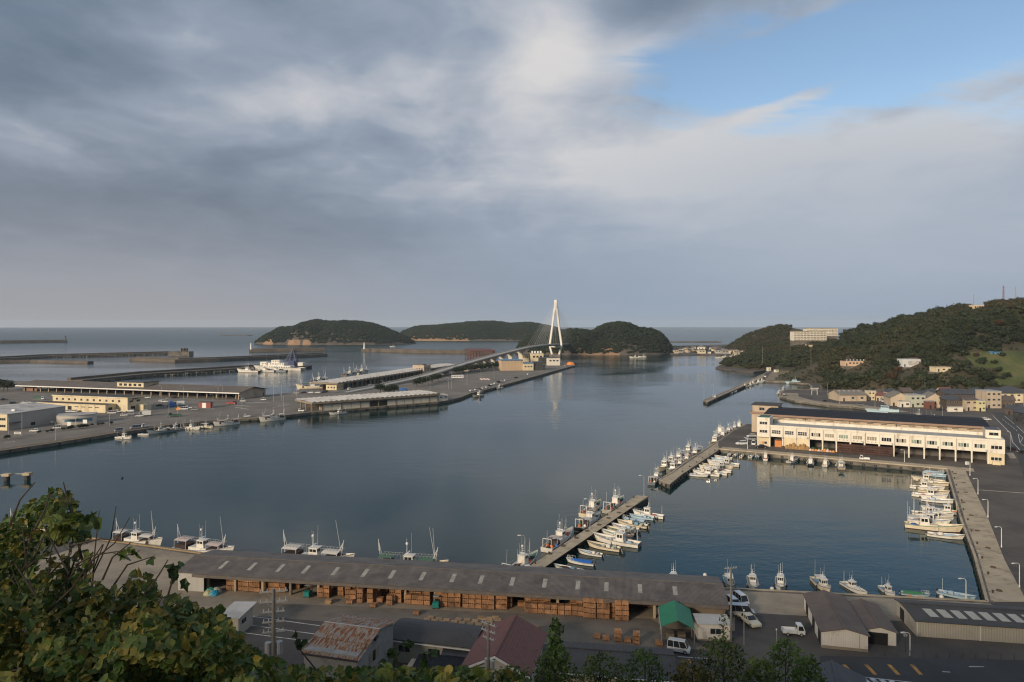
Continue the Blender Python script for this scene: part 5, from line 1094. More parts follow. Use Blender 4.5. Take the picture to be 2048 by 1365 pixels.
for px in (862, 889, 934, 957, 972, 987, 1004, 1021, 1041):
    k = (px - HX) / FP; tt = (k * B0.y - B0.x) / (BL * (bd.x - k * bd.y)); z = bz(tt) - 2.2
    mb = MB(); rows = []
    for f in (0, .25, .5, .7, .82, .92, 1.0):
        w_ = 2.3 + 2.8 * max(0, f - .55) ** 1.6 / .45 ** 1.6; th = 1.3 + 2.2 * max(0, f - .6) ** 2 / .16
        rows.append([bp(tt, sx * w_, -.5 + (z + .5) * f) + Vector((bd.x, bd.y, 0)) * sy * th for sx, sy in ((-1, -1), (1, -1), (1, 1), (-1, 1), (-1, -1))])
    mb.grid(rows).ob('pier', bridge_concrete, t)
# pylon
pz, zt = bz(1.0), 91.0
pyl = thing('x', 'x', 'x') if False else None
def leg(sect, name, w0):
    mb = MB(); rows = []
    for (o, z, a, b) in sect: rows.append([bp(1.0, o + sx * a, z) + Vector((bd.x, bd.y, 0)) * sy * b for sx, sy in ((-1, -1), (1, -1), (1, 1), (-1, 1), (-1, -1))])
    mb.grid(rows).ob(name, bridge_paint, t)
for s in (-1, 1): leg([(s * 5.2, 0.5, 1.4, 2.2), (s * 9.4, pz - 4, 1.45, 2.2), (s * 9.6, pz + 1.0, 1.45, 2.0), (s * 5.6, 48, 1.35, 1.9), (s * 2.2, 76, 1.5, 1.9), (s * 1.5, 78, 1.4, 1.9)], 'pylon_leg', 0)
leg([(0, 75, 2.6, 2.0), (0, 90.5, 2.0, 1.8), (0, 91.4, 1.9, 1.7)], 'pylon_head', 0)
leg([(-9, pz - 4.4, .1, 1.6), (9, pz - 4.4, .1, 1.6)], 'cross_beam', 0)
a, b = bp(1.0, -9, pz - 4.2), bp(1.0, 9, pz - 4.2); MB().tube(a, b, 1.3, n=8).ob('cross_beam', bridge_paint, t)
MB().add([bp(1.0, sx * 9, z) + Vector((bd.x, bd.y, 0)) * sy * 6 for z in (-2, 3.2) for sx, sy in ((-1, -1), (1, -1), (1, 1), (-1, 1))], [(4, 5, 6, 7), (0, 1, 5, 4), (1, 2, 6, 5), (2, 3, 7, 6), (3, 0, 4, 7)]).ob('pedestal', concrete_wall, t)
for sgn in (-1, 1):
    for i in range(11):
        tt = 1.0 + sgn * (.02 + .0185 * (i + 1)) * 1.05
        for s in (-1, 1): MB().tube(bp(1.0, s * .8, 76 + i * 1.25), bp(tt, s * 5.3, bz(tt) + .6), .075, n=4).ob('stay_cable', white_metal, t)

# ---------------------------------------------------------------- breakwaters
def breakwater(pts, w, zt, label, par=0.0, rocks=False, name='breakwater'):
    q = [P(a, b, 0).to_2d() for a, b in pts]; t = thing(name, label, 'breakwater')
    bwm = M('breakwater_concrete', (0.13, 0.105, 0.082), .9, .25, .08, .05, dirt=(.06, .05, .042), dirt_amt=.5, dirt_scale=.05)
    strip(q, 0, -w, -2, zt).ob('body', bwm, t)
    if par: strip(q, -w * .75, -w, zt, zt + par).ob('parapet', bwm, t)
    if rocks:
        rr = random.Random(int(pts[0][0])); mb = MB()
        for a, b in zip(q[:-1], q[1:]):
            for k in range(int((b - a).length / 2.5)):
                p = a + (b - a) * rr.random() + Vector((rr.uniform(-1.5, 1.5), rr.uniform(-3, 0))); s = rr.uniform(.8, 1.7); mb.ball((p.x, p.y, rr.uniform(0, 1)), s, s * rr.uniform(.7, 1.2), s * .8, 5, 3)
        o = mb.ob('rock_armour', concrete_wall, t); o['kind'] = 'stuff'
    return t
breakwater([(-200, 689), (0, 687.5), (135, 685.5)], 16, 6, 'farthest dark breakwater at the left edge of the sea', 2)
breakwater([(-200, 728), (0, 722), (100, 716), (365, 709)], 18, 3.2, 'long breakwater on the left with an end block', 2, True)
breakwater([(-100, 727), (60, 724.5), (175, 727.5)], 9, 2.8, 'low inner mole below the long left breakwater')
breakwater([(258, 721.5), (350, 725), (440, 722), (655, 712.5)], 14, 3.5, 'grey detached breakwater left of the white ships', 1.5)
breakwater([(498, 704.5), (650, 702.5)], 18, 6, 'breakwater with white lighthouse left of the two', 0)
breakwater([(723, 703.5), (860, 707), (986, 708)], 18, 6, 'breakwater with white lighthouse nearer the bridge', 0)
breakwater([(165, 768), (300, 754), (440, 745), (512, 740), (600, 735)], 16, 3.2, 'breakwater running from behind the market hall to the white ships', 1.8, True)
breakwater([(0, 961), (62, 958)], 2.5, 2.4, 'dark mooring dolphins with walkway in the water at far left') if False else None
def lighthouse(px, py, h, m, label, z0):
    p = P(px, py, z0); t = thing('lighthouse', label, 'lighthouse', p)
    MB().tube((0, 0, -.5), (0, 0, h * .72), h * .15, h * .10, 12).ob('tower', m, t); MB().tube((0, 0, h * .72), (0, 0, h * .76), h * .17, h * .17, 12).ob('gallery', m, t); MB().tube((0, 0, h * .76), (0, 0, h * .9), h * .08, h * .08, 10).ob('lantern', m, t); MB().ball((0, 0, h * .9), h * .09, n=10, m=4, half=True).ob('dome', m, t)
lighthouse(502, 699, 12, white_metal, 'white lighthouse on the left breakwater end', 6); lighthouse(728.5, 698, 12, white_metal, 'white lighthouse on the breakwater nearer the bridge', 6); lighthouse(131, 682, 15, dark_metal, 'dark beacon at the end of the farthest breakwater', 6)
t = thing('end_block', 'concrete block and scaffold at the end of the long left breakwater', 'structure', P(337, 708, 3.4), 0); MB().box(0, 34, 0, 16, -4, 3.5).ob('block', concrete_wall, t)
for i in range(5): MB().box(18 + i * 2.4, 18.6 + i * 2.4, 4, 9, 3.5, 9).ob('frame', concrete_wall, t)
# red steel jetty frame
p = P(940, 721, 0); t = thing('steel_jetty', 'rust-red steel lattice jetty standing in the harbour behind the bridge', 'jetty', p, radians(8))
W, Dp, Hh = 36, 90, 13
for i in range(9):
    for k in (0, 1, 2): MB().tube((i * W / 8, k * Dp / 2, -2), (i * W / 8, k * Dp / 2, Hh), .45, n=5).ob('pile', red_steel, t)
for k in range(3):
    for z in (3, Hh): MB().box(-.5, W + .5, k * Dp / 2 - .5, k * Dp / 2 + .5, z - .4, z + .4).ob('beam', red_steel, t)
    for i in range(8): MB().tube((i * W / 8, k * Dp / 2, 3), ((i + 1) * W / 8, k * Dp / 2, Hh), .25, n=4).ob('brace', red_steel, t)
MB().box(-1, W + 1, -1, Dp + 1, Hh + .4, Hh + 1.2).ob('deck', red_steel, t)
# mooring dolphins at far left
for i, (a, b) in enumerate(((14, 962), (55, 960))):
    p = P(a, b, 0); t = thing('mooring_dolphin', 'stubby concrete mooring dolphin in the water, %s of the pair at far left' % ('left' if i == 0 else 'right'), 'dolphin', p); MB().tube((0, 0, -2), (0, 0, 1.6), .9, n=10).ob('pile', wet_wall, t); MB().box(-1.2, 1.2, -1, 1, 1.6, 2.4).ob('cap', concrete_pale, t)
    MB().box(-9 if i == 0 else -5.4, -1.2, -.25, .25, 1.9, 2.1).ob('walkway', frame_metal, t)

# ---------------------------------------------------------------- far village and houses on the right
def house(A, B, dep, h, rh, kind, wm, rm, label, nwin=3, storeys=1, cat='house', name='house', group=None, skip_sub=False):
    t, l = at(A, B, name, label, cat, group)
    if kind == 'flat':
        walls(t, 0, l, 0, dep, h, wm); MB().box(-.15, l + .15, -.15, dep + .15, h, h + .35).ob('roof', rm, t)
    elif kind == 'hip': walls(t, 0, l, 0, dep, h, wm); hip(t, 0, l, 0, dep, h + .05, h + rh, .8, rm)
    elif kind == 'gx': walls(t, 0, l, 0, dep, h, wm, zr=h + rh - .1, axis='x'); gable(t, 0, l, 0, dep, h, h + rh, 'x', .6, .15, rm)
    else: walls(t, 0, l, 0, dep, h, wm, zr=h + rh - .1, axis='y'); gable(t, 0, l, 0, dep, h, h + rh, 'y', .6, .15, rm)
    sh = h / storeys
    for s in range(storeys):
        for k in range(nwin):
            x = l * (k + .5) / nwin; w_ = min(1.8, l / nwin * .55)
            if s == 0 and k == 0 and not skip_sub: MB().box(x - .5, x + .5, -.05, .02, 0, 2.0).ob('door', interior_dark, t)
            else: win(t, x - w_ / 2, x + w_ / 2, s * sh + sh * .38, s * sh + sh * .72, 'f', 0, 2, glass)
    return t, l
t, l = house(P(1679, 803), P(1733, 803), 16, 4.0, 2.6, 'gy' if False else 'gx', tan_wall, M('shed_roof_grey', (.20, .18, .15), .8, .15, .2), 'grey-roofed shed with five small skylights on the inlet road', 3)
for i in range(5): MB().add([(2 + i * 3.2, 5.2, 6.0), (3.2 + i * 3.2, 5.2, 6.0), (3.2 + i * 3.2, 6.7, 6.55), (2 + i * 3.2, 6.7, 6.55)], [(0, 1, 2, 3)]).ob('skylight', M('skylight_pale', None), t)
house(P(1737, 801), P(1750, 801), 5, 6.0, 0, 'flat', cream_wall, flat_roof, 'small cream two-storey box house behind the inlet road', 2, 2)
house(P(1752, 802), P(1767, 803), 6, 3.4, 1.6, 'gx', tan_wall, tile_red, 'low house with dull red roof next to the cream box', 2)
house(P(1781, 812), P(1821, 813), 14, 5.0, 3.2, 'gy', tan_wall, M('shed_roof_grey', None), 'tall gable shed with tan front behind the patrol ship', 3)
house(P(1800, 815), P(1820, 815), 3, 3.4, 0, 'flat', white_wall, flat_roof, 'small white lean-to before the tall gable shed', 2)
house(P(1821, 815), P(1851, 815), 10, 7.0, 0, 'flat', M('greenish_wall', (.46, .46, .36), .8, .1), flat_roof, 'plain cream two-storey block facing the wide asphalt yard', 3, 2)
house(P(1851, 815), P(1888, 816), 12, 5.2, 3.4, 'gy', tan_wall, M('shed_roof_grey', None), 'wide grey gable shed beside the plain cream block', 3)
house(P(1853, 818), P(1869, 818), 3, 4.4, 0, 'flat', M('red_shutter', (.17, .07, .05), .8, .15), flat_roof, 'dark red shuttered hut before the grey gable shed', 1)
house(P(1893, 820), P(1932, 821), 12, 6.0, 2.6, 'hip', M('dark_timber', (.09, .07, .055), .85, .2), tile_dark, 'two-storey dark timber house with black hipped roof', 3, 2)
house(P(1897, 824), P(1926, 824), 1.2, 2.6, 0, 'flat', white_wall, flat_roof, 'white garden wall before the dark timber house', 1, 1, 'wall', 'garden_wall', skip_sub=True)
house(P(1931, 822), P(1956, 822), 9, 6.2, 1.2, 'gx', tan_wall, tile_brown, 'tan two-storey house left of the pale yellow one', 2, 2)
house(P(1957, 823), P(1971, 823), 9, 6.0, 0, 'flat', M('yellow_wall', (.62, .56, .32), .8, .1), flat_roof, 'narrow pale yellow house beside the three-storey block', 2, 2)
house(P(1973, 817), P(2003, 817), 10, 10.0, 0, 'flat', tan_wall, flat_roof, 'tan three-storey block with stacked balconies', 3, 3)
house(P(1889, 806), P(1935, 806), 9, 5.5, 3.0, 'gx', M('dark_timber', None), tile_dark, 'dark tiled roof house behind the timber house', 3, 2)
house(P(1935, 806), P(1965, 806), 9, 5.5, 3.0, 'hip', M('dark_timber', None), tile_dark, 'hipped dark house behind the yellow house', 3, 2)
house(P(2004, 806), P(2058, 806), 14, 6.2, 4.0, 'hip', cream_wall, tile_dark, 'large house with broad grey hipped roof at right edge', 4, 2)
house(P(2003, 816), P(2030, 817), 9, 4.4, 2.4, 'gx', M('dark_timber', None), tile_brown, 'low brown-roofed house beside the three-storey block', 3)
house(P(2026, 842), P(2070, 852), 12, 5.0, 2.6, 'gx', M('dark_shed', None), tile_dark, 'dark house with blue-grey roof beside the road at right edge', 3, 2)
house(P(2010, 829), P(2045, 833), 6, 3.4, 1.5, 'gx', M('dark_timber', None), tile_dark, 'low dark garage by the junction at right', 2)
for i, (a, b, w_, k, wm_, rm_) in enumerate(((1757, 797, 18, 'gx', cream_wall, tile_brown), (1778, 799, 22, 'hip', tan_wall, tile_dark), (1806, 799, 20, 'gx', M('dark_timber', None), tile_brown), (1832, 800, 22, 'gx', tan_wall, tile_dark), (1862, 800, 20, 'hip', cream_wall, tile_dark), (1884, 798, 22, 'gx', tan_wall, tile_red), (1915, 797, 24, 'gx', white_wall, tile_brown), (1948, 797, 22, 'hip', tan_wall, tile_dark), (1978, 799, 22, 'gx', M('dark_timber', None), tile_dark), (2030, 797, 24, 'gx', tan_wall, tile_brown))):
    house(P(a, b), P(a + w_, b), 8, 5.0 if i % 3 else 3.2, 2.4, k, wm_, rm_, 'house in the rear row at the hill foot, %s from the left' % ORD[i], 3, 2 if i % 3 else 1, group='rear row of houses')
# on the hill
def hill_house(px0, px1, py, y, dep, h, rh, kind, wm, rm, label, nwin=4, storeys=1, name='house', cat='house'):
    y = min(on_hill((px0 + px1) / 2, py), on_hill(px0 + 2, py)); A, B = D(px0, py, y), D(px1, py, y); B.z = A.z
    t, l = house(A, B, dep, h, rh, kind, wm, rm, label, nwin, storeys, cat, name); MB().box(-.5, l + .5, -.6, dep + .5, -8, -.3).ob('footing', concrete_wall, t); return t, l
t, l = hill_house(1690, 1739, 732, 560, 9, 4.0, 0, 'flat', M('peach_wall', (.62, .42, .28), .8, .08), dark_metal, 'peach-coloured long building with white drums on its roof', 7)
for i in range(6): MB().tube((3 + i * 2.9, 3, 4.3), (3 + i * 2.9, 3, 5.1), .45, n=8).ob('roof_drum', white_metal, t)
t, l = hill_house(1805, 1843, 734, 560, 8, 5.6, 0, 'flat', M('hill_white', (.60, .60, .58), .7, .06), M('hill_white', None), 'white box building with faded mural on the hill slope', 4); MB().box(5, 13, -.09, -.02, 1.2, 4.6).ob('mural', M('mural_faded', (.52, .48, .45), .8, .35, .5), t)
t, l = hill_house(1872, 1904, 744, 540, 8, 3.2, 0, 'flat', cream_wall, tan_wall, 'cream round-ended building among brown bushes on slope', 3)
t, l = hill_house(1982, 2000, 711, 590, 4, 2.4, .5, 'gx', M('blue_sheet', (.10, .26, .42), .6, .1), M('blue_sheet', None), 'bright blue shed on the green terraces', 2, 1, 'blue_shed', 'shed')
hill_house(1948, 1968, 617, 690, 7, 2.8, 0, 'flat', cream_wall, flat_roof, 'pale house near the hilltop below the masts', 4)
hill_house(1614, 1628, 697, 820, 7, 4, 2, 'gx', cream_wall, tile_brown, 'small lit house in the woods below the apartment blocks', 2)
for i, (a, b, top, base, y, nf) in enumerate(((1587, 1653, 664, 681, 880, 5), (1613, 1675, 658, 672, 915, 5))):
    A, B = D(a, base, y), D(b, base, y); B.z = A.z; t, l = at(A, B, 'apartment_block', ('nearer' if i == 0 else 'rear') + ' white five-storey apartment block on the wooded ridge', 'apartment block')
    h = D(a, top, y).z - A.z; walls(t, 0, l, 0, 11, h, white_wall); MB().box(-.5, l + .5, -.8, 11.5, h, h + .7).ob('roof', concrete_pale, t); MB().box(0, l, 0, 11, -10, -.4).ob('footing', concrete_wall, t)
    for f in range(nf):
        z = h * f / nf; MB().box(0, l, -1.2, -.02, z, z + .25).ob('balcony_slab', white_wall, t)
        for k in range(10):
            x = l * k / 10; win(t, x + .6, x + l / 10 - .6, z + .5, z + h / nf - .5, 'f', 0, 2, interior_dark, white_wall)
            if k % 2 == f % 2 or True: MB().box(x + .2, x + l / 10 - (.2 if k % 2 else 1.2), -1.25, -1.15, z + .25, z + 1.1).ob('balcony_panel', white_wall, t)
# far village along the bay
rv = random.Random(9); vill = []
for i in range(58):
    px = rv.uniform(1345, 1545); y = rv.uniform(1190, 1420) if px < 1470 else rv.uniform(1090, 1240); x = (px - HX) * y / FP
    if px > 1480: y = rv.uniform(1085, 1130); x = (px - HX) * y / FP
    vill.append((px, x, y))
vill.sort()
for i, (px, x, y) in enumerate(vill):
    w_ = rv.uniform(7, 14); A = Vector((x, y, QZ)); B = A + Vector((w_, rv.uniform(-4, 4), 0))
    t, l = at(A, B, 'village_house', '%s house of the far village across the bay, %s from the left' % (rv.choice(['pale', 'grey-roofed']), ORD[i]), 'house', 'houses of the far village'); h = rv.choice([3.2, 5.6, 6.0]); dd = rv.uniform(6, 9)
    wm_ = rv.choice([white_wall, tan_wall, cream_wall, grey_wall]); walls(t, 0, l, 0, dd, h, wm_); hip(t, 0, l, 0, dd, h, h + rv.uniform(1.5, 2.6), .6, rv.choice([tile_dark, tile_brown, tile_dark, M('shed_roof_grey', None)]))
    for k in range(2): MB().box(l * (.2 + .4 * k), l * (.4 + .4 * k), -.06, 0, h * .5, h * .75).ob('window', glass, t)
tp = [(x + rv.uniform(-12, 12), y + rv.uniform(2, 40), QZ + 1.2, s, s) for px, x, y in vill for s in (rv.uniform(1.5, 3.2), rv.uniform(1.5, 3))]
tp += [((px - HX) * y / FP, y, QZ + .6, 3.0, 1.7) for px, y in [(rv.uniform(1340, 1470), rv.uniform(1440, 1600)) for k in range(170)]]
scatter('village_shrubs', tp, C_WOOD, 'low trees and scrub among the far village houses', 'shrubs')

for i, (a, b) in enumerate(((1536, 742), (1551, 745))):
    t = thing('pier_hut', '%s small white hut at the root of the far narrow pier' % ('taller' if i == 0 else 'lower'), 'hut', P(a, b), .2); walls(t, 0, 3.6, 0, 3, 3.6 - i, white_wall); MB().box(-.2, 3.8, -.2, 3.2, 3.6 - i, 3.8 - i).ob('roof', flat_roof, t); MB().box(1.2, 2.2, -.05, .02, 1.2, 2.2).ob('window', glass, t)
# torii gate and hilltop masts
p = P(1629, 790); t = thing('torii_gate', 'pale stone torii gate at the foot of the wooded knoll', 'gate', p, radians(-8)); sm = M('pale_stone', (.5, .48, .43), .8, .1)
for s in (-1, 1): MB().tube((s * 1.9, 0, -.2), (s * 1.7, 0, 4.4), .26, .22, 8).ob('pillar', sm, t)
MB().box(-2.9, 2.9, -.3, .3, 4.4, 4.9).ob('lintel', sm, t); MB().box(-2.1, 2.1, -.15, .15, 3.3, 3.65).ob('tie_beam', sm, t)
for i, (px, yt, yb, y, lb) in enumerate(((2007, 572, 612, 690, 'red and white lattice radio mast on the hilltop'), (2031, 574, 610, 690, 'grey lattice radio mast right of the other mast'), (1947, 588, 620, 700, 'thin pale antenna mast on the hill ridge'))):
    b, a = D(px, yb, y), D(px, yt, y); h = a.z - b.z + 6; t = thing('radio_mast', lb, 'mast', (b.x, b.y, b.z - 6), 0.3); m_ = [M('mast_red', (.22, .10, .08), .7, .2), frame_metal, frame_metal][i]; w_ = [1.0, .8, .22][i]
    for sx, sy in ((-1, -1), (1, -1), (1, 1), (-1, 1)): MB().tube((sx * w_, sy * w_, 0), (sx * w_ * .35, sy * w_ * .35, h), .10, n=4).ob('leg', m_, t)
    for k in range(9):
        z0, z1 = h * k / 9, h * (k + 1) / 9; f0, f1 = w_ * (1 - .65 * k / 9), w_ * (1 - .65 * (k + 1) / 9)
        for (ax, ay), (cx_, cy_) in (((-1, -1), (1, -1)), ((1, -1), (1, 1)), ((1, 1), (-1, 1)), ((-1, 1), (-1, -1))): MB().tube((ax * f0, ay * f0, z0), (cx_ * f1, cy_ * f1, z1), .06, n=3).ob('brace', m_, t)

# trees and hedges of the port
def shrub_row(pts, label_f, s0, s1, cat='shrub', name='port_shrub', group='port shrubs'):
    for i, (a, b) in enumerate(pts):
        k = i % 2; s = random.uniform(s0, s1); t = thing(name, label_f % ORD[i], cat, P(a, b), random.uniform(0, 6), group); t.scale = (s, s, s); link_mesh('trunk', TM[k][0], t); link_mesh('crown', TM[k][1], t)
shrub_row([(760, 786), (775, 789), (788, 787), (835, 774), (845, 771), (856, 768), (866, 765), (876, 763)], 'dark bushy tree beside the bridge ramp, %s from the left', 3.6, 4.8, 'tree', 'port_tree', 'trees beside the bridge ramp')
shrub_row([(915, 750), (928, 747), (942, 745), (955, 744), (965, 743), (978, 741), (990, 739), (1000, 740)], 'dark tree in the row under the bridge piers, %s from the left', 5.0, 6.5, 'tree', 'port_tree', 'trees under the bridge')
shrub_row([(8, 782), (-4, 781), (16, 783)], 'dark tree at the left end of the market hall, %s from the left', 5, 6, 'tree', 'port_tree', 'trees left of the market hall')
shrub_row([(78, 868), (95, 866), (104, 865), (127, 862), (137, 861), (143, 860), (160, 858), (167, 857), (174, 856), (184, 853), (197, 852), (205, 851), (222, 850), (14, 880)], 'small clipped shrub along the port road before the office, %s from the left', .9, 1.5)
# ---------------------------------------------------------------- vehicles
CAR_PAINT = {'white': M('car_white', (.72, .71, .68), .3, .04, coat=.3), 'silver': M('car_silver', (.40, .41, .42), .3, .05, metal=.4, coat=.3), 'black': M('car_black', (.018, .018, .02), .25, .1, coat=.4), 'blue': M('car_blue', (.03, .10, .35), .35, .05), 'red': M('car_red', (.28, .03, .025), .35, .05), 'cream': M('car_cream', (.58, .54, .40), .35, .05), 'green': M('truck_green', (.05, .12, .08), .5, .1), 'orange': M('car_orange', (.65, .22, .04), .4, .05), 'grey': M('car_grey', (.12, .12, .125), .35, .08), 'teal': M('forklift_teal', (.02, .22, .19), .45, .08)}
lamp_glass = M('lamp_glass', (.55, .53, .48), .15, .05); tail_red = M('tail_lamp', (.25, .01, .01), .3, .05)
KINDS = {  # length, width, height, bonnet end, windscreen top, roof end, rear base ; profile heights
    'van': (3.4, 1.48, 1.85, .30, .78, 3.30, .75), 'bigvan': (4.7, 1.7, 1.95, .55, 1.15, 4.55, .8), 'hatch': (3.9, 1.66, 1.5, 1.0, 1.65, 3.45, .78), 'sedan': (4.5, 1.7, 1.42, 1.25, 2.0, 3.35, .78), 'suv': (4.4, 1.78, 1.75, 1.15, 1.75, 4.15, .9), 'wagon': (4.5, 1.7, 1.5, 1.2, 1.9, 4.2, .8)}
CARS = {}
def wheel_mesh():
    if 'w' in CARS: return CARS['w']
    CARS['w'] = (MB().tube((0, -.09, 0), (0, .09, 0), .29, n=14).mesh('tyre', rubber), MB().tube((0, -.1, 0), (0, .1, 0), .17, n=10).mesh('rim', galv)); return CARS['w']
def add_wheels(t, xs, w, r=1.0):
    for x in xs:
        for s in (-1, 1):
            o = link_mesh('wheel', wheel_mesh()[0], t, (x, s * (w / 2 - .08), .29 * r), scale=(r, 1, r)); link_mesh('rim', wheel_mesh()[1], o)
def car_proto(kind, col):
    key = (kind, col)
    if key in CARS: return CARS[key]
    pm = CAR_PAINT[col]; root = thing('parked_car', 'x', 'car'); root['proto'] = 1
    if kind in ('truck', 'flat', 'boxtruck', 'tipper'):
        L, W = (3.4, 1.48) if kind == 'truck' else (6.2, 2.0); k = 1 if kind == 'truck' else 1.3; x1 = L / 2; cw = 1.15 if kind == 'truck' else 1.7; H = 1.8 if kind == 'truck' else 2.3
        pr = [(x1, .35), (x1 + .02, .95 * k), (x1 - .28, H - .06), (x1 - .45, H), (x1 - cw + .08, H), (x1 - cw, H - .05), (x1 - cw, .35)]
        MB().add([(x, -W / 2 + .04 * (z > 1.1), z) for x, z in pr] + [(x, W / 2 - .04 * (z > 1.1), z) for x, z in pr], [tuple(range(6, -1, -1)), tuple(range(7, 14))] + [(i, (i + 1) % 7, 7 + (i + 1) % 7, 7 + i) for i in range(7)]).ob('cab', pm, root)
        MB().box(-L / 2, x1 - cw - .06, -W / 2, W / 2, .45, .62).ob('bed_floor', pm, root)
        if kind in ('truck', 'flat'):
            for s in (-1, 1): MB().box(-L / 2, x1 - cw - .06, s * W / 2 - .03 * s, s * W / 2, .62, .95 * k).ob('bed_side', pm, root)
            MB().box(-L / 2, -L / 2 + .04, -W / 2 + .03, W / 2 - .03, .62, .95 * k).ob('tailgate', pm, root)
        elif kind == 'tipper': MB().box(-L / 2, x1 - cw - .1, -W / 2, W / 2, .64, 2.6).ob('cargo_body', CAR_PAINT['green'], root)
        else: MB().box(-L / 2, x1 - cw - .1, -W / 2 - .05, W / 2 + .05, .64, 2.9).ob('cargo_box', CAR_PAINT['white'] if col != 'white' else M('box_grey', (.5, .5, .48), .6, .06), root)
        zb = .98 * k; g = MB(); g.quad((x1 + .0, -W / 2 + .14, zb + .04), (x1, W / 2 - .14, zb + .04), (x1 - .27, W / 2 - .2, H - .1), (x1 - .27, -W / 2 + .2, H - .1)); g.v = [(x + .03, y, z) for x, y, z in g.v]; g.ob('windscreen', glass, root)
        for s in (-1, 1): MB().add([(x1 - .16, s * (W / 2 + .012), zb), (x1 - cw + .14, s * (W / 2 + .012), zb), (x1 - cw + .16, s * (W / 2 - .025), H - .14), (x1 - .36, s * (W / 2 - .025), H - .14)], [(0, 1, 2, 3)]).ob('side_window', glass, root)
        MB().quad((x1 - cw - .012, -W / 2 + .2, zb), (x1 - cw - .012, W / 2 - .2, zb), (x1 - cw - .012, W / 2 - .2, H - .2), (x1 - cw - .012, -W / 2 + .2, H - .2)).ob('rear_window', glass, root)
        add_wheels(root, (x1 - .55, -L / 2 + .75), W, 1.0 if kind == 'truck' else 1.35)
        for s in (-1, 1): MB().box(x1 - .02, x1 + .04, s * W * .36 - .12, s * W * .36 + .12, .58, .74).ob('headlight', lamp_glass, root)
    else:
        L, W, H, bo, ws, re, be = KINDS[kind]; hx = L / 2; X = lambda d: hx - d
        sec = [(X(0), .28, .30, .62 * be / .78), (X(.06), .2, .0, 0)]
        belt = be + .12
        body = [(X(0), .25), (X(0), belt * .62), (X(.12), belt * .82), (X(bo), belt), (X(re + .25 if re + .3 < L else L - .02), belt + .03), (X(L), belt * .9), (X(L), .25)]
        n = len(body); MB().add([(x, -W / 2, z) for x, z in body] + [(x, W / 2, z) for x, z in body], [tuple(range(n - 1, -1, -1)), tuple(range(n, 2 * n))] + [(i, (i + 1) % n, n + (i + 1) % n, n + i) for i in range(n)]).ob('body', pm, root)
        e = min(re + .28, L - .02); i0 = W / 2 - .03; i1 = W / 2 - .16
        lo = [(X(bo), -i0), (X(bo), i0), (X(e), i0), (X(e), -i0)]; up = [(X(ws), -i1), (X(ws), i1), (X(re), i1), (X(re), -i1)]
        MB().add([(x, y, belt - .02) for x, y in lo] + [(x, y, H - .05) for x, y in up], [(0, 1, 5, 4), (1, 2, 6, 5), (2, 3, 7, 6), (3, 0, 4, 7)]).ob('glasshouse', glass, root)
        MB().add([(x, y, H - .06) for x, y in up] + [(x + (-.08 if k < 2 else .06), y * .92, H) for k, (x, y) in enumerate(up)], [(4, 5, 6, 7), (0, 1, 5, 4), (1, 2, 6, 5), (2, 3, 7, 6), (3, 0, 4, 7)]).ob('roof', pm, root)
        pil = MB()
        for f in (.0, .36, .68, 1.0):
            for s in (-1, 1):
                a = Vector((lo[0][0] + (lo[2][0] - lo[0][0]) * f, s * i0, belt - .02)); b = Vector((up[0][0] + (up[2][0] - up[0][0]) * f, s * i1, H - .05)); pil.tube(a, b, .045, n=4)
        pil.ob('pillars', pm, root)
        add_wheels(root, (X(.72), X(L - .7)), W)
        for s in (-1, 1):
            MB().box(X(.0) - .03, X(0) + .02, s * W * .36 - .14, s * W * .36 + .14, belt * .5, belt * .66).ob('headlight', lamp_glass, root); MB().box(X(L) - .02, X(L) + .03, s * W * .4 - .1, s * W * .4 + .1, belt * .5, belt * .8).ob('tail_light', tail_red, root)
            MB().box(X(bo + .25), X(bo + .42), s * (W / 2 + .02), s * (W / 2 + .16), belt, belt + .13).ob('mirror', pm, root)
    CARS[key] = root; root['used'] = 0; return root
NAMES = {'van': 'boxy van', 'bigvan': 'large van', 'hatch': 'hatchback', 'sedan': 'sedan', 'suv': 'SUV', 'wagon': 'estate car', 'truck': 'small pickup truck', 'flat': 'flatbed lorry', 'boxtruck': 'box lorry', 'tipper': 'lorry with green body'}
def car(kind, col, px, py, head, label, group=None, z=QZ):
    p = car_proto(kind, col); loc = P(px, py, z) + Vector((0, 0, .03)); o = p
    if p['used']: o = copy_tree(p)
    p['used'] = 1; o.location = loc; o.rotation_euler = (0, 0, radians(head)); o['label'] = label; o['category'] = 'truck' if kind in ('truck', 'flat', 'boxtruck', 'tipper') else ('van' if 'van' in kind else 'car')
    o.name = 'parked_truck' if o['category'] == 'truck' else ('parked_van' if o['category'] == 'van' else 'parked_car')
    if group: o['group'] = group
    return o
car('van', 'white', 1358, 1304, -22, 'white boxy van parked on the road below the green canopy')
car('truck', 'white', 1586, 1270, -8, 'white small pickup truck standing between the sheds by the basin')
car('van', 'white', 1482, 1208, -78, 'white van nearest the basin behind the long shed')
car('van', 'white', 1466, 1216, -80, 'white van half hidden by the long shed corner')
car('bigvan', 'silver', 1482, 1231, -8, 'silver large van parked behind the site cabin')
car('sedan', 'cream', 1499, 1247, -76, 'cream-bonneted sedan parked nose towards the viewer')
# market wharf
car('suv', 'white', 1483, 890, 190, 'white SUV on the wharf left of the market tower')
car('suv', 'silver', 1502, 881, 185, 'silver SUV beside the market tower corner')
car('van', 'white', 1507, 890, 250, 'white van by the foot of the market tower'); car('hatch', 'white', 1503, 875, 185, 'white hatchback farthest back beside the market tower')
car('sedan', 'black', 1522, 896, 170, 'black sedan parked in front of the market tower door')
car('truck', 'white', 1729, 921, 158, 'white small pickup truck on the quay before the dark crates')
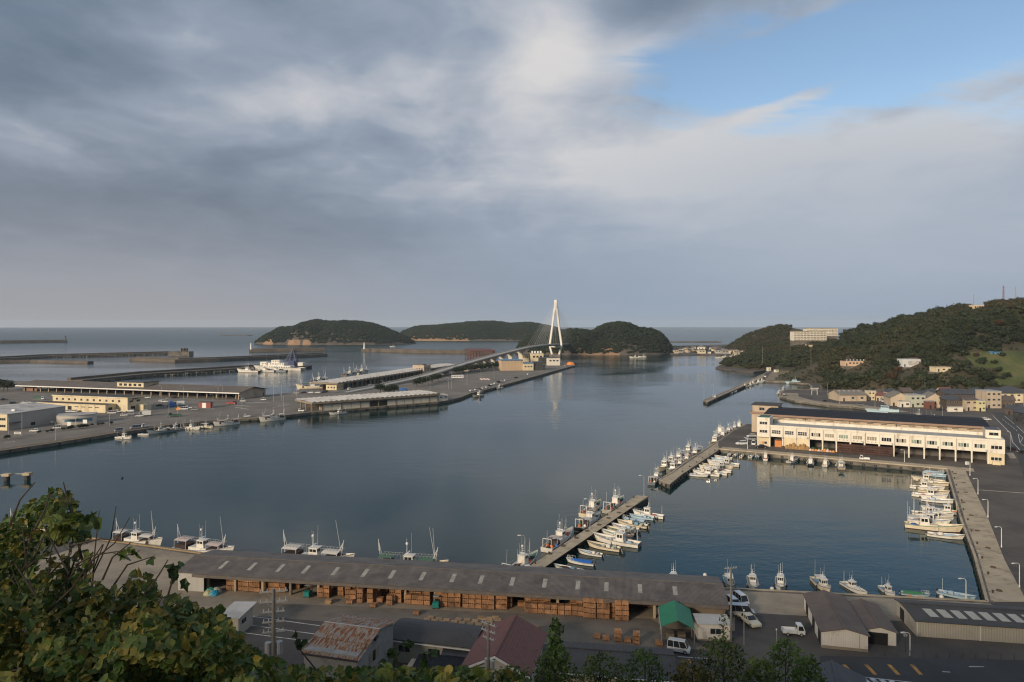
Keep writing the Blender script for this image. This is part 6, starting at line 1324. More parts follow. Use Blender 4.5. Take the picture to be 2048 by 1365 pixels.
# inlet road and yard
for a in (('sedan', 'black', 1649, 804, -8, 'black sedan on the inlet road near the torii'), ('suv', 'grey', 1721, 812, -20, 'dark SUV on the quay road left of the patrol ship'), ('sedan', 'black', 1570, 792, -30, 'black car on the quay tip of the inlet'), ('sedan', 'black', 1881, 822, 0, 'black car on the wide asphalt yard'), ('hatch', 'white', 1897, 822, 70, 'white hatchback on the wide asphalt yard'), ('wagon', 'white', 1972, 841, 0, 'white estate car at the far right of the yard'), ('hatch', 'white', 1794, 811, 20, 'white hatchback parked by the white lean-to'), ('van', 'white', 1764, 804, 75, 'white van parked between the inlet houses'), ('hatch', 'silver', 2022, 826, 60, 'silver hatchback in front of the low dark garage'), ('wagon', 'black', 2022, 900, 80, 'black estate car by the right end of the market building'), ('sedan', 'black', 2047, 907, 80, 'black car at the right edge beside the zebra crossing'), ('van', 'white', 1531, 755, 60, 'white van at the root of the far pier')): car(*a)
# port across the harbour
port = [('hatch', 'white', 69, 864, 190, 'before the grey warehouse'), ('van', 'white', 114, 858, 200, 'before the curved glass office'), ('van', 'silver', 237, 864, 225, 'on the quay edge above the first moored boat'), ('bigvan', 'silver', 271, 858, 225, 'on the quay road'), ('truck', 'white', 291, 855, 225, 'on the quay edge beside the vans'),
        ('bigvan', 'white', 224, 828, 190, 'at the right corner of the cream building'), ('truck', 'white', 238, 826, 185, 'beside the large van at the cream building'), ('truck', 'white', 248, 833, 200, 'in front row of the port car park'), ('hatch', 'silver', 262, 830, 190, 'in the middle of the port car park'), ('wagon', 'white', 260, 824, 185, 'by the cream building entrance'), ('bigvan', 'white', 284, 820, 190, 'at the side annex of the cream building'), ('van', 'white', 290, 826, 190, 'behind the box lorry in the car park'), ('boxtruck', 'white', 291, 832, 190, 'in the port car park'), ('hatch', 'white', 279, 834, 200, 'beside the box lorry'), ('sedan', 'white', 298, 811, 190, 'north of the cream building'), ('sedan', 'black', 320, 813, 185, 'in the middle of the open asphalt'), ('hatch', 'white', 324, 804, 10, 'left of the pair before the market hall'), ('hatch', 'white', 330, 805, 10, 'right of the pair before the market hall'),
        ('wagon', 'white', 294, 797, 200, 'right behind the cream building'), ('sedan', 'black', 350, 797, 190, 'before the hall columns'), ('boxtruck', 'grey', 358, 812, 200, 'next to the blue tarpaulin'), ('bigvan', 'white', 368, 820, 190, 'right of the orange heap'), ('truck', 'white', 378, 818, 190, 'at the end of the white row'), ('hatch', 'silver', 389, 821, 190, 'left of the red kiosk'), ('flat', 'red', 463, 809, -10, 'turning before the hall end'), ('van', 'white', 486, 804, 10, 'next to the hall end wall'), ('truck', 'white', 494, 835, 200, 'on the quay edge between the moored boats'), ('flat', 'green', 350, 834, 200, 'parked on the traffic island'),
        ('van', 'white', 527, 801, 5, 'by the outer quay near the hall'), ('truck', 'white', 603, 824, 170, 'beside the quay store corner'), ('sedan', 'black', 8, 801, 20, 'dark car at far left'), ('suv', 'black', 28, 809, 20, 'second at far left'), ('sedan', 'black', 4, 815, 20, 'lowest at far left'), ('hatch', 'white', 49, 808, 15, 'left of the three white cars'), ('hatch', 'silver', 55, 806, 15, 'middle of the three pale cars'), ('hatch', 'white', 60, 808, 15, 'right of the three white cars'), ('tipper', 'white', 79, 800, 10, 'standing alone behind the warehouse'), ('hatch', 'white', 135, 825, 190, 'before the annex of the cream building, left'), ('hatch', 'white', 147, 825, 190, 'before the annex of the cream building, right'),
        ('van', 'white', 592, 788, 200, 'at the end of the scalloped shed'), ('hatch', 'white', 621, 787, 190, 'left of the scalloped shed office'), ('sedan', 'black', 608, 787, 190, 'among the cars at the scalloped shed'), ('hatch', 'white', 635, 787, 190, 'closest to the scalloped shed office'), ('bigvan', 'black', 650, 786, 190, 'beside the scalloped shed office'), ('suv', 'white', 700, 780, 60, 'under the scalloped shed eave'), ('bigvan', 'white', 742, 774, 30, 'half way along the scalloped shed'), ('van', 'white', 780, 767, 30, 'further along the scalloped shed'), ('hatch', 'white', 802, 761, 30, 'far end of the scalloped shed cars')]
for i, (k, c, a, b, h, lb) in enumerate(port): car(k, c, a, b, h, ('%s %s %s' % (c, NAMES[k], lb)) if not lb.startswith('dark car') else 'black sedan standing uppermost at the far left of the port', 'vehicles in the port')
qcars = [(975, 776, 'white', 'hatch'), (979, 773, 'black', 'sedan'), (985, 771, 'white', 'hatch'), (992, 768.5, 'white', 'wagon'), (968, 778, 'white', 'hatch'), (998, 766, 'black', 'suv'), (1004, 764.5, 'white', 'wagon'), (944, 783, 'white', 'hatch'), (953, 781, 'white', 'van'), (960, 780, 'black', 'sedan'), (1012, 762, 'white', 'hatch'), (1032, 757, 'black', 'sedan'), (1058, 750, 'white', 'suv'), (898, 762, 'white', 'hatch'), (1131, 732, 'white', 'van')]
qcars.sort()
for i, (a, b, c, k) in enumerate(qcars): car(k, c, a, b, 45, '%s %s on the port quay towards the tip, %s from the left' % (c, NAMES[k], ORD[i]), 'vehicles along the port quay')
# white bus in the lot
p = P(915, 757); t = thing('parked_bus', 'white bus standing on the empty lot beside the bridge ramp', 'bus', p, radians(8)); MB().box(-5.5, 5.5, -1.2, 1.2, .4, 3.1).ob('body', CAR_PAINT['white'], t); add_wheels(t, (3.4, -3.2), 2.3, 1.6)
for k in range(7): MB().box(-5 + k * 1.45, -3.9 + k * 1.45, -1.24, -1.19, 1.6, 2.5).ob('window', glass, t)
MB().quad((5.52, -1, 1.3), (5.52, 1, 1.3), (5.5, 1, 2.7), (5.5, -1, 2.7)).ob('windscreen', glass, t)
# red kiosk, blue tarpaulin, orange heap
t = thing('red_kiosk', 'red and white kiosk hut on the port asphalt', 'kiosk', P(397, 816), radians(-10)); MB().box(0, 8, 0, 3, 0, 3.4).ob('wall', M('kiosk_red', (.25, .06, .05), .7, .1), t); MB().box(2.4, 5, -.06, 0, 0, 3.0).ob('front_panel', white_metal, t); MB().box(-.3, 8.3, -.4, 3.3, 3.4, 3.6).ob('roof', dark_metal, t)
heap('blue_tarpaulin', P(343, 814), 2.6, 2, 3.4, M('tarp_port', (.03, .12, .36), .5, .2, .5), 'blue tarpaulin heap beside the box lorry in the port', 'tarpaulin', 61); heap('orange_heap', P(358, 820), 1.6, 1.2, 1.7, M('orange_gear', None), 'orange gear heap behind the white vans in the port', 'fishing gear', 62); heap('blue_tarpaulin', P(806, 781), 3.4, 2, 1.7, M('tarp_port', None), 'blue tarpaulin behind the quay store beside the ramp', 'tarpaulin', 63)
for i in range(6): heap('rubble_pile', P(962 + i * 3.2, 759 + (i % 2)), 1.4, 1.2, 1.0, M('pink_sacks', (.55, .45, .40), .8, .2), 'pale sack heap on the empty lot, %s from the left' % ORD[i], 'sacks', 80 + i)
# forklifts in the shed yard
def forklift(px, py, head, label):
    t = thing('forklift', label, 'forklift', P(px, py) + Vector((0, 0, .03)), radians(head)); m = CAR_PAINT['teal']
    MB().box(-1.0, .5, -.55, .55, .25, .95).ob('body', m, t); MB().add([(-1.05, -.55, .35), (-1.05, .55, .35), (-1.05, .55, 1.1), (-1.05, -.55, 1.1), (-.5, -.55, .35), (-.5, .55, .35), (-.45, .55, 1.2), (-.45, -.55, 1.2)], [(3, 2, 1, 0), (4, 5, 6, 7), (0, 1, 5, 4), (2, 3, 7, 6), (1, 2, 6, 5), (3, 0, 4, 7)]).ob('counterweight', m, t)
    for x in (-.4, .5):
        for y in (-.5, .5): MB().tube((x, y, .9), (x + .1 * (x > 0), y, 2.05), .04, n=5).ob('guard_post', dark_metal, t)
    MB().box(-.5, .65, -.55, .55, 2.05, 2.12).ob('overhead_guard', frame_metal, t)
    for y in (-.35, .35): MB().box(.75, .85, y - .05, y + .05, .1, 2.2).ob('mast_rail', dark_metal, t); MB().box(.85, 1.9, y - .06, y + .06, .12, .17).ob('fork', dark_metal, t)
    MB().box(-.3, .1, -.25, .25, .95, 1.45).ob('seat', rubber, t); add_wheels(t, (.35, -.65), 1.1, .95)
forklift(617, 1193, 80, 'teal forklift parked in the dark bay of the long shed'); forklift(873, 1215, 85, 'teal forklift with pale roof between the crate stacks')

# ---------------------------------------------------------------- lamp posts and poles
def lamp_post(px, py, h, head, label, arm=1.3, m=None, z=QZ, box=False, group='lamp posts'):
    m = m or galv; t = thing('lamp_post', label, 'lamp post', P(px, py, z), radians(head), group)
    MB().tube((0, 0, -.2), (0, 0, h - .5), .09, .065, 8).ob('pole', m, t)
    pts = [Vector((0, 0, h - .5)), Vector((.12, 0, h - .2)), Vector((.4, 0, h - .03)), Vector((arm, 0, h + .04))]; MB().path(pts, .05, 6).ob('arm', m, t)
    MB().box(arm - .1, arm + .55, -.12, .12, h - .04, h + .1).ob('lamp_head', white_metal, t); MB().tube((0, 0, 0), (0, 0, .5), .14, .12, 8).ob('base', m, t)
    if box: MB().box(.7, 1.7, -.3, .3, h - 1.0, h - .2).ob('sign_box', white_metal, t)
for i, (a, b) in enumerate(((1940, 951.5), (1956, 989), (1976, 1035), (2003, 1095), (2039, 1175))): lamp_post(a, b, 4.7, 195, 'white curved lamp post on the right quay, %s from the market building' % ORD[i], box=(i == 0), m=white_metal)
poles = [(1495, 898, 4.6, 'wharf lamp post before the parked SUV'), (1433, 882, 4.0, 'lamp post at the root of the market pier'), (1809, 924, 4.4, 'plain quay post in front of the market columns'), (1180, 1059, 7.5, 'lamp post standing halfway along the near pier'), (1050, 1141, 7.2, 'lamp post at the root of the near pier beside a white box'), (1932, 1196, 3.6, 'white lamp post at the lower right basin corner'), (1690, 1296, 0, ''), (1820, 1312, 3.6, 'white road lamp in front of the beige shed'), (1408, 800, 9, 'thin pole at the tip of the far pier'), (1427, 795, 9, 'thin pole near the tip of the far pier'), (1679, 808, 8, 'tall pole on the inlet road'), (1750, 815, 7.5, 'tall pole beside the patrol ship bow'), (1885, 843, 8, 'pole on the wide yard'), (1974, 870, 8, 'thin pole behind the market stair tower'), (2021, 903, 8, 'lamp pole beside the road at right'), (1288, 992, 6.0, 'thin pole on the tip of the near pier')]
for a, b, h, lb in poles:
    if h: lamp_post(a, b, h, 190, lb, 1.0, white_metal if h < 4.7 else galv, group='poles around the basin')
for i, (a, b, h) in enumerate(((17, 878, 9.5), (44, 872, 13), (111, 881, 8), (219, 851, 7), (250, 838, 7), (338, 830, 9), (367, 799, 9), (426, 819, 9), (355, 832, 8), (323, 795, 8), (436, 799, 9), (445, 798, 9), (484, 819, 8), (547, 803, 12), (563, 802, 12), (593, 793, 8), (765, 785, 9), (771, 786, 8), (860, 780, 10), (903, 779, 14), (934, 771, 12), (962, 763, 11), (988, 757, 11), (567, 834, 12), (853, 771, 8), (897, 779, 9))):
    lamp_post(a, b, h, 200, 'tall pole on the port across the water, %s listed from the left' % ORD[sorted([17, 44, 111, 219, 250, 338, 367, 426, 355, 323, 436, 445, 484, 547, 563, 593, 765, 771, 860, 903, 934, 962, 988, 567, 853, 897]).index(a)] if False else 'tall lamp pole in the port, %s pole from the left' % ORD[sorted([17, 44, 111, 219, 250, 338, 367, 426, 355, 323, 436, 445, 484, 547, 563, 593, 765, 771, 860, 903, 934, 962, 988, 567, 853, 897]).index(a)], 1.2, galv, group='tall poles in the port')
for i, (a, b, h) in enumerate(((1655, 792, 9), (1642, 788, 8), (1766, 800, 10), (1850, 790, 9), (1525, 715, 10), (1622, 723, 13), (1688, 720, 12), (1778, 730, 13), (2047, 820, 10))):
    y = 50.4 * FP / (b - HY) if b > 780 else 640; p = D(a, b, y); t = thing('utility_pole', 'slim dark utility pole near the hill foot, %s from the left' % ORD[sorted([1655, 1642, 1766, 1850, 1525, 1622, 1688, 1778, 2047]).index(a)], 'utility pole', p, .3, 'utility poles near the hill')
    MB().tube((0, 0, -6), (0, 0, h), .17, .12, 7).ob('pole', wood_pole, t); MB().box(-1, 1, -.06, .06, h - .8, h - .68).ob('crossarm', dark_metal, t)
def utility_pole(base, h, label, arms=4, drums=0, rz=0.5):
    t = thing('utility_pole', label, 'utility pole', base, rz); MB().tube((0, 0, -1), (0, 0, h), .19, .13, 10).ob('pole', wood_pole, t); ins = M('insulator', (.45, .44, .42), .25, .05)
    for k in range(arms):
        z = h - .25 - k * .75; w_ = 1.0 if k < 2 else .8; a = MB().box(-w_, w_, -.05, .05, z, z + .1).ob('crossarm', frame_metal, t)
        for i in range(5):
            x = -w_ + .12 + i * (2 * w_ - .24) / 4; MB().tube((x, 0, z + .1), (x, 0, z + .30), .05, .03, 7).ob('insulator', ins, a); MB().tube((x, .06, z - .02), (x, .38, z - .06), .04, .05, 6).ob('insulator', ins, a)
        MB().tube((-.5 * w_, 0, z), (0, 0, z - .45), .025, n=4).ob('brace', frame_metal, t)
    for d in range(drums):
        a = d * 2.4 + .4; MB().tube((.42 * cos(a), .42 * sin(a), h - 4.9), (.42 * cos(a), .42 * sin(a), h - 4.0), .24, n=12).ob('transformer', frame_metal, t)
    return t
b = D(547, 1178, 52.0); utility_pole((b.x, b.y, b.z - 12.5), 12.5, 'near utility pole with many insulators in front of the parking bays', 5, 2, .25)
b = D(977, 1245, 74.0); utility_pole((b.x, b.y, b.z - 11), 11, 'utility pole with two transformer drums before the red roof', 3, 2, -.7)
b = P(1462, 1286); utility_pole((b.x, b.y, QZ), 12.0, 'tall bare utility pole beside the site cabin', 1, 0, .2)
for i, (a, bb, h) in enumerate(((1488, 1291, 5.5), (1553, 1298, 3.0))):
    t = thing('street_post', 'thin pale post on the verge, %s of two beside the shrubs' % ('left' if i == 0 else 'right'), 'post', P(a, bb)); MB().tube((0, 0, -.2), (0, 0, h), .06, n=8).ob('pole', galv, t); MB().ball((0, 0, h), .13, n=8, m=4).ob('cap', white_metal, t)
t = thing('road_mirror', 'round road mirror on a post in front of the beige shed', 'mirror', P(1811, 1304)); MB().tube((0, 0, -.2), (0, 0, 2.6), .05, n=8).ob('post', dark_metal, t); MB().tube((0, -.03, 2.6), (0, .05, 2.6), .32, n=16).ob('mirror_disc', frame_metal, t)
t = thing('pier_box', 'white switch box standing at the root of the near pier', 'box', P(1050, 1143) + Vector((.5, -.4, 0)), .5); MB().box(-.45, .45, -.3, .3, 0, 1.3).ob('cabinet', white_metal, t); MB().box(-.5, .5, -.35, .35, 1.3, 1.38).ob('lid', white_metal, t)
for i, (a, b) in enumerate(((35, 874), (138, 857), (170, 852))):
    t = thing('sign_board', ['white signboard with dark lettering by the grey warehouse', 'white panel sign before the curved glass office, left', 'cream panel sign before the curved glass office, right'][i], 'sign', P(a, b), radians(-5)); w_ = [3.2, 1.8, 2.2][i]
    MB().box(-w_ / 2, w_ / 2, -.05, .05, 1.2, 2.2 if i == 0 else 3.0).ob('panel', white_metal, t)
    for s in (-1, 1): MB().tube((s * w_ * .4, .06, -.2), (s * w_ * .4, .06, 1.3), .06).ob('post', galv, t)
    if i == 0:
        for k in range(5): MB().box(-1.2 + k * .5, -.85 + k * .5, -.07, -.05, 1.45, 1.95).ob('sign_letter', dark_metal, t)
# ---------------------------------------------------------------- boats (local axes: bow +x, waterline z = 0)
gel = M('boat_white', (.72, .68, .60), .35, .07, .8, dirt=(.46, .40, .32), dirt_amt=.2, dirt_scale=.6)
gel2 = M('boat_cream', (.68, .58, .42), .4, .09, .8, dirt=(.42, .33, .22), dirt_amt=.3, dirt_scale=.6)
gel_bl = M('boat_pale_blue', (.42, .55, .60), .4, .06, .8)
deck_g = M('deck_green', (.09, .20, .15), .7, .15, 1.0); deck_b = M('deck_blue', (.16, .30, .38), .7, .15, 1.0); deck_w = M('deck_grey', (.42, .39, .34), .8, .15, 1.0, dirt=(.2, .17, .14), dirt_amt=.4, dirt_scale=1.0)
boot = M('boot_stripe', (.10, .045, .035), .6, .2); boot_b = M('boot_stripe_dark', (.03, .035, .045), .6, .2)
trim_b = M('trim_blue', (.05, .13, .28), .5, .1); trim_g = M('trim_green', (.03, .16, .10), .5, .1); trim_d = M('trim_dark', (.03, .03, .032), .6, .2)
awn = M('awning_white', (.60, .55, .48), .75, .08, .8); awn_pink = M('awning_pink', (.52, .42, .38), .75, .08, .8); awn_green = M('awning_green', (.07, .14, .09), .75, .12, .8); cover_b = M('cover_blue', (.015, .12, .42), .55, .12, 1.5); cover_lb = M('cover_pale_blue', (.36, .47, .55), .6, .1, 1.5)
netm = M('deck_nets', (.055, .035, .03), .95, .4, 2.5, .06); red_gear = M('gear_red', (.42, .08, .04), .7, .2); bulb = M('lamp_bulb', (.7, .7, .68), .1, .03); orange_fl = M('float_orange', (.62, .17, .04), .5, .1)
PB = {}
def hull_parts(t, L, B, fb, rise, m, dm, bm, tm):
    n = 12; st = []
    for i in range(n + 1):
        u = i / n; b = B / 2 * (.86 + .14 * min(1, u / .3)) * (1 - max(0, (u - .5) / .5) ** 2.3); b = max(b, .03); z = fb * (.92 + .08 * (1 - u)) + rise * u ** 2.6 ; x = -L / 2 + L * u * .94
        st.append((x, b, z, u))
    def row(u, x, b, z, k):
        fl = .06 * L * max(0, (u - .55) / .45) ** 1.4
        return {'wl': (x - fl * .5, b * (.80 - .25 * max(0, u - .5)), -.35), 'bs': (x - fl * .25, b * (.90 - .18 * max(0, u - .5)), .10), 'g': (x + fl, b, z), 'gi': (x + fl * .85 - .02, max(.01, b - .09), z), 'd': (x + fl * .7, max(.01, b - .12), z - min(.42, fb * .5))}[k]
    def side(keys, s): return [[(lambda p: (p[0], s * p[1], p[2]))(row(u, x, b, z, k)) for x, b, z, u in st] for k in keys]
    h = MB(); bs = MB(); dk = MB()
    for s in (1, -1):
        h.grid(side(['bs', 'g', 'gi', 'd'], s)); bs.grid(side(['wl', 'bs'], s))
    dk.grid([[row(u, x, b, z, 'd') for x, b, z, u in st], [(lambda p: (p[0], -p[1], p[2]))(row(u, x, b, z, 'd')) for x, b, z, u in st]])
    x, b, z, u = st[0]; g, q = row(u, x, b, z, 'g'), row(u, x, b, z, 'bs'); h.quad(q, g, (g[0], -g[1], g[2]), (q[0], -q[1], q[2])); w_ = row(u, x, b, z, 'wl'); bs.quad(w_, q, (q[0], -q[1], q[2]), (w_[0], -w_[1], w_[2]))
    h.box(x, x + .1, -b + .1, b - .1, .1, z - .02)
    h.ob('hull', m, t); bs.ob('boot_stripe', bm, t); dk.ob('deck', dm, t)
    rr = MB()
    for s in (1, -1):
        pts = [Vector(row(u, x, b, z, 'g')) for x, b, z, u in st]; pts = [Vector((p.x, s * (p.y + .015), p.z - .07)) for p in pts]; rr.path(pts, .055, 5)
    rr.ob('rub_rail', tm, t)
    return lambda u: (-L / 2 + L * u * .94, B / 2 * (.86 + .14 * min(1, u / .3)) * (1 - max(0, (u - .5) / .5) ** 2.3), fb * (.92 + .08 * (1 - u)) + rise * u ** 2.6 - min(.42, fb * .5))
def wheelhouse(t, x0, x1, w, z0, h, m, roofm=None, over=.18, slope=.25):
    MB().add([(x0, -w / 2, z0), (x1, -w / 2, z0), (x1, w / 2, z0), (x0, w / 2, z0), (x0 + .05, -w / 2 + .06, z0 + h), (x1 - slope, -w / 2 + .06, z0 + h), (x1 - slope, w / 2 - .06, z0 + h), (x0 + .05, w / 2 - .06, z0 + h)], [(4, 5, 6, 7), (0, 1, 5, 4), (1, 2, 6, 5), (2, 3, 7, 6), (3, 0, 4, 7)]).ob('wheelhouse', m, t)
    r = MB().box(x0 - over * .6, x1 - slope + over * 1.6, -w / 2 - over * .5, w / 2 + over * .5, z0 + h, z0 + h + .08).ob('wheelhouse_roof', roofm or m, t)
    za, zb = z0 + h * .55, z0 + h * .88; k = lambda z: (z - z0) / h
    fx = lambda z: x1 - slope * k(z) + .015
    for i in range(3): a, b = -w / 2 + .1 + i * (w - .2) / 3 + .04, -w / 2 + .1 + (i + 1) * (w - .2) / 3 - .04; MB().quad((fx(za), a, za), (fx(za), b, za), (fx(zb), b, zb), (fx(zb), a, zb)).ob('window', glass, t)
    for s in (-1, 1):
        for i in range(2):
            a, b = x0 + .2 + i * (x1 - x0 - .5) / 2, x0 + .2 + (i + 1) * (x1 - x0 - .5) / 2 - .1; yy = lambda z: s * (w / 2 - .06 * k(z) + .012); MB().quad((a, yy(za), za), (b, yy(za), za), (b, yy(zb), zb), (a, yy(zb), zb)).ob('window', glass, t)
    return z0 + h
def mast(t, x, z0, h, m=None, arms=1, y=0, lean=0):
    MB().tube((x, y, z0), (x + lean, y, z0 + h), .06, .03, 6).ob('mast', m or white_metal, t)
    for k in range(arms): z = z0 + h * (.55 + .25 * k); MB().tube((x + lean * .6, y - .5, z), (x + lean * .6, y + .5, z), .025, n=5).ob('spreader', m or white_metal, t)
def whip(t, x, y, z0, h): MB().tube((x, y, z0), (x + .08 * h * (.3 if y > 0 else -.2), y, z0 + h), .022, .012, 4).ob('antenna', white_metal, t)
def gearheap(t, x, y, z, rx, ry, rz, m, name, seed):
    rows = []; n = 9
    for j in range(4):
        tt = j / 3; rows.append([(x + rx * sin(pi / 2 * tt + .01) * cos(2 * pi * i / n) * (1 + .3 * noise.noise(Vector((i, j, seed)))), y + ry * sin(pi / 2 * tt + .01) * sin(2 * pi * i / n) * (1 + .3 * noise.noise(Vector((i, j, seed + 9)))), z + rz * cos(pi / 2 * tt) * (1 + .3 * noise.noise(Vector((i, j, seed + 5))))) for i in range(n)])
    rows.reverse(); MB().grid(rows, True).ob(name, m, t)
def outboard(t, x, z):
    MB().box(x - .35, x - .05, -.2, .2, z, z + .5).ob('outboard_motor', trim_d, t); MB().box(x - .26, x - .12, -.06, .06, -.4, z).ob('motor_leg', frame_metal, t)
def bow_rail(t, f, m=None):
    pts = []
    for s in (1, -1):
        us = (.72, .82, .9, .97); q = [f(u) for u in us]; pts.append([Vector((x + .2, s * max(.1, b - .05), z + .85)) for x, b, z in q])
        for x, b, z in q: MB().tube((x + .15, s * max(.1, b - .05), z), (x + .2, s * max(.1, b - .05), z + .85), .022, n=4).ob('stanchion', m or galv, t)
    MB().path(pts[0] + list(reversed(pts[1])), .026, 4).ob('bow_rail', m or galv, t)
def boat_proto(kind, v):
    key = (kind, v)
    if key in PB: return PB[key]
    r = random.Random(hash((kind, v)) % 1000 if False else sum(map(ord, kind)) * 7 + v); t = thing('fishing_boat', 'x', 'boat'); t['used'] = 0
    if kind == 'skiff':
        L = 6.6; hm = [gel, gel2, gel, gel_bl, gel, gel2][v % 6]; dm = [deck_w, deck_g, deck_b, deck_w, deck_w, deck_b][v % 6]; f = hull_parts(t, L, 1.9, .62, .55, hm, dm, boot_b, [trim_b, trim_d, trim_g, trim_b, trim_d, trim_d][v % 6])
        x, b, z = f(.55); MB().box(-.3, .3, -.75, .75, z + .12, z + .22).ob('thwart', hm, t); MB().box(-2.2, -1.7, -.75, .75, z + .12, z + .3).ob('stern_seat', hm, t); outboard(t, -L / 2, .5)
        MB().box(-1.3, -.6, -.3, .3, z, z + .6).ob('fish_box', [cover_lb, gel, deck_b][v % 3], t)
        if v in (2, 4): gearheap(t, .9, 0, z, 1.5, .6, .5, [netm, cover_lb][v == 4], 'net_pile', v)
        if v == 5:
            MB().box(-.2, .7, -.5, .5, z, z + .9).ob('console', hm, t); MB().quad((.6, -.45, z + .9), (.6, .45, z + .9), (.45, .4, z + 1.4), (.45, -.4, z + 1.4)).ob('windscreen', glass, t)
        if v in (1, 3): MB().tube((-2.6, .6, z), (-2.6, .6, z + 2.6), .03, n=5).ob('pole', white_metal, t)
    elif kind == 'covered':
        L = 6.8; f = hull_parts(t, L, 2.0, .62, .55, gel if v == 0 else gel_bl, deck_w, boot_b, trim_b if v == 0 else trim_d); cm = [cover_b, cover_lb, M('cover_green', (.04, .20, .07), .6, .12)][v]
        rows = [[(x_, y_ * f((x_ + L / 2) / L)[1] * .95, .68 + .38 * (1 - y_ * y_) + .05 * noise.noise(Vector((x_ * 2, y_ * 3, v)))) for y_ in (-1, -.6, -.2, .2, .6, 1)] for x_ in [-2.9 + .55 * k for k in range(10)]]
        MB().grid(rows).ob('boat_cover', cm, t); outboard(t, -L / 2, .5); bow_rail(t, f, white_metal)
        for x_ in (-1.5, .6): MB().tube((x_ - .4, -1.12, .25), (x_ + .4, -1.12, .25), .17, n=8).ob('fender', orange_fl, t)
    elif kind == 'cabin':
        L = [9.2, 10.0, 8.6, 10.6, 9.6, 9.0][v % 6]; B = L * .26; hm = [gel, gel2, gel, gel, gel2, gel][v % 6]; dm = [deck_w, deck_g, deck_b, deck_w, deck_b, deck_g][v % 6]
        f = hull_parts(t, L, B, .85, .85, hm, dm, [boot_b, boot, boot_b][v % 3], [trim_d, trim_g, trim_b, trim_d, trim_b, trim_g][v % 6]); z = f(.4)[2]; x0 = [-1.6, -2.4, -.6, -2.0, -.2, -2.6][v % 6]
        MB().box(x0 - .1, x0 + 3.0, -B * .27, B * .27, z, z + .55).ob('trunk_cabin', hm, t); zt = wheelhouse(t, x0, x0 + 1.7, B * .56, z, 1.85, gel, None)
        mast(t, x0 + .5, zt, 1.6, None, 1); whip(t, x0 + .2, .4, zt, 3.0); whip(t, x0 + .2, -.4, zt, 2.2)
        MB().box(x0 + .55, x0 + .8, -.55, .55, zt + .45, zt + .55).ob('radar', white_metal, t)
        mast(t, -L / 2 + .5, z, [3.6, 4.6, 3.0][v % 3], [white_metal, galv, M('mast_cream', (.62, .55, .38), .5, .1)][v % 3], 0)
        if v % 2 == 0: bow_rail(t, f)
        MB().box(x0 + 3.3, x0 + 4.1, -.5, .5, z, z + .4).ob('hatch', hm, t); MB().tube((x0 + 2.4, B * .42, z + .2), (x0 + 2.4, B * .42, z + .9), .14, n=8).ob('line_hauler', frame_metal, t); gearheap(t, x0 - 1.0, 0, z, .7, .7, .45, [netm, cover_b, red_gear, cover_lb, netm, orange_fl][v % 6], 'gear_pile', v)
        if v in (1, 4): MB().box(x0 - 2.0, x0, -B * .4, B * .4, z + 1.75, z + 1.81).ob('awning', awn, t); [MB().tube((x0 - 1.9, s * B * .37, z), (x0 - 1.9, s * B * .37, z + 1.75), .03, n=4).ob('awning_post', galv, t) for s in (-1, 1)]
        for s in (-1, 1): MB().tube((.4, s * (B / 2 + .12), .25), (.4, s * (B / 2 + .12), .75), .15, n=8).ob('fender', [trim_d, gel][v % 2], t)
    elif kind in ('squid', 'trawler'):
        L = [16, 17, 15, 16.5][v % 4]; B = L * .235; hm = gel if v % 3 != 2 else gel2; f = hull_parts(t, L, B, 1.7 if kind == 'squid' else 1.25, 1.8 if kind == 'squid' else 1.4, hm if kind == 'squid' or v != 3 else M('hull_grey_blue', (.22, .27, .30), .5, .12), deck_w if v % 2 else deck_g, boot if v % 2 else boot_b, [trim_d, trim_b, hm, trim_d][v % 4]); z = f(.4)[2]; x0 = -1.8 if kind == 'squid' else -.6
        MB().box(x0 - 2.2, x0 + 3.0, -B * .3, B * .3, z, z + .8).ob('deckhouse', gel, t); zt = wheelhouse(t, x0, x0 + 2.1, B * .48, z + .8, 1.65, gel)
        mast(t, x0 + .5, zt, 2.2, None, 2); MB().box(x0 + .7, x0 + .95, -.8, .8, zt + .5, zt + .62).ob('radar', white_metal, t); MB().ball((x0 + .5, 0, zt + 2.3), .3, n=8, m=5).ob('radome', white_metal, t)
        for k in range(3): whip(t, x0 + .2 + k * .5, (-1) ** k * .6, zt, 3.0 + k * .7)
        am = [awn, awn_pink, awn_green, awn][v % 4]
        def awning(xa, xb, zz, w_):
            rows = [[(x_, y_ * w_ / 2, zz + .28 * (1 - y_ * y_)) for y_ in (-1, -.6, -.2, .2, .6, 1)] for x_ in (xa, (xa + xb) / 2, xb)]; mb = MB().grid(rows); mb.grid([[(x_, y_, z_ - .05) for x_, y_, z_ in q] for q in rows]); mb.ob('awning', am, t)
            for x_ in (xa + .1, xb - .1):
                for s in (-1, 1): MB().tube((x_, s * (w_ / 2 - .05), z), (x_, s * (w_ / 2 - .05), zz + .02), .04, n=5).ob('awning_post', white_metal, t)
            MB().box(xa + .3, xb - .3, -w_ / 2 + .1, w_ / 2 - .1, z, z + 1.15).ob('shaded_gear', netm, t)
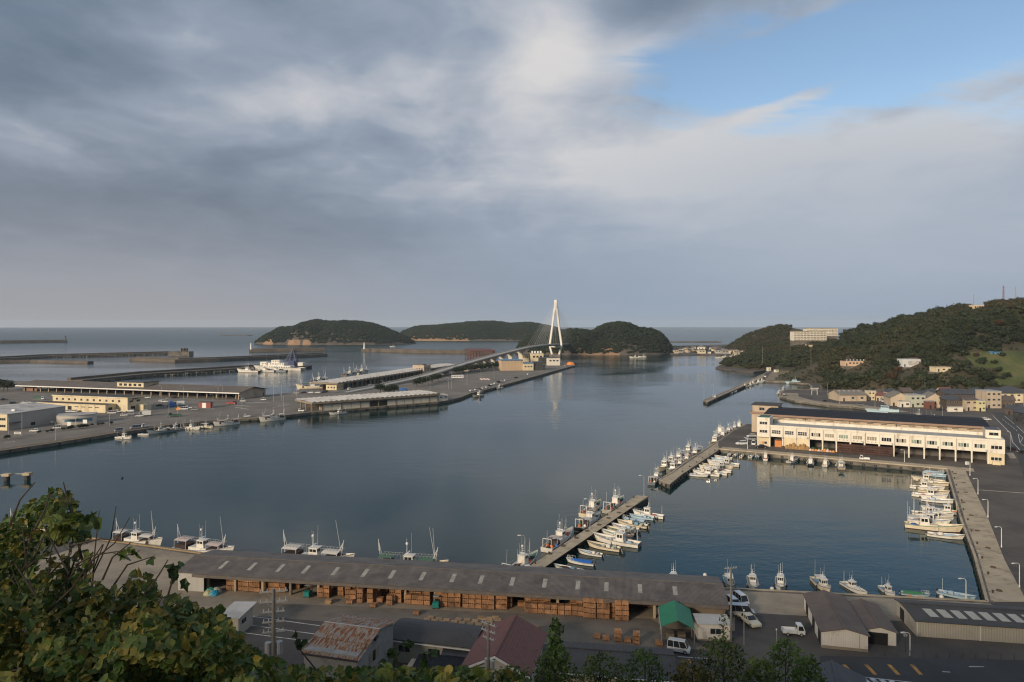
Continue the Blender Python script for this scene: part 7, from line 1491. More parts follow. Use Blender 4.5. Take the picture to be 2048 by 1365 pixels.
        if kind == 'squid':
            awning(-L / 2 + .6, x0 - 2.4, z + 2.1, B * .86); awning(x0 + 3.2, L * .30, z + 1.9, B * .8)
            for s in (-1, 1):
                for xa, xb in ((-L / 2 + 1, x0 - .6), (x0 + 1.6, L * .34)):
                    MB().tube((xa, s * B * .18, z + 2.6), (xb, s * B * .18, z + 2.6), .025, n=4).ob('lamp_rail', frame_metal, t); mb = MB(); k = xa + .3
                    while k < xb - .2: mb.ball((k, s * B * .18, z + 2.42), .09, .09, .14, 6, 4); k += .75
                    mb.ob('fishing_lamps', M('lamp_bulb_grey', (.30, .30, .30), .2, .05), t)
                    for x_ in (xa, xb): MB().tube((x_, s * B * .18, z), (x_, s * B * .18, z + 2.65), .03, n=4).ob('lamp_post', frame_metal, t)
            MB().tube((L * .30, 0, z + .4), (L * .33 + .3, 0, z + 4.4), .09, .06, 6).ob('fore_mast', white_metal, t)
            for s in (-1, 1): MB().tube((L * .24, s * .9, z + .4), (L * .335, 0, z + 3.8), .05, n=5).ob('mast_leg', white_metal, t)
            MB().tube((L * .30, .2, z + 2), (L * .22, .5, z + 8.2), .045, .02, 5).ob('boom', white_metal, t)
            if v % 2 == 0: MB().tube((L * .31, -.2, z + 2), (L * .29, -.5, z + 8.4), .045, .02, 5).ob('boom', white_metal, t)
            for s in (-1, 1): MB().tube((-L / 2 + .9, s * .8, z), (-L / 2 + .2, 0, z + 4.6), .05, n=5).ob('stern_mast_leg', white_metal, t)
            MB().tube((-L / 2 + .2, 0, z + 3.0), (-L / 2 + .05, 0, z + 5.4), .07, .05, 6).ob('stern_mast', white_metal, t)
            for k in range(4): MB().tube((-L * .3 + k * L * .16, -B / 2 - .14, .3), (-L * .3 + k * L * .16, -B / 2 - .14, .95), .2, n=8).ob('fender', trim_d, t)
        else:
            if v % 2: awning(x0 - 4.2, x0 - 2.2, z + 1.9, B * .7)
            for k in range(14):
                xx_ = r.uniform(-L * .46, L * .36); gearheap(t, xx_, r.uniform(-.32, .32) * B, z, r.uniform(.3, .8), r.uniform(.3, .6), r.uniform(.4, 1.1), r.choice([netm, netm, trim_d, red_gear, cover_b, gel, awn_green, orange_fl, deck_w]), 'deck_gear', v * 20 + k)
            for s in (-1, 1): MB().path([Vector((-L * .46 + k * L * .08, s * B * .46, z + 1.35)) for k in range(6)], .03, 4).ob('hand_rail', galv, t)
            for k in range(5): MB().tube((L * (-.4 + .16 * k), (-1) ** k * .7, z), (L * (-.4 + .16 * k) + .2, (-1) ** k * .7, z + r.uniform(3, 5.5)), .035, .02, 4).ob('fishing_pole', r.choice([white_metal, galv, trim_d]), t)
            gearheap(t, -L * .17, 0, z, 1.6, B * .34, 1.2, netm, 'net_pile', v); gearheap(t, L * .27, 0, z, 1.5, B * .28, 1.0, [netm, red_gear, netm, awn_green][v % 4], 'gear_pile', v + 4)
            for s in (-1, 1): MB().tube((-L / 2 + .35, s * B * .3, z), (-L / 2 + .35, s * B * .3, z + 2.6), .08, n=6).ob('gallows_post', white_metal, t)
            MB().tube((-L / 2 + .35, -B * .3, z + 2.6), (-L / 2 + .35, B * .3, z + 2.6), .08, n=6).ob('gallows_beam', white_metal, t)
            mast(t, L * .22, z, 4.6, [white_metal, galv, trim_d, galv][v % 4], 1); MB().tube((L * .22, 0, z + 1.6), (L * .02, .6, z + 4.2), .05, .03, 5).ob('boom', frame_metal, t); gearheap(t, -L * .36, B * .2, z, .6, .5, .8, orange_fl if v % 2 else red_gear, 'float_pile', v + 8)
            for k in range(4): MB().tube((-L * .3 + k * L * .17, -B / 2 - .14, .3), (-L * .3 + k * L * .17, -B / 2 - .14, .95), .2, n=8).ob('fender', trim_d, t)
            for k in range(3): whip(t, L * (.1 + .08 * k), .5 * (-1) ** k, z + 1, 4.4)
    elif kind == 'patrol':
        L = 26; B = 5.2; f = hull_parts(t, L, B, 1.7, 1.6, gel_bl, deck_w, boot_b, trim_d); z = f(.4)[2]; pb = gel_bl
        MB().box(-6, 5, -1.7, 1.7, z, z + 1.9).ob('deckhouse', pb, t); zt = wheelhouse(t, -.5, 4.2, 3.2, z + 1.9, 2.0, pb); MB().box(-5, -3, -.9, .9, z + 1.9, z + 3.4).ob('funnel', trim_d, t); mast(t, .5, zt, 4.0, pb, 2); MB().box(.4, .8, -1, 1, zt + 1.2, zt + 1.35).ob('radar', white_metal, t)
        for k in range(5): MB().box(-5.2 + k * 2, -4.2 + k * 2, -1.74, -1.69, z + .9, z + 1.4).ob('window', glass, t)
        for k in range(3): whip(t, -1 + k, (-1) ** k, zt, 4)
        bow_rail(t, f, pb); mast(t, -9, z, 4, trim_d, 1)
    PB[key] = t; return t
def boat(kind, v, px, py, head, label, cat='fishing boat', group=None, name='fishing_boat', sc=1.0, loc=None):
    p = boat_proto(kind, v); o = p
    if p['used']: o = copy_tree(p)
    p['used'] = 1; q = P(px, py, 0) if loc is None else Vector(loc); o.location = (q.x, q.y, 0); o.rotation_euler = (radians(random.uniform(-1, 1)), 0, radians(head)); o.scale = (sc, sc, sc); o['label'] = label; o['category'] = cat; o.name = name
    if group: o['group'] = group
    return o
# right-hand cluster, bows to the quay
G = 'boats moored along the right quay'
rc_ = [('covered', 1, 1868, 948, .95), ('skiff', 3, 1877, 954, 1.0), ('cabin', 4, 1856, 964, 1.0), ('skiff', 1, 1872, 971, 1.35), ('cabin', 0, 1855, 980, 1.05), ('skiff', 5, 1868, 987, 1.3), ('cabin', 2, 1860, 996, 1.1), ('skiff', 0, 1876, 1005, 1.3), ('cabin', 5, 1879, 1026, 1.0), ('cabin', 0, 1866, 1034, 1.1), ('cabin', 4, 1866, 1041, 1.0), ('cabin', 2, 1858, 1048, 1.15), ('cabin', 1, 1868, 1060, 1.3), ('skiff', 4, 1892, 1076, 1.2)]
desc = {'skiff': 'white open skiff', 'covered': 'pale covered skiff', 'cabin': 'white cabin fishing boat'}
for i, (k, v, a, b, s) in enumerate(rc_): boat(k, v, a, b, -29 + random.uniform(-4, 4) + (180 if i in (2, 8) else 0), '%s at the right quay, %s from the market end' % ('cream boat with green deck' if i == 12 else desc[k], ORD[i]), 'fishing boat' if k == 'cabin' else 'skiff', G, 'fishing_boat' if k == 'cabin' else 'skiff', s)
# near pier, right side
G = 'small boats on the right side of the near pier'
p1 = [('cabin', 2, 1296, 1034, 1.0, 'white cabin boat'), ('skiff', 3, 1283, 1038, 1.0, 'turquoise-decked skiff'), ('covered', 1, 1268, 1045, 1.0, 'pale blue covered skiff'), ('skiff', 5, 1264, 1053, 1.25, 'cream skiff with console'), ('skiff', 0, 1249, 1060, 1.2, 'white open skiff'), ('skiff', 1, 1238, 1066, 1.3, 'cream green-decked skiff'), ('cabin', 5, 1232, 1074, .95, 'white cabin boat'), ('cabin', 3, 1230, 1087, 1.15, 'largest white cabin boat'), ('skiff', 1, 1207, 1098, 1.25, 'slender cream skiff'), ('skiff', 4, 1180, 1110, .9, 'small grey skiff'), ('covered', 0, 1160, 1128, .95, 'skiff under bright blue cover'), ('skiff', 2, 1137, 1143, 1.05, 'grey-green skiff with nets')]
for i, (k, v, a, b, s, d) in enumerate(p1): boat(k, v, a, b, 151 + random.uniform(-6, 6), '%s on the right of the near pier, %s from its tip' % (d, ORD[i]), 'fishing boat' if k == 'cabin' else 'skiff', G, 'fishing_boat' if k == 'cabin' else 'skiff', s)
# near pier, left side: larger boats lying alongside
G = 'trawlers on the left side of the near pier'; pe = pier1[1]; pq = (pier1[3] - pier1[1]).normalized(); pr_ = Vector((pq.y, -pq.x))
for i, (tt, off, k, v) in enumerate(((3.5, 2.6, 'trawler', 0), (23.0, 2.8, 'trawler', 1), (41.0, 2.5, 'trawler', 3), (53.0, 6.8, 'trawler', 2), (60.0, 2.6, 'trawler', 0))):
    q = pe + pq * tt - pr_ * off; boat(k, v, 0, 0, 61 + random.uniform(-1.5, 1.5), '%s lying alongside the near pier, %s from the shed' % (['white trawler with pale canopy', 'trawler with pinkish awning', 'white trawler with dark nets', 'trawler with green awnings, outermost', 'white trawler at the pier tip'][i], ORD[i]), 'trawler', G, 'trawler', .88, (q.x, q.y, 0))
# market pier, left side and wharf
G = 'boats on the left of the market pier and wharf'; we = [e_pier2[3], e_pier2[-1], e_wharf[-1]]; wq = (we[1] - we[0]).normalized(); wr = Vector((wq.y, -wq.x)); wl = (we[1] - we[0]).length; wl2 = (we[2] - we[1]).length; wq2 = (we[2] - we[1]).normalized(); wr2 = Vector((wq2.y, -wq2.x))
wb = [(4, 2.4, 'trawler', 3, 61, .75), (22, 2.3, 'cabin', 3, 241, 1.15), (24, 6.0, 'cabin', 1, 241, 1.2), (33, 2.3, 'trawler', 0, 241, .7), (35, 6.0, 'cabin', 4, 241, 1.2), (43, 2.4, 'trawler', 2, 241, .75), (46, 6.4, 'trawler', 1, 241, .7), (56, 2.5, 'trawler', 3, 241, .8), (60, 6.6, 'cabin', 0, 241, 1.2), (wl + 3, 2.4, 'cabin', 1, 241, 1.2), (wl + 10, 2.8, 'trawler', 2, 241, .85), (wl + 21, 2.6, 'trawler', 0, 61, .85), (wl + 33, 2.6, 'trawler', 1, 61, .85), (wl + 36, 7, 'cabin', 3, 61, 1.2), (wl + 46, 2.6, 'trawler', 3, 61, .75), (wl + 56, 2.4, 'cabin', 2, 61, 1.2)]
for i, (tt, off, k, v, h, s) in enumerate(wb):
    q = we[0] + wq * tt - wr * off if tt <= wl else we[1] + wq2 * (tt - wl) - wr2 * off
    boat(k, v, 0, 0, h + random.uniform(-3, 3), '%s left of the market pier and wharf, %s from the pier tip' % ({'trawler': 'trawler with masts', 'cabin': 'white cabin boat'}[k], ORD[i]), 'fishing boat', G, 'fishing_boat', s, (q.x, q.y, 0))
# market pier, right side
G = 'boats on the right of the market pier'
p2 = [('skiff', 0, 1396, 953, 1.1), ('cabin', 0, 1412, 951, 1.0), ('cabin', 3, 1424, 948, 1.0), ('skiff', 5, 1404, 947, 1.2), ('cabin', 2, 1436, 944, 1.1), ('cabin', 5, 1422, 941, 1.0), ('cabin', 4, 1441, 937, 1.0), ('skiff', 1, 1424, 935, 1.2), ('cabin', 3, 1446, 931, 1.1), ('skiff', 0, 1432, 927, 1.2), ('skiff', 3, 1441, 923, 1.1), ('skiff', 4, 1446, 918, 1.1)]
for i, (k, v, a, b, s) in enumerate(p2): boat(k, v, a, b, (151 if i % 3 else -29) + random.uniform(-5, 5), '%s in the pack right of the market pier, %s from its tip' % (desc[k], ORD[i]), 'fishing boat' if k == 'cabin' else 'skiff', G, 'fishing_boat' if k == 'cabin' else 'skiff', s)
# below the market building
G = 'boats moored below the market building'
nb_ = [('skiff', 0, 1459, 911, .7), ('skiff', 4, 1471, 912, .75), ('skiff', 1, 1484, 914, .75), ('skiff', 0, 1503, 914, .95), ('skiff', 3, 1515, 915, .9), ('cabin', 2, 1531, 919, .85), ('cabin', 0, 1587, 924, .95), ('cabin', 3, 1621, 928, .85), ('cabin', 5, 1652, 931, .9), ('cabin', 1, 1681, 935, 1.05)]
for i, (k, v, a, b, s) in enumerate(nb_): boat(k, v, a, b, 62 + random.uniform(-8, 8) - (25 if i == 6 else 0), '%s below the market building, %s from the left' % ('boat with green deck' if i == 9 else desc[k], ORD[i]), 'fishing boat' if k == 'cabin' else 'skiff', G, 'fishing_boat' if k == 'cabin' else 'skiff', s)
# near quay of the basin, bows to the viewer
G = 'boats at the near quay of the basin'
nq = [('skiff', 4, 1238, 1182, -100, .9, 'skiff heaped with white bags'), ('covered', 1, 1271, 1181, -100, .8, 'small pale blue covered skiff'), ('cabin', 2, 1347, 1179, -102, .9, 'white cabin boat'), ('cabin', 4, 1459, 1181, -100, .8, 'white boat with blue-grey deck'), ('cabin', 3, 1506, 1183, -105, .78, 'white boat with tall mast'), ('cabin', 0, 1561, 1185, -111, .88, 'white cabin boat with bow rail'), ('cabin', 4, 1644, 1186, -93, .86, 'grey-decked boat lying askew'), ('cabin', 3, 1710, 1192, -79, .68, 'grey-hulled boat pointing lower right'), ('cabin', 2, 1776, 1198, -94, .68, 'small cabin boat'), ('covered', 2, 1831, 1202, -20, .75, 'small green covered skiff'), ('skiff', 3, 1914, 1205, -40, .95, 'pale blue skiff')]
for i, (k, v, a, b, h, s, d) in enumerate(nq): boat(k, v, a, b - 10, h, '%s at the near basin quay, %s from the left' % (d, ORD[i]), 'fishing boat' if k == 'cabin' else 'skiff', G, 'fishing_boat' if k == 'cabin' else 'skiff', s)
# squid boats at the near shore
G = 'squid boats along the near shore'
for i, (v, a, dz, h, s, d) in enumerate(((0, 257, 2.9, -20, .9, 'white squid boat with twin booms, left of the pair'), (1, 391, 2.9, -20, .95, 'white squid boat with one tall boom, right of the pair'), (3, 614, 4.6, -9, 1.05, 'squid boat behind the shed roof, left of two'), (2, 812, 4.6, -9, 1.02, 'squid boat behind the shed roof, right of two'), (2, 40, 3.0, -20, .9, 'squid boat half hidden by leaves at far left'))):
    k = (a - HX) / FP
    for p_, q_ in zip(e_near[:-1], e_near[1:]):
        d_ = q_ - p_; s_ = (k * p_.y - p_.x) / (d_.x - k * d_.y)
        if 0 <= s_ <= 1: b_ = p_ + d_ * s_; nn = Vector((-d_.y, d_.x)).normalized(); b_ = b_ + nn * dz; hh = degrees(atan2(d_.y, d_.x)); break
    boat('squid', v, 0, 0, hh, d, 'squid boat', G, 'squid_boat', s, (b_.x, b_.y, 0))
# port quay across the water
G = 'boats along the port quay'
lq = [('cabin', 2, 248, 878, -15, 1.0, 'white cabin boat nearest the left'), ('skiff', 0, 288, 871, -20, .95, 'small white skiff'), ('trawler', 3, 322, 866, 226, .8, 'white boat with pale blue awning'), ('cabin', 0, 347, 861, 226, 1.1, 'white boat behind the blue-awning boat'), ('trawler', 0, 382, 859, -20, .75, 'white boat with canopy and boom'), ('cabin', 4, 411, 857, -20, 1.0, 'grey-decked boat'), ('squid', 1, 452, 851, 226, .8, 'long white boat with high bow'), ('squid', 3, 543, 842, 226, .9, 'longest white boat before the quay store'), ('cabin', 3, 675, 829, 226, 1.1, 'white boat below the white shutters'), ('cabin', 1, 955, 794, 240, 1.35, 'green-hulled boat by the parked cars'), ('cabin', 2, 999, 778, 240, 1.1, 'white boat near the quay tip')]
for i, (k, v, a, b, h, s, d) in enumerate(lq): boat(k, v, a, b, h, '%s at the port quay across the water' % d, 'fishing boat', G, 'fishing_boat', s)
# patrol ship and others in the inlet
boat('patrol', 0, 1776, 829, 155, 'light blue-grey patrol ship moored behind the market roof', 'patrol ship', None, 'patrol_ship', .92)
boat('trawler', 2, 1838, 841, 155, 'dark-rigged boat partly hidden behind the market roof', 'fishing boat')
for i, (k, v, a, b, h, s) in enumerate((('cabin', 3, 1432, 799, 45, 1.0), ('skiff', 0, 1462, 788, 45, 1.0), ('skiff', 4, 1470, 785, 45, 1.0), ('cabin', 0, 1492, 775, 30, 1.0), ('cabin', 2, 1501, 772, 30, 1.0), ('cabin', 5, 1510, 769, 30, 1.1), ('cabin', 3, 1520, 766, 20, 1.1), ('cabin', 0, 1526, 763, 20, 1.0))): boat(k, v, a, b, h, '%s along the far narrow pier, %s from its tip' % (desc[k], ORD[i]), 'fishing boat', 'boats along the far narrow pier', 'fishing_boat', s)
boat('patrol', 0, 1592, 768, 180, 'white slender ship at the beach of the inlet', 'ship', None, 'moored_ship', .75); boat('cabin', 2, 1558, 789, 230, 'white boat at the curved quay tip, left', 'fishing boat'); boat('cabin', 0, 1566, 782, 230, 'white boat at the curved quay tip, right', 'fishing boat')
boat('cabin', 0, 785, 694.5, 190, 'white motorboat under way off the lighthouse breakwater', 'motorboat', None, 'motorboat', 1.4)
boat('cabin', 3, 1268, 716, 190, 'white boat moored at the foot of the round island, left', 'fishing boat', None, 'fishing_boat', 1.5); boat('cabin', 5, 1284, 715, 190, 'pale boat moored at the foot of the round island, right', 'fishing boat', None, 'fishing_boat', 1.5)
for i in range(16): boat(random.choice(['cabin', 'cabin', 'skiff']), i % 5, 1436 + i * 7.2, 716 - i * .3 if i < 4 else 713.5 + random.uniform(-1, 1), random.uniform(150, 210), 'small white boat in the far bay before the village, %s from the left' % ORD[i], 'fishing boat', 'boats in the far bay', 'fishing_boat', 1.25)
# white work ships with blue crane at the breakwater
p = P(556, 741, 0); t = thing('work_ship', 'white tiered work ship moored at the breakwater with several decks', 'ship', p, radians(168))
f = hull_parts(t, 62, 13, 3.2, 2.4, gel, deck_w, boot, trim_d)
for k, (xa, xb, w_, z0, z1) in enumerate(((-18, 16, 10, 2, 5.5), (-10, 10, 9, 5.5, 8.6), (-4, 6, 8, 8.6, 11.6), (12, 20, 8, 5.5, 9.5))):
    MB().box(xa, xb, -w_ / 2, w_ / 2, z0, z1).ob('deckhouse', gel, t)
    for i in range(int((xb - xa) / 3)): MB().box(xa + .8 + i * 3, xa + 2.2 + i * 3, w_ / 2, w_ / 2 + .06, z0 + 1.4, z0 + 2.4).ob('window', glass, t)
for x_ in (0, 14): mast(t, x_, 11, 7, white_metal, 2)
p = P(585, 737, 0); t = thing('crane_barge', 'dark crane barge with blue lattice jib beside the white ships', 'barge', p, radians(175)); bl = M('crane_blue', (.015, .03, .11), .5, .15)
MB().add([(-20, -8, -1), (20, -8, -1), (20, 8, -1), (-20, 8, -1), (-21, -8.5, 3), (21, -8.5, 3), (21, 8.5, 3), (-21, 8.5, 3)], [(4, 5, 6, 7), (0, 1, 5, 4), (1, 2, 6, 5), (2, 3, 7, 6), (3, 0, 4, 7)]).ob('hull', trim_d, t); MB().box(-4, 8, -5, 5, 3, 9).ob('machinery_house', bl, t); MB().box(-14, -8, -4, 4, 3, 7).ob('cabin', gel, t)
for s in (-1, 1): MB().tube((-6, s * 3, 7), (-1, s * 1.0, 23), .6, .4, 5).ob('jib_chord', bl, t); MB().tube((9, s * 3, 7), (-1, s * 1.0, 23), .5, .4, 5).ob('jib_chord', bl, t); MB().tube((3, s * 3, 8), (-1, s * 1.0, 23), .5, .4, 5).ob('jib_chord', bl, t)
for k in range(6):
    z_ = 8.5 + k * 2.2; q = (z_ - 7) / 16; MB().tube((-6 + 5 * q, 0, z_), (9 - 10 * q, 0, z_ + 1.4), .35, n=4).ob('lattice_brace', bl, t); MB().tube((9 - 10 * q, 0, z_), (-6 + 5 * q, 0, z_ + 1.6), .35, n=4).ob('lattice_brace', bl, t)
for i, (a, b, s, c_) in enumerate(((496, 745, 1.6, 'rust-red'), (530, 744, 1.5, 'white'), (553, 744, 1.5, 'white'))): boat('trawler', [1, 0, 3][i], a, b, 168, '%s tug moored before the white work ships, %s from the left' % (c_, ORD[i]), 'tug', 'tugs by the work ships', 'tug', s)
for i, (a, b, h_, y_) in enumerate(((622, 781, 195, 2), (656, 770, 250, 0), (716, 756, 250, 1), (740, 751, 250, 3))): boat('squid', y_, a, b, h_ if i == 0 else 73, 'masted ship behind the scalloped shed, %s from the left' % ORD[i], 'fishing boat', 'ships behind the scalloped shed', 'fishing_boat', 1.55, None if i == 0 else (P(a, b, 0) + Vector((-9, 8, 0))))
# buoys
for i, (a, b, c_) in enumerate(((1410, 1152, 'white'), (1544, 1180, 'white'), (244, 957, 'dark'), (1883, 1196, 'pale'), (1290, 1157, 'white'))):
    o = MB().ball((0, 0, .15), .42, .42, .42, 10, 6).ob('mooring_buoy', gel if c_ != 'dark' else trim_d); o.location = P(a, b, 0); tag(o, '%s mooring buoy floating on the water, %s from the left' % (c_, ORD[sorted([1410, 1544, 244, 1883, 1290]).index(a)]), 'buoy')
# clutter on the piers: bollards and coiled ropes
rp = MB(); [rp.path([Vector((cos(a) * rr, sin(a) * rr, z_)) for a in [2 * pi * k / 10 for k in range(11)]], .07, 4) for rr, z_ in ((.5, .07), (.42, .17), (.34, .07), (.2, .08))]; ROPE = rp.mesh('rope_coil', M('rope', (.12, .09, .06), .95, .3, 3))
mbo = MB().tube((0, 0, 0), (0, 0, .45), .16, .13, 8); mbo.ball((0, 0, .45), .24, .24, .12, 8, 4); BOLL = mbo.mesh('mooring_bollard', M('iron_rust', (.06, .04, .03), .8, .3, 3))
def along(pts, n, mesh, name, lab, cat, grp, jit=.6, inset=.8, s=1):
    tot = 0; L_ = [(b - a).length for a, b in zip(pts[:-1], pts[1:])]; T = sum(L_)
    for i in range(n):
        d_ = T * (i + .5) / n; k = 0
        while d_ > L_[k]: d_ -= L_[k]; k += 1
        u = (pts[k + 1] - pts[k]).normalized(); q = pts[k] + u * d_ + Vector((-u.y, u.x)) * inset * s + Vector((random.uniform(-jit, jit), random.uniform(-jit, jit)))
        o = link_mesh(name, mesh, None, (q.x, q.y, QZ + .02), (0, 0, random.uniform(0, 6))); tag(o, lab % ORD[i], cat, grp)
along([pier1[1], pier1[3]], 10, BOLL, 'mooring_bollard', 'iron bollard on the left edge of the near pier, %s from the shed', 'bollard', 'bollards on the near pier', .1, .4, -1); along([pier1[6], pier1[5]], 8, ROPE, 'rope_coil', 'coiled rope on the right edge of the near pier, %s from the shed', 'rope', 'ropes on the near pier', .3, .6, 1)
along(e_right, 12, BOLL, 'mooring_bollard', 'iron bollard on the right quay apron, %s from the near end', 'bollard', 'bollards on the right quay', .2, 1.2, -1); along(e_right, 9, ROPE, 'rope_coil', 'dark coiled rope on the right quay apron, %s from the near end', 'rope', 'ropes on the right quay', .8, 2.6, -1)
along([e_pier2[0], e_pier2[1]], 6, BOLL, 'mooring_bollard', 'iron bollard on the market pier edge, %s from its root', 'bollard', 'bollards on the market pier', .1, .7, -1)
# ---------------------------------------------------------------- foreground thicket of climbing vine, close to the camera
leaf_cols = [(.034, .066, .014), (.060, .106, .021), (.095, .145, .028), (.145, .168, .034), (.24, .195, .04), (.36, .24, .045)]
vine_leaf = leaf_mat('vine_leaf', leaf_cols, .5, 0.9, .3)
def leaf_mb(seed, s=1.0):
    r = random.Random(seed); o = [(0, -.50, 0), (.26, -.42, .03), (.46, -.14, .07), (.40, .12, .06), (.22, .30, .03), (0, .56, -.06), (-.22, .30, .03), (-.40, .12, .06), (-.46, -.14, .07), (-.26, -.42, .03)]
    if seed % 2: o = [(0, -.5, 0), (.3, -.46, .05), (.36, -.16, .08), (.5, .06, .05), (.24, .14, .05), (0, .56, -.08), (-.24, .14, .05), (-.5, .06, .05), (-.36, -.16, .08), (-.3, -.46, .05)]
    c = (0, -.05, -.03); vs = [c] + [(x * (1 + .1 * r.uniform(-1, 1)), y, z + .03 * r.uniform(-1, 1)) for x, y, z in o]
    return MB().add([(x * s, y * s, z * s) for x, y, z in vs], [(0, i + 1, (i + 1) % 10 + 1) for i in range(10)])
LEAVES = [leaf_mb(i).mesh('leaf', vine_leaf) for i in range(4)]
rb = random.Random(77)
top = [(-60, 1040), (0, 1046), (40, 1018), (62, 1003), (85, 1000), (105, 978), (135, 978), (150, 1000), (168, 1030), (182, 1062), (172, 1090), (158, 1112), (178, 1150), (215, 1180), (250, 1178), (262, 1150), (275, 1142), (300, 1150), (318, 1180), (330, 1200), (352, 1190), (375, 1205), (410, 1222), (440, 1212), (470, 1262), (500, 1290), (540, 1318), (600, 1336), (680, 1342), (760, 1330), (850, 1338), (930, 1335), (1000, 1344), (1060, 1362)]
def region(px, py): return py > interp(top, px) + 3 * sin(px * .35) and -60 < px < 1060
def vine_depth(px, py):
    base = 5.4 + 2.4 * max(0, (1365 - py) / 390) + 1.0 * noise.noise(Vector((px * .012, py * .012, 0)))
    return base + (1.4 if px > 520 else 0)
def leaf_xform(px, py, y, size):
    p = D(px, py, y); n = Vector((rb.uniform(-.7, .7), rb.uniform(-1.0, .3), rb.uniform(-.1, 1.0))).normalized(); q = n.to_track_quat('Z', 'Y'); e = (q.to_matrix() @ Matrix.Rotation(rb.uniform(0, 6.28), 3, 'Z')).to_4x4()
    return Matrix.Translation(p) @ e @ Matrix.Diagonal((size * rb.uniform(.65, 1.05), size * rb.uniform(.85, 1.3), size, 1))
bushes = {}
def in_bush(px, py): return 'shrub' if (px < 200 and py < 1130) else 'mat'
tA = thing('vine_shrub', 'leafy yellow-green vine-covered shrub rising at the left edge', 'shrub', D(90, 1260, 7.2))
tB = thing('vine_thicket', 'dense carpet of vine leaves filling the lower left corner', 'vines', D(250, 1365, 6.0))
tC = thing('vine_thicket', 'yellowish vine leaves along the bottom edge under the roofs', 'vines', D(780, 1365, 8.0))
def bush_of(px, py): return tA if (px < 215 and py < 1150) else (tB if px < 520 else tC)
cand = []
while len(cand) < 7600:
    px, py = rb.uniform(-50, 1055), rb.uniform(972, 1385)
    if px > 480 and rb.random() < .35: continue
    if not region(px, py): continue
    e = py - interp(top, px); sparse = 0
    if 60 < px < 190 and 1085 < py < 1150 and rb.random() < .72: continue      # open, twiggy middle of the shrub
    if 150 < px < 330 and e < 22 and rb.random() < .6: continue
    y = vine_depth(px, py) + abs(rb.gauss(0, .55)) + (.5 if rb.random() < .4 else 0)
    cand.append((y, px, py))
front = sorted(cand)[:]
def stuff_bush(parent, items, m):
    mb = MB(); inv = Matrix.Translation(-Vector(parent.location))
    for y, px, py in items:
        lm = leaf_mb(rb.randrange(4)); X = inv @ leaf_xform(px, py, y, rb.uniform(.045, .11)); mb.add([tuple(X @ Vector(v)) for v in lm.v], lm.f)
    o = mb.ob('leaf_mass', m, parent); o['kind'] = 'stuff'
for tt in (tA, tB, tC):
    items = [c for c in cand if bush_of(c[1], c[2]) is tt]; items.sort(); k = 100; big = items[:k]
    inv = Matrix.Translation(-Vector(tt.location))
    for y, px, py in big:
        o = link_mesh('leaf', LEAVES[rb.randrange(4)], tt); o.matrix_local = inv @ leaf_xform(px, py, y - .05, rb.uniform(.085, .135))
    # the rest leaf by leaf in four tints
    rest = items[k:]; mats_ = [leaf_mat('vine_leaf_%d_%s' % (i, tt.name), [tuple(x * f for x in c) for c in (leaf_cols[i], leaf_cols[min(5, i + 1)], leaf_cols[min(5, i + 2)])], .5, 1.3, .3) for i, f in ((0, 1.0), (2, 1.0), (3, 1.0), (1, .8))]
    for i in range(4): stuff_bush(tt, rest[i::4], mats_[i])
# stems and twigs
def stem(parent, pts, r0):
    inv = Vector(parent.location); mb = MB(); n = len(pts)
    for i in range(n - 1): mb.tube(Vector(pts[i]) - inv, Vector(pts[i + 1]) - inv, r0 * (1 - .8 * i / n), r0 * (1 - .8 * (i + 1) / n), 5)
    mb.ob('stem', bark, parent)
for i in range(26):
    a = (rb.uniform(30, 190), rb.uniform(1120, 1230)); b = (a[0] + rb.uniform(-60, 110), a[1] - rb.uniform(40, 170)); y = rb.uniform(6.4, 7.6)
    m_ = ((a[0] + b[0]) / 2 + rb.uniform(-18, 18), (a[1] + b[1]) / 2 + rb.uniform(-12, 12)); stem(tA, [D(*a, y), D(*m_, y), D(*b, y)], rb.uniform(.006, .014))
for a, b, c in (((215, 1190), (255, 1130), (310, 1112)), ((205, 1160), (225, 1115), (262, 1085)), ((140, 1092), (200, 1078), (245, 1083)), ((20, 1050), (40, 1000), (70, 965)), ((70, 1060), (90, 1020), (100, 985)), ((290, 1190), (318, 1150), (336, 1120)), ((335, 1195), (345, 1160), (340, 1130)), ((150, 1130), (190, 1110), (260, 1100)), ((170, 1150), (185, 1120), (205, 1090)), ((780, 1345), (795, 1310), (818, 1285)), ((640, 1350), (600, 1300), (590, 1270))):
    tt = bush_of(*a); stem(tt, [D(*a, 6.8 if a[0] < 500 else 8.4), D(*b, 6.8 if a[0] < 500 else 8.4), D(*c, 6.8 if a[0] < 500 else 8.4)], .011)
def sprig(parent, px, py, y, n, spread, s0=.09, s1=.15):
    inv = Matrix.Translation(-Vector(parent.location))
    for i in range(n): o = link_mesh('leaf', LEAVES[rb.randrange(4)], parent); o.matrix_local = inv @ leaf_xform(px + rb.gauss(0, spread), py + rb.gauss(0, spread), y, rb.uniform(s0, s1))
for a in ((262, 1108, 6.8, 7, 9), (340, 1150, 6.8, 9, 14), (180, 1040, 6.6, 5, 8), (590, 1278, 8.4, 5, 9, .06, .1), (820, 1285, 8.4, 6, 9, .06, .1), (355, 1245, 6.4, 9, 12), (360, 1330, 5.6, 5, 9), (785, 1305, 8, 6, 9), (855, 1318, 8, 7, 9)): sprig(bush_of(a[0], a[1]), *a)

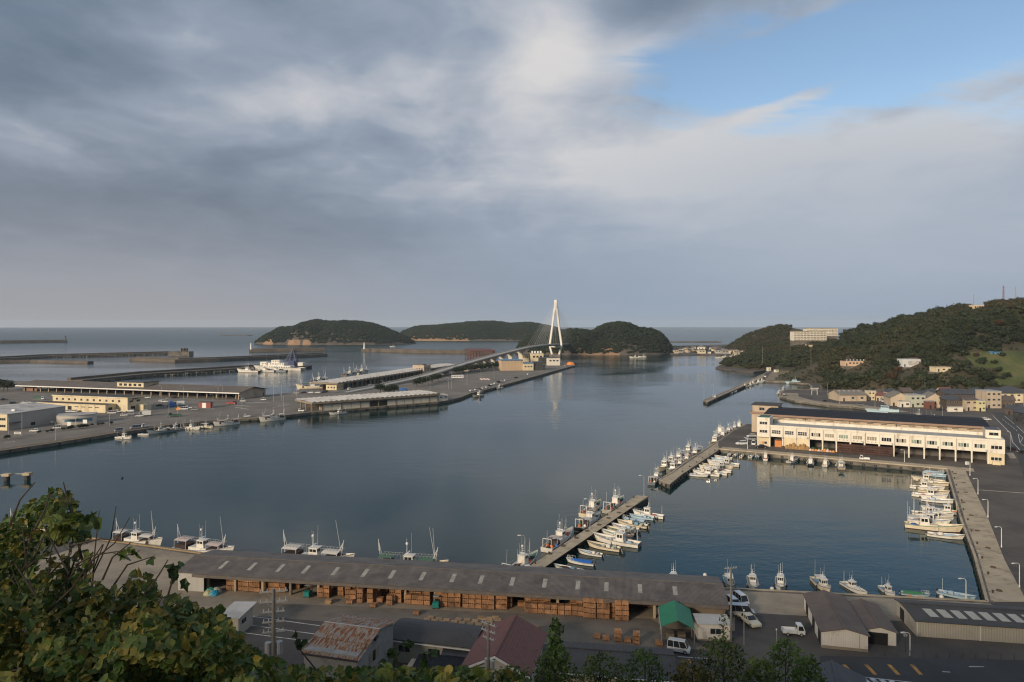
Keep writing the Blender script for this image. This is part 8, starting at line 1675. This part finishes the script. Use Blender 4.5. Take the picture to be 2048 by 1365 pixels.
# ---------------------------------------------------------------- trees and shrubs on the slope at the bottom
def slope_tree(px0, px1, pyt, y, h, label, m, seed, conical=False, n=900, leaf=.16):
    R = (px1 - px0) / 2 * y / FP; topz = CZ - (pyt - HY) * y / FP; x = ((px0 + px1) / 2 - HX) * y / FP
    t = thing('slope_tree', label, 'tree', (x, y, topz - h)); r = random.Random(seed); mb = MB()
    tr = MB().tube((0, 0, -1), (0, 0, h * .9), .11, .03, 7)
    for i in range(10): a = r.uniform(0, 6.28); z = h * r.uniform(.25, .8); tr.tube((0, 0, z), (R * .6 * cos(a), R * .6 * sin(a), z + h * .12), .035, .012, 5)
    tr.ob('trunk', bark, t)
    for i in range(n):
        if conical:
            z = r.random() ** .8; rad = R * (1 - z) ** .75 * r.uniform(.5, 1.0) + .12; c = Vector((0, 0, h * (.1 + .9 * z)))
        else:
            z = r.uniform(.3, 1); rad = R * sqrt(max(.05, 1 - ((z - .62) / .40) ** 2)) * r.uniform(.5, 1.0) * (1 + .35 * noise.noise(Vector((z * 3, seed, i * .01)))); c = Vector((0, 0, h * z))
        a = r.uniform(0, 6.28); p = c + Vector((rad * cos(a), rad * sin(a), 0)) + Vector((r.gauss(0, .12), r.gauss(0, .12), r.gauss(0, .12)))
        u = Vector((r.uniform(-1, 1), r.uniform(-1, 1), r.uniform(-.2, 1))).normalized(); v = u.orthogonal().normalized(); v.rotate(Matrix.Rotation(r.uniform(0, 6.28), 3, u)); w_ = u.cross(v); l = leaf * r.uniform(.6, 1.3)
        mb.add([p - v * l, p + w_ * l * .42, p + v * l, p - w_ * l * .42], [(0, 1, 2), (0, 2, 3)])
    mb.ob('crown', m, t); return t
lm1 = leaf_mat('slope_leaf_green', [(.06, .11, .025), (.09, .155, .032), (.125, .18, .042)], .55, .4, .35); lm2 = leaf_mat('slope_leaf_dark', [(.052, .085, .022), (.088, .128, .03), (.13, .16, .038)], .55, .4, .3); lm3 = leaf_mat('slope_leaf_yellow', [(.06, .07, .018), (.10, .09, .02), (.14, .09, .02)], .55, .6, .3)
slope_tree(1085, 1138, 1240, 44, 6.5, 'slender bright green conifer-like tree at the bottom centre', lm1, 1, True, 900, .15)
slope_tree(1060, 1160, 1306, 42, 6.0, 'dark bushy tree under the slender green tree', lm2, 2, False, 1500, .15)
slope_tree(1150, 1265, 1318, 40, 5.0, 'loose green shrub before the dark corrugated roof, left', lm2, 3, False, 1300, .14)
slope_tree(1240, 1340, 1306, 42, 6.0, 'green shrub before the dark corrugated roof, right', lm1, 4, False, 1300, .13)
slope_tree(1330, 1440, 1332, 36, 5.0, 'yellow-leaved shrub at the bottom right of centre', lm3, 5, False, 1300, .15)
slope_tree(1390, 1505, 1284, 48, 7.0, 'broad green tree in front of the site cabin', lm2, 6, False, 2000, .15)
slope_tree(1480, 1560, 1325, 40, 5.0, 'dark shrub left of the corner house', lm2, 7, False, 1300, .14)
slope_tree(1530, 1612, 1284, 50, 7.0, 'tall green tree before the asphalt yard', lm1, 8, False, 1700, .14)
slope_tree(1585, 1650, 1318, 44, 5.5, 'green shrub leaning over the blue-black roof', lm1, 9, False, 1200, .14)
slope_tree(1425, 1470, 1232, 52, 7.0, 'thin twiggy sapling before the site cabin wall', lm2, 10, True, 260, .12)
slope_tree(520, 640, 1352, 26, 4.0, 'dark shrub at the bottom edge below the rusty roof', lm2, 11, False, 900, .12); slope_tree(640, 780, 1356, 26, 4.0, 'dark shrub at the bottom edge below the grey wall', lm2, 12, False, 900, .12); slope_tree(960, 1080, 1345, 30, 4.0, 'dark shrub hiding the red house front', lm2, 13, False, 1100, .13)

# ---------------------------------------------------------------- haze
hz = MB().box(-15500, 15500, -15500, 15500, -4, 130).ob('haze', None)
hm = bpy.data.materials.new('haze_air'); hm.use_nodes = True; nt = hm.node_tree; nt.nodes.remove(nt.nodes['Principled BSDF']); pv = nt.nodes.new('ShaderNodeVolumePrincipled'); pv.inputs['Color'].default_value = (.78, .90, 1.0, 1); pv.inputs['Density'].default_value = 0.00005; pv.inputs['Anisotropy'].default_value = 0.0
nt.links.new(pv.outputs[0], nt.nodes['Material Output'].inputs['Volume']); hz.data.materials.append(hm); hz['kind'] = 'stuff'; hz['label'] = 'thin grey-blue air over the harbour'; hz['category'] = 'haze'
